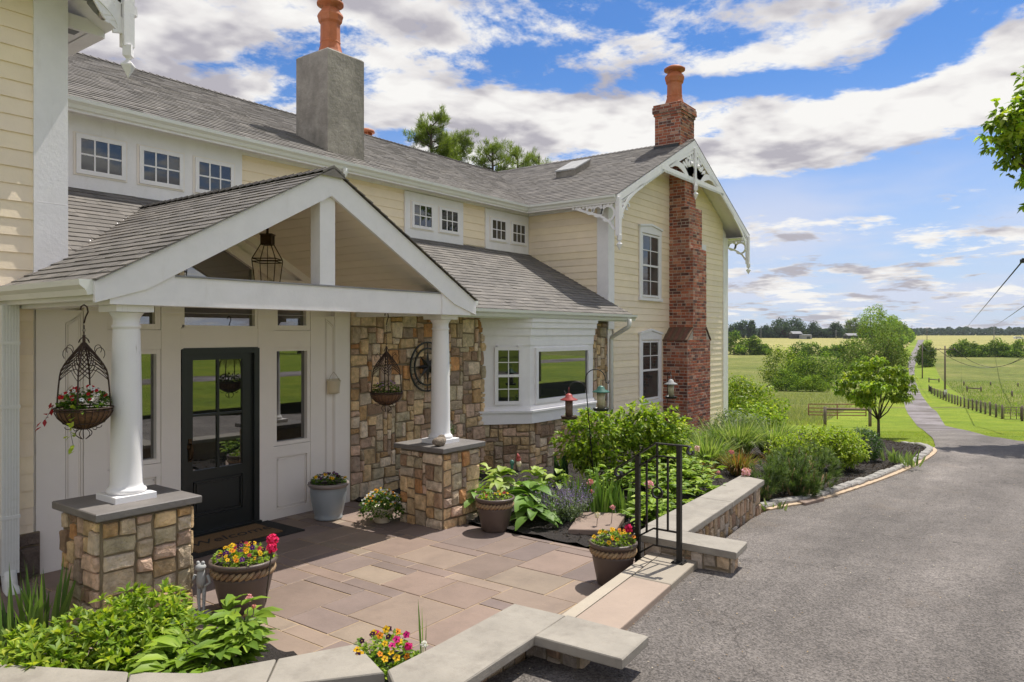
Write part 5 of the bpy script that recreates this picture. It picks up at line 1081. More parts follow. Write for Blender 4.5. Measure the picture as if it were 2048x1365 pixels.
x, y, _ = AD(455, 4.78, .05); peony('glossy peony with pink buds at the right end of the front bed', x, y, .05, .44, .28, 14, L=.17, group=None)
x, y, _ = AD(395, 4.45, .05); peony('low glossy peony leaning over the curved wall cap', x, y, .05, .36, .26, 11, L=.17, group=None)
def irises(label, x, y, z, n, L, rad, w=.028, cols=((.15, .26, .055), (.22, .34, .07), (.11, .20, .045)), group='iris leaf clumps', tilt=.35):
    t = empty('iris_plant', (x, y, z), label, 'iris', group); a = NR.random(n) * 6.283; q = NR.random(n) ** .5 * rad; P_ = np.c_[x + np.cos(a) * q, y + np.sin(a) * q, np.full(n, z)]
    D_ = np.c_[np.cos(a) * tilt * NR.random(n), np.sin(a) * tilt * NR.random(n), np.ones(n)]; lv = LV(); lv.blades(P_, D_, L * (.55 + .5 * NR.random(n)), w, K=4, droop=.12 * NR.random(n) * 2.2, fold=.2, col=shades(n, cols, .2), prof='blade', roll=1.5); lv.build('foliage', M['gloss'], t); return t
for u, d, lb in ((30, 5.3, 'sword leaved iris at the far left edge of the front bed'), (92, 5.5, 'sword leaved iris beside the dark mat at the left')):
    x, y, _ = AD(u, d, .03); irises(lb, x, y, .03, 34, .62, .14)
def bloom(mb, c, r, col, n=26):
    c = Vector(c)
    for k in range(n):
        d = Vector((R.gauss(0, 1), R.gauss(0, 1), R.gauss(0, 1) + .3)).normalized(); u_ = d.orthogonal().normalized(); v_ = d.cross(u_); s = r * .5; p = c + d * r * (.35 + .4 * R.random()); q = .8 + .4 * R.random(); mb.col = tuple(min(.9, g * q) for g in col)
        mb.add([p - u_ * s * .6, p + v_ * s * .6 + d * s * .3, p + u_ * s * .6, p - v_ * s * .6 + d * s * .3], [(0, 1, 2, 3)])
def bloom_thing(label, u, v, d, r, col, name='peony_bloom', stem=True, group='peony blooms', cat='flower', n=34):
    x, y, _ = AD(u, d, 0); z = CAMH - (v - HZ) * d / FOC; t = empty(name, (x, y, z), label, cat, group); mb = MB(); bloom(mb, (x, y, z), r, col, n); mb.build('petals', M['petal'], t)
    if stem: mb = MB(); mb.tube([(x, y, z - r * .3), (x - .02, y, z - .15), (x - .04, y + .02, max(.0, z - .4))], .004, 4); mb.build('stem', M['bark'], t)
PK = (.75, .36, .40); HP = (.75, .03, .14); WH = (.75, .68, .6)
bloom_thing('pink peony bud above the front bed beside the pansy pot', 498, 1197, 5.0, .034, PK, 'peony_bud'); bloom_thing('small pink peony bud lowest on its stem beside the pansy pot', 508, 1214, 5.0, .02, (.7, .3, .28), 'peony_bud'); bloom_thing('tiny green and pink bud left of the other two', 490, 1232, 4.95, .018, (.6, .33, .2), 'peony_bud')
# ---- pansies, geraniums and other potted flowers
def pansies(label, x, y, z, rad, h, nl, nf, fcols, name='pansy_plants', leafc=LIME + MID, fs=.022, group=None, cat='flowers', face=.7, extra=None, L=.045):
    t = empty(name, (x, y, z), label, cat, group); lv = LV(); a = NR.random(nl) * 6.283; q = NR.random(nl) ** .5; P_ = np.c_[x + np.cos(a) * rad * q, y + np.sin(a) * rad * q, z + h * NR.random(nl) * (1 - q ** 3 * .6)]
    rosettes(lv, P_, np.c_[np.cos(a) * q, np.sin(a) * q, np.ones(nl)], 4, L, L * .45, leafc, .3, 2, .9); lv.build('foliage', M['leaf'], t)
    mb = MB()
    for k in range(nf):
        a = R.random() * 6.283; q = R.random() ** .5; c = Vector((x + math.cos(a) * rad * q * .95, y + math.sin(a) * rad * q * .95, z + h * (1.05 - .5 * q * q) + R.random() * .02)); col = fcols[k % len(fcols)]
        d = Vector((-CT * face + (R.random() - .5) * .8, -ST * face + (R.random() - .5) * .8, .8)).normalized(); u_ = d.orthogonal().normalized(); v_ = d.cross(u_); s = fs * (.8 + .4 * R.random())
        for j in range(5):
            b_ = j * 1.2566 + .3; e = u_ * math.cos(b_) + v_ * math.sin(b_); g = d.cross(e); kk = .85 + .3 * R.random(); mb.col = tuple(min(.9, m_ * kk) for m_ in col); mb.add([c, c + e * s * .6 + g * s * .55 + d * .003, c + e * s * 1.1, c + e * s * .6 - g * s * .55 + d * .003], [(0, 1, 2, 3)])
        mb.col = (.04, .01, .04) if col[0] > .3 else (.6, .4, .05); mb.ball(c + d * .004, s * .22, 5, 3)
    if nf: mb.build('blossoms', M['petal'], t)
    return t
YE = (.85, .50, .02); OR = (.80, .28, .02); PU = (.10, .015, .16); DK = (.045, .008, .035); RS = (.45, .05, .06); WT = (.8, .78, .76); MG = (.65, .02, .22)
pansies('yellow, purple and orange pansies in the brown pot by the left pier', 3.62, 5.52, .385, .245, .13, 150, 46, [YE, DK, YE, DK, PU, YE, OR, RS], fs=.020)
x, y, _ = AD(548, 5.75, 0); bloom_thing('hot pink geranium head rising over the right rim of the pansy pot', 545, 1080, 5.65, .055, HP, 'geranium_bloom', True, 'geranium heads', n=60); bloom_thing('lower hot pink geranium head hanging over the pansy pot rim', 544, 1097, 5.6, .05, HP, 'geranium_bloom', True, 'geranium heads', n=55)
pansies('thin pot plants with a few red and orange leaves by the right pier', 6.83, 5.36, .355, .20, .07, 80, 12, [OR, RS, YE], fs=.016)
pansies('yellow pansies in the pot behind the railing', 6.02, 3.34, .355, .20, .12, 90, 20, [YE, YE, YE, OR], fs=.019); bloom_thing('hot pink geranium head behind the railing post', 1257, 1057, 6.75, .05, HP, 'geranium_bloom', True, 'geranium heads', n=60)
pansies('dark pansies with yellow faces in the grey-blue pot', 6.02, 7.36, .43, .22, .11, 100, 22, [YE, PU, WT, DK], fs=.022, leafc=DARK + MID)
pansies('mound of small white and yellow flowers spilling from the cream pot', px_, py_, .08, .27, .30, 420, 90, [YE, WT, WT, OR, WT, YE], fs=.013, leafc=DARK + MID)
pansies('yellow and magenta pansies behind the pale cap slab', px4, py4, .26, .215, .19, 190, 26, [YE, YE, DK, MG, OR], fs=.021); bloom_thing('magenta petunia in the low planter', 817, 1293, 4.42, .032, MG, 'petunia_bloom', False, 'petunias in the planter', n=40); bloom_thing('white petunia in the low planter', 848, 1290, 4.5, .03, WT, 'petunia_bloom', False, 'petunias in the planter', n=40)
x, y, _ = AD(848, 4.6, .25); irises('two upright grass blades rising from the low planter', x, y, .3, 3, .42, .02, .012, group=None, tilt=.1)
pansies('red, white and trailing green flowers in the near hanging basket', bx1, by1, 1.70, .19, .17, 150, 46, [(.5, .02, .02), WT, (.5, .02, .02), WT], fs=.017, leafc=MID + DARK)
def trail(label, x, y, z, pts, cols):
    t = empty('trailing_vine', (x, y, z), label, 'vine'); lv = LV(); P_ = []; 
    for k in range(len(pts)): P_ += [pts[k]] * 2
    P_ = np.array(P_) + NR.normal(size=(len(P_), 3)) * .012; lv.blades(P_, rdirs(len(P_)) + np.array([-.4, -.3, 0]), .045, .032, K=2, droop=.2, col=shades(len(P_), cols, .1)); lv.build('foliage', M['leaf'], t); mb = MB(); mb.tube(pts, .002, 4); mb.build('stems', M['bark'], t)
o = Vector((bx1, by1, 1.72)) - Vector((CT, ST, 0)) * .19; trail('pale green vine trailing over the front of the near hanging basket', bx1, by1, 1.7, [o + Vector((ST, -CT, 0)) * (.02 + .01 * math.sin(k)) + Vector((0, 0, .03 - .04 * k)) for k in range(9)], YEL)
o = o + Vector((-ST, CT, 0)) * .17; trail('thin red-tipped stem hanging left of the near basket', bx1 - .1, by1 + .1, 1.7, [o + Vector((-ST, CT, 0)) * .02 * k + Vector((CT, ST, 0)) * .08 + Vector((0, 0, .03 - .035 * k)) for k in range(5)], [(.35, .02, .03)])
pansies('green and mauve plants in the far hanging basket', bx2, by2, 1.60, .16, .14, 90, 10, [(.4, .25, .4)], fs=.014, leafc=DARK + OLIVE)
# ---- flower bed by the house
shrub('dwarf_conifer', 'small dark green conifer behind the right column', 'shrub', (7.62, 6.9, 0), bl((0, 0, .45, .22, .22, .42), (0, 0, .85, .17, .17, .35), (0, 0, 1.1, .1, .1, .2)), 1400, 1, .05, .016, DARK, single=True, nst=3)
def hosta(label, x, y, z, n, L, cols, h=.30, rad=.12, group='hosta plants', W=.5):
    t = empty('hosta_plant', (x, y, z), label, 'hosta', group); a = NR.random(n) * 6.283; k = NR.random(n); P_ = np.c_[x + np.cos(a) * rad * k, y + np.sin(a) * rad * k, z + h * (.45 + .6 * (1 - k))]
    D_ = np.c_[np.cos(a), np.sin(a), .75 - k * .7]; lv = LV(); l = L * (.7 + .5 * NR.random(n)); lv.blades(P_, D_, l, l * W, K=6, droop=.55, fold=.28, col=shades(n, cols, .15), prof='leaf', roll=.2); lv.build('foliage', M['gloss'], t); return t
HG = [(.11, .21, .035), (.15, .28, .04), (.20, .33, .06)]; HL = [(.34, .44, .07), (.44, .52, .16), (.25, .37, .06)]
for u, d, n, L, cols, h, lb in ((1062, 9.15, 34, .34, HG, .36, 'big leaved green hosta right of the brown pot'), (1068, 8.75, 22, .26, HG, .22, 'big leaved green hosta next to the catmint'), (952, 9.2, 26, .28, HG, .36, 'green hosta squeezed between the pier and the pot'), (1000, 9.9, 34, .24, HL, .42, 'pale green hosta behind the brown pot'), (1070, 10.0, 34, .22, HL, .42, 'pale green hosta in the middle of the back row'), (1115, 9.9, 30, .2, HL, .4, 'pale green hosta beside the iris leaves'), (975, 10.4, 20, .22, HL, .4, 'pale green hosta against the stone base')):
    x, y, z = AD(u, d, .02); hosta(lb, x, y, z, n, L, cols, h)
def spikes(label, x, y, z, n, h, rad, cols, fcol, name='catmint_plant', cat='catmint'):
    t = empty(name, (x, y, z), label, cat); lv = LV(); a = NR.random(n) * 6.283; q = NR.random(n) ** .6; D_ = np.c_[np.cos(a) * q * .75, np.sin(a) * q * .75, np.ones(n)]; D_ = unit(D_); B_ = np.c_[x + np.cos(a) * q * rad * .4, y + np.sin(a) * q * rad * .4, np.full(n, z)]; H_ = h * (.75 + .3 * NR.random(n))
    for f_ in np.linspace(.12, .72, 9): lv.leaves(B_ + D_ * (H_ * f_)[:, None] + NR.normal(size=(n, 3)) * .012, rdirs(n) + np.array([0, 0, 1]), .032, .02, shades(n, cols, .2))
    lv.build('foliage', M['leaf'], t); lv = LV()
    for f_ in np.linspace(.72, 1.0, 7): lv.leaves(B_ + D_ * (H_ * f_)[:, None] + NR.normal(size=(n, 3)) * .006, rdirs(n), .018, .013, shades(n, fcol, .3))
    lv.build('flower_spikes', M['petal'], t); return t
x, y, z = AD(1126, 9.0, .02); spikes('grey-leaved catmint with mauve flower spikes beside the saucepan', x, y, z, 260, .46, .38, [(.16, .21, .12), (.11, .16, .08), (.2, .26, .15)], [(.22, .17, .36), (.30, .24, .40), (.16, .13, .2)])
for u, d, n, L, lb in ((1158, 9.5, 36, .62, 'iris clump rising behind the catmint'), (1205, 9.3, 44, .66, 'broad iris clump left of the railing'), (1250, 9.2, 30, .5, 'iris clump partly behind the railing post'), (1345, 8.4, 30, .42, 'slender iris clump behind the railing bars')):
    x, y, z = AD(u, d, .02); irises(lb, x, y, z, n, L, .14, .035)
for i, (x, y, h, lb) in enumerate(((7.75, 3.75, .34, 'low peony behind the pot at the railing'), (8.3, 4.0, .44, 'peony behind the railing bars'), (8.9, 4.15, .52, 'peony in the middle of the row along the wall'), (9.5, 4.25, .56, 'peony near the far end of the wall'), (10.1, 4.35, .55, 'peony in front of the dwarf pines'), (8.9, 4.9, .5, 'peony in the second row near the iris clumps'), (9.7, 5.1, .52, 'peony in the second row under the reddish grass'), (10.6, 4.9, .5, 'peony farthest along the bed'), (9.15, 3.75, .45, 'peony leaning over the wall cap'))):
    peony(lb, x, y, .0, h, .36, 15, L=.15, cols=MID + LIME)
for u, v, d, r, c, lb in ((1180, 965, 9.3, .055, PK, 'drooping pink peony bloom over the iris leaves'), (1182, 984, 9.25, .04, (.7, .25, .3), 'small pink bloom under the drooping one'), (1298, 970, 8.6, .065, PK, 'pink peony bloom seen between the railing bars'), (1394, 898, 10.6, .06, (.8, .55, .55), 'pale pink peony bloom right of the railing scroll'), (1463, 905, 11.2, .055, (.75, .3, .34), 'deep pink peony bloom under the reddish grass'), (1493, 945, 9.9, .085, (.8, .45, .5), 'large pink peony bloom resting over the far end of the wall cap'), (1437, 945, 10.0, .03, PK, 'small pink peony bud behind the wall'), (1195, 1031, 8.5, .05, WH, 'white peony bloom fallen low beside the paving slab'), (1225, 1015, 8.6, .04, PK, 'faded pink peony bloom above the white one')):
    bloom_thing(lb, u, v, d, r, c)
x, y, z = AD(1185, 11.0, 0); shrub('hydrangea_shrub', 'leafy green shrub left of the downspout under the bay window', 'shrub', (x, y, z), bl((0, 0, .95, .32, .42, .26), (-.1, .2, .65, .34, .4, .3), (.05, -.15, .45, .36, .36, .3), (-.2, 0, .5, .25, .3, .25)), 480, 6, .095, .036, YEL + LIME + MID, K=3, group='leafy shrubs under the downspout', stem_r=.008)
x, y, z = AD(1283, 11.3, 0); shrub('hydrangea_shrub', 'larger lime-topped leafy shrub in front of the lower wing window', 'shrub', (x, y, z), bl((-.05, 0, 1.0, .38, .4, .30), (.25, -.2, .92, .36, .36, .28), (0, 0, .6, .5, .5, .35), (.35, -.25, .6, .38, .4, .3), (-.3, .2, .8, .3, .3, .3), (.1, -.3, .3, .45, .4, .25)), 850, 6, .095, .036, YEL + LIME + MID, K=3, group='leafy shrubs under the downspout', stem_r=.009)
x, y, z = AD(1122, 11.2, 0); irises('dark broad leaf clump against the stone base of the bay', x, y, z, 14, .62, .06, .11, ((.03, .07, .025), (.045, .09, .03)), None, .25)
x, y, z = AD(1362, 14.2, -.05); shrub('boxwood', 'round clipped boxwood at the foot of the brick chimney', 'boxwood', (x, y, z), bl((0, 0, .28, .42, .42, .36)), 2600, 1, .05, .03, LIME + MID, single=True, shell=.15, group='clipped boxwoods')
x, y, z = AD(1724, 14.2, -.1); shrub('boxwood', 'dark round boxwood beside the small dogwood', 'boxwood', (x, y, z), bl((0, 0, .25, .36, .36, .34)), 2600, 1, .045, .028, DARK, single=True, shell=.12, group='clipped boxwoods')
def grass(label, x, y, z, n, L, cols, rad=.16, w=.012, droop=.55, tilt=.7, name='ornamental_grass', group='ornamental grasses'):
    t = empty(name, (x, y, z), label, 'ornamental grass', group); a = NR.random(n) * 6.283; q = NR.random(n); P_ = np.c_[x + np.cos(a) * rad * q, y + np.sin(a) * rad * q, np.full(n, z)]; k = tilt * NR.random(n) ** .7; D_ = np.c_[np.cos(a) * k, np.sin(a) * k, np.ones(n)]
    lv = LV(); lv.blades(P_, D_, L * (.6 + .5 * NR.random(n)), w, K=6, droop=droop * (.4 + NR.random(n)), fold=.2, col=shades(n, cols, .2), prof='blade', roll=.8); lv.build('foliage', M['leaf'], t); return t
GG = [(.30, .38, .12), (.19, .29, .06), (.46, .50, .24), (.15, .24, .05)]; RG = [(.38, .19, .07), (.29, .13, .06), (.22, .23, .06), (.15, .2, .05)]
for u, d, n, L, lb in ((1415, 13.2, 700, 1.0, 'arching striped grass right of the chimney boxwood'), (1475, 14.6, 800, 1.15, 'tallest arching striped grass below the house corner'), (1545, 14.8, 700, 1.05, 'arching striped grass in front of the meadow'), (1440, 14.9, 500, 1.0, 'arching grass close to the house corner')):
    x, y, z = AD(u, d, -.08); grass(lb, x, y, z, n, L, GG, .22, .016)
for u, d, n, L, lb in ((1372, 12.2, 260, .5, 'low reddish brown grass in front of the boxwood'), (1405, 12.0, 260, .5, 'low reddish brown grass beside the pale pink bloom'), (1478, 12.4, 420, .68, 'orange-brown grass tuft in the middle of the bed'), (1556, 12.8, 300, .6, 'brown and green grass tuft left of the yellow-green shrub')):
    x, y, z = AD(u, d, -.06); grass(lb, x, y, z, n, L, RG, .14, .012, group='reddish grasses')
x, y, z = AD(1466, 17.0, -.2); shrub('flowering_shrub', 'loose pale-leaved shrub with dark red tips against the corner of the wing', 'shrub', (x, y, z), bl((0, 0, .45, .6, .5, .35), (.5, -.3, .35, .5, .4, .3)), 1400, 1, .07, .04, [(.2, .27, .12), (.10, .16, .06), (.3, .35, .2)], single=True)
for u, d, bb, lb in ((1622, 12.8, bl((0, 0, .45, .45, .4, .36), (.3, -.35, .42, .42, .42, .34), (-.3, .3, .35, .36, .36, .3)), 'yellow-green rounded shrub behind the dwarf pines'), (1694, 13.1, bl((0, 0, .35, .36, .36, .32), (-.25, .2, .45, .36, .34, .3)), 'yellow-green rounded shrub next to the dark mulch')):
    x, y, z = AD(u, d, -.08); shrub('spirea_shrub', lb, 'shrub', (x, y, z), bb, 1500, 4, .055, .026, YEL + LIME + [(.14, .2, .05)], group='yellow-green mounded shrubs', spread=1.1)
def mugo(label, x, y, z, n, rad, h, group='dwarf pines by the kerb'):
    t = empty('dwarf_pine', (x, y, z), label, 'dwarf pine', group); B_ = [(x, y, z + h * .5, rad, rad, h * .5), (x + rad * .5, y - rad * .2, z + h * .4, rad * .7, rad * .7, h * .4), (x - rad * .5, y + rad * .3, z + h * .45, rad * .6, rad * .6, h * .45)]
    P_, D_, _k = crown_pts(B_, n, .3); ok = P_[:, 2] > z; P_, D_ = P_[ok], D_[ok]; n = len(P_); m = 46; D2 = np.repeat(unit(D_ * .6 + np.array([0, 0, .8])), m, 0); k = np.tile(np.linspace(0, 1, m), n); lv = LV()
    PP = np.repeat(P_, m, 0) + D2 * (k * .09)[:, None]; d_ = unit(D2 * .8 + rdirs(n * m) * .75); lv.blades(PP, d_, 0.095, .011, K=1, droop=.0, fold=0, col=shades(n * m, [(.11, .17, .05), (.07, .12, .035), (.19, .25, .08)], .25), prof='blade'); lv.build('foliage', M['leaf'], t)
    mb = MB()
    for p, q in zip(P_[::2], D_[::2]):
        if R.random() < .3: mb.col = (1, 1, 1); b = Vector(p); e = b + Vector((q[0] * .3, q[1] * .3, 1)).normalized() * (.07 + .08 * R.random()); mb.tube([b, e], [.009, .005], 5)
    for q in B_: mb.tube([(x, y, z), (q[0], q[1], q[2])], [.02, .01], 5)
    M.setdefault('candle', surf('pine_candle', (.36, .24, .12), .8, .3, 30, bump=.2)); mb.build('twigs', M['candle'], t)
for u, d, r, h, lb in ((1535, 10.45, .25, .62, 'dwarf pine next to the end of the low wall'), (1585, 10.65, .25, .66, 'dwarf pine with brown candles above the brown slab'), (1636, 11.1, .25, .70, 'tallest dwarf pine beside the dark mulch'), (1612, 10.6, .15, .42, 'smallest dwarf pine near the kerb'), (1570, 11.1, .25, .62, 'dwarf pine at the back of the group')):
    x, y, z = AD(u, d, -.1); mugo(lb, x, y, z, 85, r, h)
for u, d, n, L, lb in ((1776, 14.0, 12, .36, 'small iris tuft under the dogwood'), (1792, 13.8, 16, .42, 'broad pale leaf tuft near the tip of the bed'), (1806, 13.7, 14, .36, 'leaf tuft third from the tip of the bed'), (1826, 13.4, 18, .36, 'leaf tuft nearest the tip of the kerb'), (1548, 9.9, 10, .25, 'bright green seedling at the foot of the wall end')):
    x, y, z = AD(u, d, -.1); irises(lb, x, y, z, n, L, .12, .035, ((.2, .28, .08), (.14, .22, .06), (.35, .42, .2)), 'leaf tufts at the kerb', .8)
# ---- trees
def tree(name, label, cat, loc, blobs, n, ls, cols, trunk=(.15, .04), group=None, mat='leaf', fork=.35, limbs=7, shell=.28, W=.62, m=0, up=.4, mulch=None):
    x, y, z = loc; t = empty(name, loc, label, cat, group); B_ = [(x + b[0], y + b[1], z + b[2], b[3], b[4], b[5]) for b in blobs]
    P_, D_, k = crown_pts(B_, n, shell); lv = LV(); K_ = shades(n, cols, .25) * (.7 + .6 * NR.random(len(B_)))[k][:, None]
    if m: 
        n_ = len(P_); P2 = np.repeat(P_, m, 0); D2 = np.repeat(D_, m, 0); lv.blades(P2, unit(D2 * .6 + rdirs(n_ * m) + np.array([0, 0, .15])), ls * (.7 + .6 * NR.random(n_ * m)), ls * W, K=2, droop=.4, fold=.2, col=np.repeat(K_, m, 0))
    else: lv.leaves(P_ + NR.normal(size=P_.shape) * ls * .5, D_ * .6 + rdirs(n) * .7 + np.array([0, 0, up]), ls * (.6 + .8 * NR.random(n)), ls * W, K_)
    lv.build('crown', M[mat], t); mb = MB(); top = max(b[2] + b[5] for b in blobs); f0 = Vector((x, y, z + top * fork)); r0, r1 = trunk; mb.tube([(x, y, z - .15), (x + r0 * .2, y, z + top * fork * .5), f0], [r0 * 1.25, r0, r0 * .85], 8)
    for b in sorted(B_, key=lambda b: -b[3])[:limbs]:
        e = Vector((b[0], b[1], b[2])); s = f0 - Vector((0, 0, top * fork * .35 * R.random())); mm = s.lerp(e, .5) + Vector(((R.random() - .5) * b[3] * .4, (R.random() - .5) * b[3] * .4, -.05 * top)); mb.tube([s, mm, e, e + Vector((0, 0, b[5] * .5))], [r0 * .6, r0 * .4, r0 * .22, r1 * .3], 6)
    mb.build('trunk', M['bark'], t); return t
def pxt(name, label, cat, u, vt, vb, wpx, n, cols, nb=9, d=None, group=None, mat='far', low=.1, ls=None, trunk=None, **kw):
    """tree from its bearing, its height and its width in metres (converted from its apparent size)"""
    if d is None: x, y, z, d = G(u, vb)
    else: x, y, z = AD(u, d)
    h = (vb - vt) * d / FOC; wd_ = wpx * 1.15 * d / FOC / 2; n = int(n * 1.8); rd = random.Random(int(u * 7 + vt)); B_ = []
    for i in range(nb):
        q = (i + .5) / nb; zz = h * (low + (1 - low) * q * .95); env = wd_ * math.sin(math.pi * min(1, .22 + .70 * q)) ** .8; a = rd.random() * 6.283; k = env * (.25 + .45 * rd.random()); r = max(env * .55, wd_ * .3) * (.8 + .4 * rd.random()); B_.append((math.cos(a) * k, math.sin(a) * k, zz, r, r, min(r * .8, h * .2)))
        B_.append((ST * env * .55 * (-1) ** i, -CT * env * .55 * (-1) ** i, zz * .97, r * .75, r * .75, min(r * .6, h * .17)))
    tr = trunk or (h * .022, h * .006)
    return tree(name, label, cat, (x, y, z), B_, n, ls or max(.03, 3.4 * d / FOC), cols, tr, group, mat, **kw)
# dogwood with layered branches
x, y, z = AD(1757, 20.3); s = 20.3 / FOC
def DW(u, v, w, hpx, dd=0): return (ST * (u - 1750) * s + CT * dd * 1.3, -CT * (u - 1750) * s + ST * dd * 1.3, (CAMH - (v - HZ) * s) - z, w * 1.12 * s, w * 1.12 * s, hpx * .85 * s)
tree('dogwood_tree', 'small dogwood with layered bright green leaves standing on the lawn beside the lane', 'tree', (x, y, z), [DW(1750, 720, 14, 8), DW(1738, 732, 22, 8, .3), DW(1768, 738, 22, 8, -.3), DW(1715, 750, 24, 9, .2), DW(1750, 752, 30, 9, -.3), DW(1788, 750, 22, 8, .1), DW(1806, 756, 16, 7), DW(1690, 765, 22, 8), DW(1726, 770, 28, 10, -.4), DW(1770, 772, 28, 10, .4), DW(1800, 776, 20, 8), DW(1680, 782, 16, 7, .2), DW(1705, 790, 24, 10, -.1), DW(1745, 790, 28, 11, .4), DW(1778, 792, 24, 10, -.2), DW(1806, 796, 12, 6), DW(1725, 806, 20, 8)],
     1500, .095, YEL + LIME + MID, (.038, .012), fork=.24, limbs=10, m=7, W=.42, shell=.5)
pxt('round_shrub', 'large bright green shrub beyond the corner of the wing', 'shrub', 1496, 742, 850, 150, 3800, LIME + MID + YEL, 8, d=24.5, ls=.10, low=.0, mat='leaf')
# trees in the meadow
MG_ = 'trees and bushes in the meadow'
for a in (('willow_tree', 'yellow-green drooping tree at the left of the meadow clump', 1566, 690, 772, 84, 2600, LIME + YEL + DARK), ('dark_tree', 'dark vine-covered tree at the top of the meadow clump', 1597, 680, 762, 46, 1700, DARK + MID), ('bushy_tree', 'lime green bushy tree right of the meadow clump', 1642, 702, 776, 76, 2400, LIME + MID + DARK),
          ('thicket_bush', 'vine-covered bush in the centre of the meadow clump', 1612, 708, 778, 70, 1900, MID + DARK + LIME), ('thicket_bush', 'low round green bush in front of the meadow clump', 1572, 742, 782, 58, 1600, MID + LIME + DARK), ('thicket_bush', 'low pale bush at the foot of the lime green tree', 1625, 752, 783, 60, 1600, MID + LIME),
          ('lane_tree', 'loose olive-green tree just left of the lane', 1748, 640, 762, 108, 4200, OLIVE + MID + DARK[:1]), ('lane_tree', 'dense green tree left of the olive-green one', 1705, 678, 758, 72, 2900, MID + DARK + LIME[:1]), ('lane_tree', 'olive tree with a slim crown right beside the lane', 1790, 680, 762, 60, 2400, OLIVE + MID), ('dark_cedar', 'small dark cedar left of the lane above the dogwood', 1800, 676, 712, 10, 700, DARK), ('lane_tree', 'green bush between the two meadow clumps', 1722, 712, 765, 44, 1600, LIME + MID),
          ('verge_tree', 'round dark olive tree on the right side of the lane', 1853, 683, 734, 36, 2000, MID + DARK + OLIVE)):
    pxt(a[0], a[1], 'tree' if 'tree' in a[0] or 'cedar' in a[0] else 'bush', *a[2:], group=MG_, low=.04)
HGp = 'hedgerow bushes across the fields'
for i, (u, vt, vb, w_, lb) in enumerate(((1468, 662, 708, 26, 'tall hedgerow bush nearest the house corner'), (1490, 680, 709, 30, 'dense hedgerow bush second from the house'), (1510, 672, 709, 20, 'pointed hedgerow bush with a pale tip'), (1526, 692, 709, 20, 'low hedgerow bush ending the left row'), (1624, 688, 712, 32, 'round dark bush alone on the far field edge'), (1655, 697, 712, 22, 'small bush left of the pair by the lane trees'), (1672, 693, 712, 26, 'green bush touching the lane trees'),
        (1916, 690, 713, 26, 'leftmost bush of the right hand hedgerow'), (1927, 681, 713, 24, 'tallest bush at the left of the right hand hedgerow'), (1946, 688, 713, 22, 'dark bush third in the right hand hedgerow'), (1967, 694, 713, 24, 'low bush with a gap beside it in the right hand hedgerow'), (1994, 681, 713, 34, 'broad round bush in the middle of the right hand hedgerow'), (2010, 690, 713, 20, 'bush leaning on the broad round one'), (2028, 703, 714, 26, 'very low bush before the last one'), (2042, 682, 712, 28, 'rightmost hedgerow bush at the edge of the view'))):
    pxt('hedgerow_bush', lb, 'bush', u, vt - 2, vb + 1, w_ * 1.35, 1000, MID + LIME + DARK, 6, group=HGp, low=.0)
for u, vt, d, w_, lb, c in ((1748, 606, 330, 66, 'tallest bright green tree of the lane row', LIME + MID), (1768, 616, 370, 52, 'second tree of the lane row', MID + LIME), (1784, 630, 420, 46, 'third tree of the lane row', MID + LIME), (1799, 644, 480, 40, 'fourth tree of the lane row', LIME + MID), (1811, 656, 540, 34, 'fifth tree of the lane row', LIME + MID), (1818, 665, 600, 16, 'last small tree of the lane row', LIME)):
    vb = HZ + FOC * (CAMH - T(d)) / d; pxt('row_tree', lb, 'tree', u, vt, vb, w_, 1700, c, 8, d=d, group='row of trees along the lane', low=.05)
FG = [(.06, .10, .045), (.085, .13, .055), (.045, .08, .04)]
for u, vt, w_, lb, c in ((1470, 652, 34, 'far tree behind the hedgerow near the house', FG), (1488, 643, 40, 'wide far tree near the house corner', FG), (1503, 642, 14, 'thin bare-topped far tree beside a pole', FG), (1530, 652, 22, 'small far tree right of the thin one', FG), (1560, 638, 44, 'large round far tree at the left of the barn', FG), (1588, 636, 46, 'large round far tree behind the barn', FG), (1573, 660, 24, 'maroon-leaved bush beside the barn', [(.12, .03, .035), (.09, .03, .03)]), (1628, 646, 30, 'sparse-topped far tree right of the barn', FG), (1617, 664, 26, 'pale low tree beside the grey shed', OLIVE + MID), (1672, 646, 32, 'dark far tree with a pale trunk', FG), (1706, 636, 32, 'pale green far tree above the low barn', OLIVE + MID), (1650, 661, 40, 'low far trees in the gap', FG), (1545, 664, 30, 'low far trees left of the large ones', FG), (1730, 655, 30, 'far tree behind the tallest lane tree', FG)):
    d = 700; vb = HZ + FOC * (CAMH - T(d)) / d; pxt('far_tree', lb, 'tree', u, vt, vb + 1, w_, 1100, c, 7, d=d, group='far trees on the skyline', mat='far', low=.02)
# wooded skyline, one mass; bluish distance haze painted into the leaf colours
lv = LV()
for u0, u1, d, h0, h1 in ((1380, 1840, 980, 7, 12), (1780, 2700, 1150, 7, 17), (300, 1400, 1100, 7, 16)):
    n = int((u1 - u0) * 26); uu = u0 + (u1 - u0) * NR.random(n); dd = d + 60 * NR.random(n); kn = NR.random(400); hh = h0 + (h1 - h0) * (.35 * np.interp(uu / 21, np.arange(400), kn) + .35 * np.interp(uu / 8.3, np.arange(400), kn[::-1]) + .3 * np.interp((uu / 3.7) % 399, np.arange(400), kn)); q = NR.random(n) ** .7; r_ = (uu - 1024) / FOC * dd
    lv.leaves(np.c_[CT * dd + ST * r_, ST * dd - CT * r_, -1 + hh * q], rdirs(n) + np.array([-.6, -.5, .5]), 3.2, 2.4, shades(n, [(.085, .12, .10), (.10, .14, .105), (.07, .10, .09)], .12))
tag(lv.build('distant_wood', M['far']), 'low bluish wooded skyline far behind the fields', 'wood', None, 'stuff')
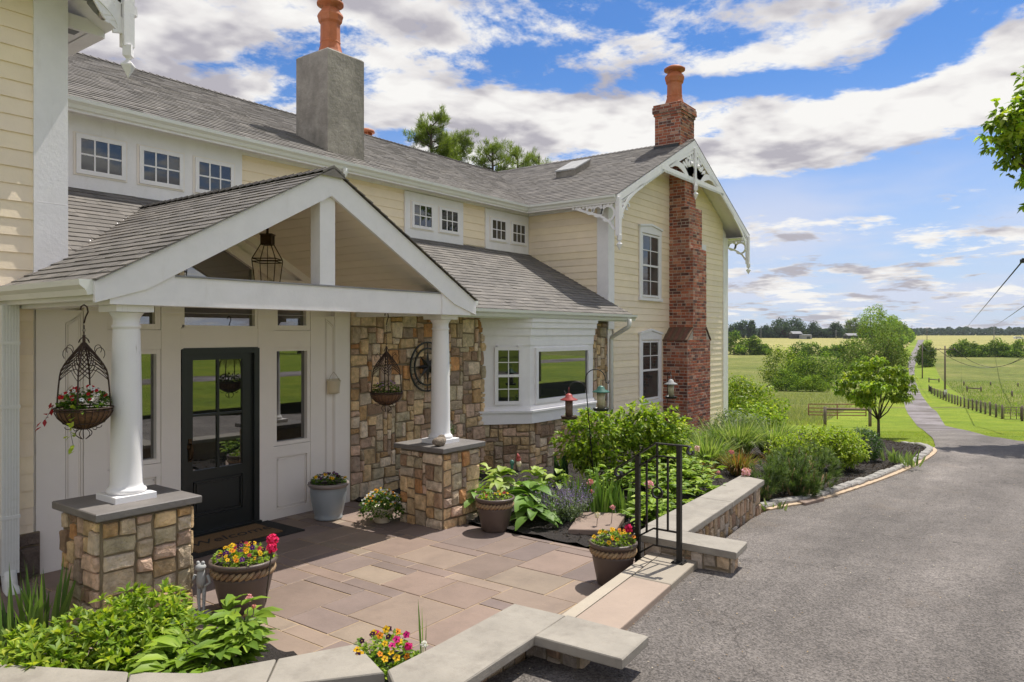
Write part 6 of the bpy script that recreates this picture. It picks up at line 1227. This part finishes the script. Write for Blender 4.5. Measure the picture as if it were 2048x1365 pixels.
# pines behind the house, maple at the right edge
def pine(label, u, d, vt, wpx, n, seed, sparse=1.0):
    x, y, z = AD(u, d); top = CAMH - (vt - HZ) * d / FOC - z; wm = wpx * d / FOC / 2; t = empty('pine_tree', (x, y, z), label, 'tree', 'pines behind the house'); rd = random.Random(seed); mb = MB(); tips = []; top *= 1.02
    mb.tube([(x, y, z), (x + .1, y, z + top * .5), (x, y, z + top * .93)], [.28, .2, .04], 8)
    for k in range(int(54 * sparse)):
        q = .38 + .62 * (k + .5) / (54 * sparse); a = rd.random() * 6.283; L = wm * (1.05 - .75 * max(0, (q - .45) / .55) ** 1.3) * (.7 + .45 * rd.random()); b = Vector((x, y, z + top * q * .93)); e = b + Vector((math.cos(a) * L, math.sin(a) * L, L * (.25 + .55 * rd.random()))); m2 = b.lerp(e, .55) - Vector((0, 0, L * .08)); mb.tube([b, m2, e], [.05, .03, .01], 4, False)
        for f_ in (.35, .5, .62, .72, .82, .91, 1.0):
            c = b.lerp(m2, f_ / .55) if f_ < .55 else m2.lerp(e, (f_ - .55) / .45)
            for _ in range(2): tips.append((c + Vector((rd.gauss(0, .2), rd.gauss(0, .2), rd.gauss(0, .16) + .05)), (e - b).normalized()))
    mb.build('trunk', M['bark'], t); P_ = np.array([p for p, _ in tips]); D_ = np.array([q for _, q in tips]); m = n; D2 = np.repeat(unit(D_ * .7 + np.array([0, 0, .6])), m, 0); lv = LV(); lv.blades(np.repeat(P_, m, 0) + rdirs(len(P_) * m) * .11, unit(D2 + rdirs(len(P_) * m) * .8), .26, .035, K=1, droop=.1, fold=.1, col=shades(len(P_) * m, [(.17, .225, .05), (.26, .31, .08), (.10, .14, .035)], .25), prof='blade'); lv.build('crown', M['leaf'], t)
pine('dense pine rising behind the long roof', 862, 36, 216, 190, 56, 3, 1.4); pine('dense lower pine beside the first behind the long roof', 912, 39, 245, 130, 46, 5, 1.1); pine('sparse pine behind the roof valley', 985, 38, 268, 150, 34, 8, 1.1); pine('thin pine near the wing ridge', 1035, 40, 276, 130, 30, 12, 1.0); pine('thinnest pine top leaning right above the valley', 1078, 41, 284, 90, 26, 15, .9)
x, y, z = AD(2520, 19.0); s = 19.0 / FOC
def MW(u, v, w, hh, dd=0): return (ST * (u - 2520) * s + CT * dd, -CT * (u - 2520) * s + ST * dd, (CAMH - (v - HZ) * s) - z, w * s, w * s, hh * s)
tree('maple_tree', 'bright green maple reaching into the right edge of the picture', 'tree', (x, y, z), [MW(2056, 275, 70, 66), MW(2016, 262, 44, 30), MW(2040, 215, 44, 34), MW(2026, 318, 40, 30), MW(2084, 340, 46, 40), MW(1996, 290, 30, 18), MW(2006, 240, 30, 20), MW(2110, 240, 100, 90), MW(2150, 150, 100, 90), MW(2200, 250, 120, 100), MW(2240, 80, 140, 110), MW(2300, 200, 150, 110), MW(2075, 408, 26, 12), MW(2400, 150, 150, 120), MW(2180, 360, 80, 50)],
     3000, .17, LIME + MID + YEL, (.15, .04), fork=.42, limbs=14, m=5, W=.75, shell=.55)
# trees behind the photographer, seen only in the window glass
for k, (x, y, h) in enumerate(((-6, -44, 11), (6, -50, 9), (17, -46, 12), (32, -55, 10), (50, -50, 13), (-20, -48, 12))):
    tree('shade_tree', 'broad shade tree on the lawn behind the drive', 'tree', (x, y, .2), [(R.gauss(0, 2), R.gauss(0, 2), h * (.45 + .1 * j), 2.6 - .1 * j, 2.6 - .1 * j, 1.5) for j in range(7)], 2600, .5, MID + DARK, (.3, .06), group='shade trees behind the drive')
# bark chips on the beds and small litter on the paving
n = 15000; xx = 6.9 + (XE - 7) * NR.random(n) ** .8; yy = np.array([interp(ylo_t, q) for q in xx]); yy = yy + .06 + (7.9 - yy) * NR.random(n) ** 1.6; zz = np.array([soilz(a, b) for a, b in zip(xx, yy)]) + .018 * NR.random(n)
lv = LV(); lv.leaves(np.c_[xx, yy, zz], rdirs(n) * .7 + np.array([0, 0, 1.0]), .045 * (.5 + NR.random(n)), .016, shades(n, [(.035, .026, .02), (.06, .045, .035), (.10, .075, .055), (.02, .015, .012)], .3)); tag(lv.build('mulch_chips', M['far']), 'dark bark chips strewn over the planting bed', 'mulch', None, 'stuff')
n = 900; lv = LV(); d_ = 4 + 9 * NR.random(n) ** 1.4; r_ = np.array([LF(d) for d in d_]) + .03 + 5.5 * NR.random(n) ** 2.6; zz = np.array([T(d) for d in d_]) + .008
ok = ~((d_ < 7.4) & (r_ < np.array([LF(d) for d in d_]) + .12)); lv.leaves(np.c_[CT * d_ + ST * r_, ST * d_ - CT * r_, zz][ok], rdirs(int(ok.sum())) * .35 + np.array([0, 0, 1.0]), .018 * (.4 + NR.random(int(ok.sum()))), .010, shades(int(ok.sum()), [(.45, .33, .2), (.30, .20, .11), (.55, .5, .42), (.12, .09, .07)], .3)); tag(lv.build('leaf_litter', M['far']), 'scattered dry bits and pale grit on the edge of the drive', 'litter', None, 'stuff')
# grass that nobody could count
n = 26000; lv = LV(); d_ = 14.4 + 14 * NR.random(n) ** 1.5; fr_ = NR.random(n); L_ = np.array([LF(d) for d in d_]); Rr = np.array([RF(d) for d in d_]); side_ = NR.random(n) < .75; r_ = np.where(side_, L_ - fr_ * 7 - .05, Rr + fr_ * 5 + .05); zz = np.array([T(d) for d in d_]) - .02
X2 = CT * d_ + ST * r_; Y2 = ST * d_ - CT * r_; ok = ~((X2 < XE + .05) & (Y2 > 1.9)); ok &= ~((Y2 > 7.1) & (X2 < 21))
P_ = np.c_[X2, Y2, zz][ok]; n = len(P_); lv.blades(P_, rdirs(n) * .5 + np.array([0, 0, 1]), .055 * (.6 + .8 * NR.random(n)), .008, K=1, droop=.1, col=shades(n, [(.26, .34, .03), (.19, .28, .025), (.34, .38, .05)], .2), prof='blade'); tag(lv.build('lawn_grass', M['leaf']), 'short mown grass blades beside the lane and the bed', 'grass', None, 'stuff')
lv = LV(); n = 30000; d_ = 30 + 90 * NR.random(n) ** 1.6; u_ = 1430 + 330 * NR.random(n); r_ = (u_ - 1024) / FOC * d_; wlm = np.array([LF(d) - interp(wl, d) for d in d_]); ok = (r_ < wlm) | (d_ > 50) & (r_ < np.array([LF(d) for d in d_]) - 6.5)
P_ = np.c_[CT * d_ + ST * r_, ST * d_ - CT * r_, np.array([T(d) for d in d_]) - .08][ok]; n = len(P_); lv.blades(P_, rdirs(n) * .45 + np.array([0, 0, 1]), .5 * (.5 + .8 * NR.random(n)), .03, K=2, droop=.25, col=shades(n, [(.24, .27, .09), (.34, .33, .14), (.17, .22, .05)], .2), prof='blade'); tag(lv.build('meadow_grass', M['leaf']), 'tall pale meadow grass behind the red gate', 'grass', None, 'stuff')
lv = LV(); n = 22000; d_ = 40 + 120 * NR.random(n) ** 1.2; off_ = NR.random(n); r_ = np.array([RF(d) + interp(wr, d) for d in d_]) + off_ * (1.5 + d_ * .22) + (off_ ** 2) * 6
P_ = np.c_[CT * d_ + ST * r_, ST * d_ - CT * r_, np.array([T(d) for d in d_]) - .08]; lv.blades(P_, rdirs(n) * .5 + np.array([0, 0, 1]), .5 * (.4 + .9 * NR.random(n)) * (1.2 - .5 * off_), .05, K=2, droop=.25, col=shades(n, [(.22, .31, .05), (.28, .34, .08), (.16, .24, .04)], .2), prof='blade'); tag(lv.build('verge_grass', M['leaf']), 'tall rough grass along the wire fence right of the lane', 'grass', None, 'stuff')
# ================================================================== FENCES, GATES, POLES, FAR BUILDINGS
def pole(label, u, vt, vb, arm=None, armz=.5, sign=False, group='utility poles in the fields', rad=.14, mat='wood', d=None, steel=False):
    if d is None: x, y, z, d = G(u, vb)
    else: x, y, z = AD(u, d)
    h = (vb - vt) * d / FOC; t = empty('utility_pole', (x, y, z), label, 'utility pole', group); w = MB(); w.tube([(x, y, z - .3), (x, y, z + h)], [rad, rad * .7], 8); w.build('pole', M[mat], t)
    if arm:
        w = MB(); a = Vector((x, y, z + h - armz)); w.hexa([tuple(a + U * s * arm / 2 + Vector((0, 0, dz)) + F * f_) for dz in (-.06, .06) for s, f_ in ((-1, .0), (1, .0), (1, .12), (-1, .12))]); w.build('crossarm', M[mat], t); w = MB()
        for s in (-.9, -.45, .45, .9): b = a + U * s * arm / 2; w.lathe(b.x, b.y, [(.05, b.z + .06), (.06, b.z + .12), (.03, b.z + .2)], 8)
        w.build('insulators', M['statue'], t)
    if sign: w = MB(); s_ = Vector((x, y, z + .75)) + F * .15; w.hexa([tuple(s_ + U * a * .22 + Vector((0, 0, b)) + F * c) for b in (-.35, .35) for a, c in ((-1, 0), (1, 0), (1, .02), (-1, .02))]); w.build('sign_plate', M['white'], t)
    return x, y, z, h, d
p1 = pole('dark wooden pole with a crossarm and white plate beside the wire fence', 1890, 692, 795, 3.0, .5, True)
p2 = pole('wooden pole beside the round olive tree on the lane', 1844.6, 688, 757, None)
p3 = pole('far pole with double crossarm at the crest of the lane', 1854, 655, 691, 4.5, .6, rad=.2)
p4 = pole('thin far pole with a crossarm left of the lane crest', 1824, 651, 681, 4.5, .8, rad=.2, d=600); p5 = pole('pale bare far pole alone on the right skyline', 1988, 647, 679, None, rad=.3, mat='tin', d=560)
pole('pale far pole behind the left hedgerow', 1522, 648, 676, None, rad=.28, mat='tin', d=640); pole('short pale far pole beside the dark far tree', 1672, 658, 676, None, rad=.28, mat='tin', d=650)
x, y, z = AD(2100, 26); t = empty('utility_pole', (x, y, z), 'pole outside the right edge carrying a dark lamp box on an arm', 'utility pole'); w = MB(); w.tube([(x, y, z - .2), (x, y, 6.6)], [.15, .11], 8); w.build('pole', M['wood'], t)
zb_ = CAMH + 144 * 26 / FOC; e = Vector(AD(2044, 26, zb_)); w = MB(); w.tube([(x, y, zb_ + .1), tuple(e + Vector((0, 0, .1)))], .03, 6); w.build('arm', M['iron'], t); w = MB(); w.box(e.x - .08, e.x + .14, e.y - .1, e.y + .06, zb_ - .04, zb_ + .08); w.build('lamp_box', M['black'], t)
def wire(label, A, B_, sag, r=.012, group='overhead wires'):
    A, B_ = Vector(A), Vector(B_); w = MB(); w.tube([A.lerp(B_, q) - Vector((0, 0, sag * 4 * q * (1 - q))) for q in [i / 14 for i in range(15)]], r, 4); tag(w.build('wire', M['iron']), label, 'wire', group)
def top(p, s=0, dz=.5): return tuple(Vector((p[0], p[1], p[2] + p[3] - dz + .15)) + U * s)
wire('thin wire from the lamp box arm down to the crest of the lane', tuple(e), AD(1925, 500, CAMH + 5 * 500 / FOC), .3, .03)
wire('thin wire above the pale pole at the right skyline', AD(2080, 60, CAMH + 78 * 60 / FOC), top(p5, 0, .2), .4, .06)
wire('sagging wire between the dark pole and the right edge', top(p1, 1.3), AD(2090, 100, CAMH - 5 * 100 / FOC), 3.4, .03); wire('second sagging wire between the dark pole and the right edge', top(p1, -1.3), AD(2110, 100, CAMH - 2 * 100 / FOC), 3.6, .03); wire('wire from the dark pole to the pole by the olive tree', top(p1, -1.3), top(p2, 0, .3), .9, .03)
# wire fence along the lane
fp = []
for xx in (575, 600, 630, 660, 690, 715, 742, 770, 800, 828, 855, 885, 920, 960, 1000, 1040, 1080, 1125, 1172, 1230, 1290):
    k = (xx - 575) / 715; vb = 600 + (895 + (1160 - 895) * (k ** .75)) / 4.877; fp.append(G(1740 + xx / 4.877, vb))
t = empty('wire_fence', fp[-1][:3], 'wood post and wire fence running along the right side of the lane', 'fence')
for x, y, z, d in fp: w = MB(); w.tube([(x, y, z - .2), (x + (R.random() - .5) * .08, y, z + 1.05 + R.random() * .15)], [.09, .075], 7); w.build('post', M['wood'], t)
w = MB()
for a, b in zip(fp, fp[1:]):
    for h in (.15, .3, .45, .6, .75, .9, 1.02): w.tube([(a[0], a[1], a[2] + h), (b[0], b[1], b[2] + h)], .008, 3, False)
    L = math.dist(a[:2], b[:2]); 
    for k in range(1, int(L / .22)): q = k / int(L / .22); p = [a[i] + (b[i] - a[i]) * q for i in range(3)]; w.tube([(p[0], p[1], p[2] + .1), (p[0], p[1], p[2] + 1.02)], .006, 3, False)
w.build('wire_mesh', M['iron'], t)
gx, gy, gz_, gd = G(2008, 842); t = empty('field_gate', (gx, gy, gz_), 'grey barred field gate at the near end of the wire fence', 'gate'); w = MB(); W_ = 1.25
for h in (.12, .36, .6, .82, 1.02): w.tube([Vector((gx, gy, gz_ + h)), Vector((gx, gy, gz_ + h)) + U * W_], .024, 6)
for s in (0, .5, .95, 1.25): w.tube([Vector((gx, gy, gz_ + .1)) + U * s, Vector((gx, gy, gz_ + 1.04)) + U * s], .024, 6)
w.build('bars', M['wood'], t); w = MB(); w.tube([Vector((gx, gy, gz_ - .1)) + U * 1.38, Vector((gx, gy, gz_ + 1.15)) + U * 1.38], .09, 8); w.build('post', M['wood'], t); w = MB(); w.tube([Vector((gx, gy, gz_ + .85)) + U * 1.38, Vector((gx, gy, gz_ + .8)) + U * 4.2], .08, 7); w.build('rail', M['wood'], t)
# red tube gate and its posts
gx, gy, gz_ = AD(1617, 50); s = 50 / FOC; gz_ = CAMH - (830 - HZ) * s; t = empty('red_gate', (gx, gy, gz_), 'rusty red tube gate standing open in the meadow', 'gate'); M['gate'] = plain('gate_red', (.24, .07, .05), .6); W_ = 115 * s
for nm, lines in (('frame', [((0, 0), (0, .72)), ((0, .72), (W_, .70)), ((W_, .7), (W_, -.1)), ((0, 0), (W_, -.06))]), ('bars', [((0, .2), (W_, .16)), ((0, .46), (W_, .42)), ((W_ * .5, .7), (W_ * .5, -.3))])):
    w = MB(); [w.tube([Vector((gx, gy, gz_)) + U * a[0] + Vector((0, 0, a[1])), Vector((gx, gy, gz_)) + U * b[0] + Vector((0, 0, b[1]))], .032, 6) for a, b in lines]; w.build(nm, M['gate'], t)
A1 = G(1650, 853); t = empty('wood_rail_fence', A1[:3], 'short weathered post and rail barrier in front of the red gate', 'fence'); d = A1[3]; s = d / FOC
for du in (0, 90): w = MB(); p = Vector(A1[:3]) + U * du * s; w.tube([p - Vector((0, 0, .2)), p + Vector((0, 0, 39 * s))], .095, 9); w.build('post', M['wood'], t)
w = MB(); p = Vector(A1[:3]) + Vector((0, 0, 34 * s)); w.tube([p, p + U * 90 * s - Vector((0, 0, .02))], .07, 8); w.build('rail', M['wood'], t)
for u, vb, wpx, lb in ((1934, 784, 28, 'broken post and rail piece in the right field'), (1858, 765, 20, 'low grey rail piece beside the lane')):
    x, y, z, d = G(u, vb); s = d / FOC; t = empty('wood_rail_fence', (x, y, z), lb, 'fence'); p = Vector((x, y, z)); 
    for du in (0, wpx): w = MB(); w.tube([p + U * du * s, p + U * du * s + Vector((0, 0, .85 if du else 1.0))], .12, 7); w.build('post', M['wood'], t)
    w = MB(); w.tube([p + Vector((0, 0, .65)), p + U * wpx * s + Vector((0, 0, .5))], .11, 6); w.build('rail', M['wood'], t)
for u, vt, vb, lb in ((1928, 763, 771, 'single short post left of the group in the field'), (1981, 764, 771, 'single short post in the middle of the field'), (2036, 766, 773, 'single short post at the right of the field'), (2024, 782, 793, 'thin single post below the others in the field')):
    x, y, z, d = G(u, vb); w = MB(); w.tube([(x, y, z - .1), (x, y, z + (vb - vt) * d / FOC)], .13, 7); tag(w.build('fence_post', M['wood']), lb, 'post', 'lone posts in the right field')
M['barnwall'] = plain('barn_wall', (.045, .04, .045), .9); M['shedwall'] = plain('shed_wall', (.30, .30, .31), .9)
def barn(label, u0, u1, ve, vr, d, wm, z0v=676):
    a = Vector(AD(u0, d)); b = Vector(AD(u1, d)); t = empty('barn', tuple(a), label, 'barn', 'far farm buildings'); s = d / FOC; zb = T(d) - .3; ze = CAMH - (ve - HZ) * s; zr = CAMH - (vr - HZ) * s; D = F * -9
    w = MB(); w.hexa([(a.x, a.y, zb), (b.x, b.y, zb), (b.x + D.x, b.y + D.y, zb), (a.x + D.x, a.y + D.y, zb), (a.x, a.y, ze), (b.x, b.y, ze), (b.x + D.x, b.y + D.y, ze), (a.x + D.x, a.y + D.y, ze)]); w.build('wall', M[wm], t)
    o_ = F * .6; w = MB(); m1, m2 = a + D * .5, b + D * .5; w.add([(a.x + o_.x, a.y + o_.y, ze), (b.x + o_.x, b.y + o_.y, ze), (m2.x, m2.y, zr), (m1.x, m1.y, zr), (b.x + D.x, b.y + D.y, ze), (a.x + D.x, a.y + D.y, ze)], [(0, 1, 2, 3), (3, 2, 4, 5), (0, 3, 5), (1, 4, 2)]); w.build('roof', M['tin'], t)
    w = MB(); c = a.lerp(b, .6) + F * .1; w.hexa([tuple(c + U * p * 1.5 + F * q + Vector((0, 0, zb - c.z + h))) for h in (0, 2.4) for p, q in ((-1, 0), (1, 0), (1, .1), (-1, .1))]); w.build('door', M['black'], t)
barn('dark barn with a pale tin roof behind the maroon bush', 1585, 1605, 668, 663, 660, 'barnwall'); barn('low grey shed right of the dark barn', 1606, 1624, 670.5, 669.5, 650, 'shedwall'); barn('low pale roofed barn under the pale green far tree', 1695, 1718, 671.5, 667, 660, 'barnwall')
x, y, z = AD(2030, 640); t = empty('parked_van', (x, y, z), 'tiny white van parked on the right skyline', 'van'); p = Vector((x, y, z + .1)); M['vanp'] = plain('van_paint', (.8, .8, .8), .3)
w = MB(); pr = [(0, .3), (0, 1.9), (.3, 2.2), (5.6, 2.2), (6.4, 1.5), (7.4, 1.25), (7.6, .5), (7.6, .3)]; w.prism([tuple(p + U * a + Vector((0, 0, b))) for a, b in pr], tuple(F * -2)); w.build('body', M['vanp'], t)
w = MB(); w.prism([tuple(p + U * a + F * .03 + Vector((0, 0, b))) for a, b in ((.5, 1.4), (5.4, 1.4), (5.2, 1.95), (.6, 1.95))], tuple(F * -.02)); w.build('window', M['glass'], t)
for a in (1.4, 6.0): w = MB(); c = p + U * a + Vector((0, 0, .35)); w.tube([c + F * .05, c - F * .25], .38, 14); w.build('wheel', M['black'], t)

# the air: even, thin, round the whole scene
hm = bpy.data.materials.new('haze_air'); hm.use_nodes = True; ht = hm.node_tree; ht.nodes.remove(ht.nodes['Principled BSDF']); hv = ht.nodes.new('ShaderNodeVolumePrincipled'); hv.inputs['Color'].default_value = (.80, .86, .95, 1); hv.inputs['Density'].default_value = .00008; ht.links.new(hv.outputs[0], ht.nodes['Material Output'].inputs['Volume'])
w = MB(); w.box(-3900, 5200, -5200, 5200, -9.4, 45); hb = w.build('haze', hm); tag(hb, 'thin even haze over the fields', 'haze', None, 'stuff')
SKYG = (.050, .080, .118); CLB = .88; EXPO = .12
# (u, v, half-width, half-height, tilt, weight) of the banks seen in the sky
CLOUDS = [(700, 25, 420, 60, 0, .15), (1400, 60, 330, 60, 4, .20), (250, 40, 240, 60, 0, .12), (1000, 255, 200, 55, 0, .16), (1350, 265, 300, 60, 0, .22), (1750, 235, 330, 55, 8, .28), (2000, 150, 260, 60, 12, .24), (760, 190, 130, 50, 0, .10),
          (1050, 130, 120, 35, 0, -.16), (1450, 172, 260, 24, -3, -.30), (1650, 375, 420, 40, 4, -.28), (1830, 105, 90, 34, 10, -.34), (480, 130, 150, 40, 0, -.10), (1150, 95, 80, 20, 0, -.15), (1990, 445, 200, 30, 0, .08)]
# ================================================================== CAMERA, LIGHT, SKY
sc = bpy.context.scene
cam = bpy.data.cameras.new('camera'); co_ = bpy.data.objects.new('camera', cam); C.objects.link(co_); sc.camera = co_
co_.location = (0, 0, CAMH); co_.rotation_euler = (math.pi / 2, 0, -(math.pi / 2 - TH)); cam.sensor_width = 36; cam.lens = 36 * FOC / 2048; cam.shift_y = -(682.5 - HZ) / 2048; cam.clip_end = 9000; cam.clip_start = .05
SUN = Vector((.5, -.07, 1.0)).normalized()
sl = bpy.data.lights.new('sun', 'SUN'); so = bpy.data.objects.new('sun', sl); C.objects.link(so); sl.energy = 5.0; sl.angle = math.radians(.5); sl.color = (1, .95, .865); so.rotation_euler = SUN.to_track_quat('Z', 'Y').to_euler()
wd = bpy.data.worlds.new('World'); sc.world = wd; wd.use_nodes = True; nt = wd.node_tree; bg = nt.nodes['Background']; bg.inputs[1].default_value = 1
sky = N_(nt, 'ShaderNodeTexSky', sky_type='NISHITA'); sky.sun_disc = False; sky.sun_elevation = math.asin(SUN.z); sky.sun_rotation = math.atan2(SUN.x, SUN.y); sky.altitude = 100; sky.air_density = 1.0; sky.dust_density = .3; sky.ozone_density = 2.0
def m_(op, *a, clamp=False):
    n = N_(nt, 'ShaderNodeMath', operation=op, use_clamp=clamp)
    for i, q in enumerate(a):
        if isinstance(q, (int, float)): n.inputs[i].default_value = q
        else: nt.links.new(q, n.inputs[i])
    return n.outputs[0]
tc = N_(nt, 'ShaderNodeTexCoord').outputs['Generated']; sx = N_(nt, 'ShaderNodeSeparateXYZ'); nt.links.new(tc, sx.inputs[0]); X_, Y_, Z_ = sx.outputs
az = m_('ARCTAN2', Y_, X_); el = m_('ARCSINE', Z_)               # azimuth from +X towards +Y, elevation
def cloudpos(lift=0.0):
    z = m_('ADD', m_('MAXIMUM', m_('ADD', Z_, lift), 0.0), .12)
    cb = N_(nt, 'ShaderNodeCombineXYZ'); nt.links.new(m_('DIVIDE', X_, z), cb.inputs[0]); nt.links.new(m_('DIVIDE', Y_, z), cb.inputs[1]); cb.inputs[2].default_value = 3.7; return cb.outputs[0]
def fbm(v, s, d=9, r=.58):
    n = N_(nt, 'ShaderNodeTexNoise', i_Scale=s, i_Detail=d, i_Roughness=r, i_Distortion=.15); nt.links.new(v, n.inputs['Vector']); return n.outputs['Fac']
p0, p1 = cloudpos(), cloudpos(.035)
f0 = m_('MULTIPLY_ADD', fbm(p0, 2.3, 11, .64), 1.4, -.2); g0 = fbm(p0, 1.6, 4, .6); f1 = fbm(p1, 1.6, 4, .6)
# broad cloud banks and blue gaps: (azimuth, elevation, half-widths, tilt, weight), radians in the sky
def bank(u, v, su, sv, tilt, wt):
    a = (u - 1024) / FOC; e = (HZ - v) / FOC / math.sqrt(1 + a * a); aa = TH - math.atan(a); return (aa, math.atan(e), su / FOC / (1 + a * a), sv / FOC / math.sqrt(1 + a * a), math.radians(tilt), wt)
banks = [bank(*b) for b in CLOUDS]
tot = None
for a0, e0, sa, se, tl, wt in banks:
    da = m_('SUBTRACT', az, a0); de = m_('SUBTRACT', el, e0); c, s = math.cos(tl), math.sin(tl)
    pu = m_('DIVIDE', m_('ADD', m_('MULTIPLY', da, c), m_('MULTIPLY', de, -s)), sa); pv = m_('DIVIDE', m_('ADD', m_('MULTIPLY', da, s), m_('MULTIPLY', de, c)), se)
    q = m_('MULTIPLY', m_('POWER', 2.718, m_('MULTIPLY', m_('ADD', m_('MULTIPLY', pu, pu), m_('MULTIPLY', pv, pv)), -1.0)), wt); tot = q if tot is None else m_('ADD', tot, q)
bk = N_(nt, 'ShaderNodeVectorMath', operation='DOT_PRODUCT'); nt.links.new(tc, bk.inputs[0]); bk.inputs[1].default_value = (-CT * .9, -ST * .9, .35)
fill_cloud = N_(nt, 'ShaderNodeMapRange', interpolation_type='SMOOTHSTEP'); fill_cloud.inputs[1].default_value = .0; fill_cloud.inputs[2].default_value = .45; fill_cloud.inputs[3].default_value = 0.0; fill_cloud.inputs[4].default_value = .10; nt.links.new(bk.outputs['Value'], fill_cloud.inputs[0])  # unseen extra cloud cover behind the camera, added as neutral fill light
den = m_('ADD', m_('ADD', f0, tot), fill_cloud.outputs[0])
alpha = N_(nt, 'ShaderNodeMapRange', interpolation_type='SMOOTHSTEP'); alpha.inputs[1].default_value = .465; alpha.inputs[2].default_value = .62; nt.links.new(den, alpha.inputs[0])
sh = m_('MULTIPLY_ADD', m_('SUBTRACT', f1, g0), 4.5, .38)         # more cloud above = greyer base
sh = m_('ADD', sh, m_('MULTIPLY', m_('SUBTRACT', f0, .5), 1.6), clamp=True)
cc = ramp(nt, sh, [(.15, (1.0, .985, .96)), (.5, (.86, .835, .83)), (1.0, (.50, .48, .53))])
skyc = mixc(nt, sky.outputs[0], (SKYG[0], SKYG[1], SKYG[2]), 1.0, 'MULTIPLY')
hz = N_(nt, 'ShaderNodeMapRange', interpolation_type='SMOOTHSTEP'); hz.inputs[1].default_value = -.02; hz.inputs[2].default_value = .36; hz.inputs[3].default_value = .75; hz.inputs[4].default_value = 0.0; nt.links.new(el, hz.inputs[0])
veil = N_(nt, 'ShaderNodeMapRange', interpolation_type='SMOOTHSTEP'); veil.inputs[1].default_value = .38; veil.inputs[2].default_value = .60; veil.inputs[4].default_value = .8; nt.links.new(fbm(p0, .55, 5, .55), veil.inputs[0])
vb = N_(nt, 'ShaderNodeMapRange', interpolation_type='SMOOTHSTEP'); vb.inputs[1].default_value = .27; vb.inputs[2].default_value = .10; nt.links.new(el, vb.inputs[0])
skyc = mixc(nt, skyc, (.72, .71, .78), m_('MULTIPLY', veil.outputs[0], vb.outputs[0]))
skyc = mixc(nt, skyc, (.60, .66, .82), hz.outputs[0])
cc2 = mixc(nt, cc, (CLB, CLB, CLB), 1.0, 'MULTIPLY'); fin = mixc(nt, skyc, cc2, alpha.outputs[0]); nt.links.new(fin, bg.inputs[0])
sc.view_settings.view_transform = 'Standard'; sc.view_settings.look = 'None'; sc.view_settings.exposure = EXPO; sc.view_settings.gamma = 1
wd.cycles.sampling_method = 'MANUAL'; wd.cycles.sample_map_resolution = 256; sc.render.engine = 'CYCLES'; sc.cycles.max_bounces = 6; sc.cycles.diffuse_bounces = 3; sc.cycles.glossy_bounces = 3; sc.cycles.transparent_max_bounces = 8; sc.cycles.caustics_reflective = False; sc.cycles.caustics_refractive = False; sc.cycles.adaptive_threshold = .02; sc.cycles.sample_clamp_indirect = 6
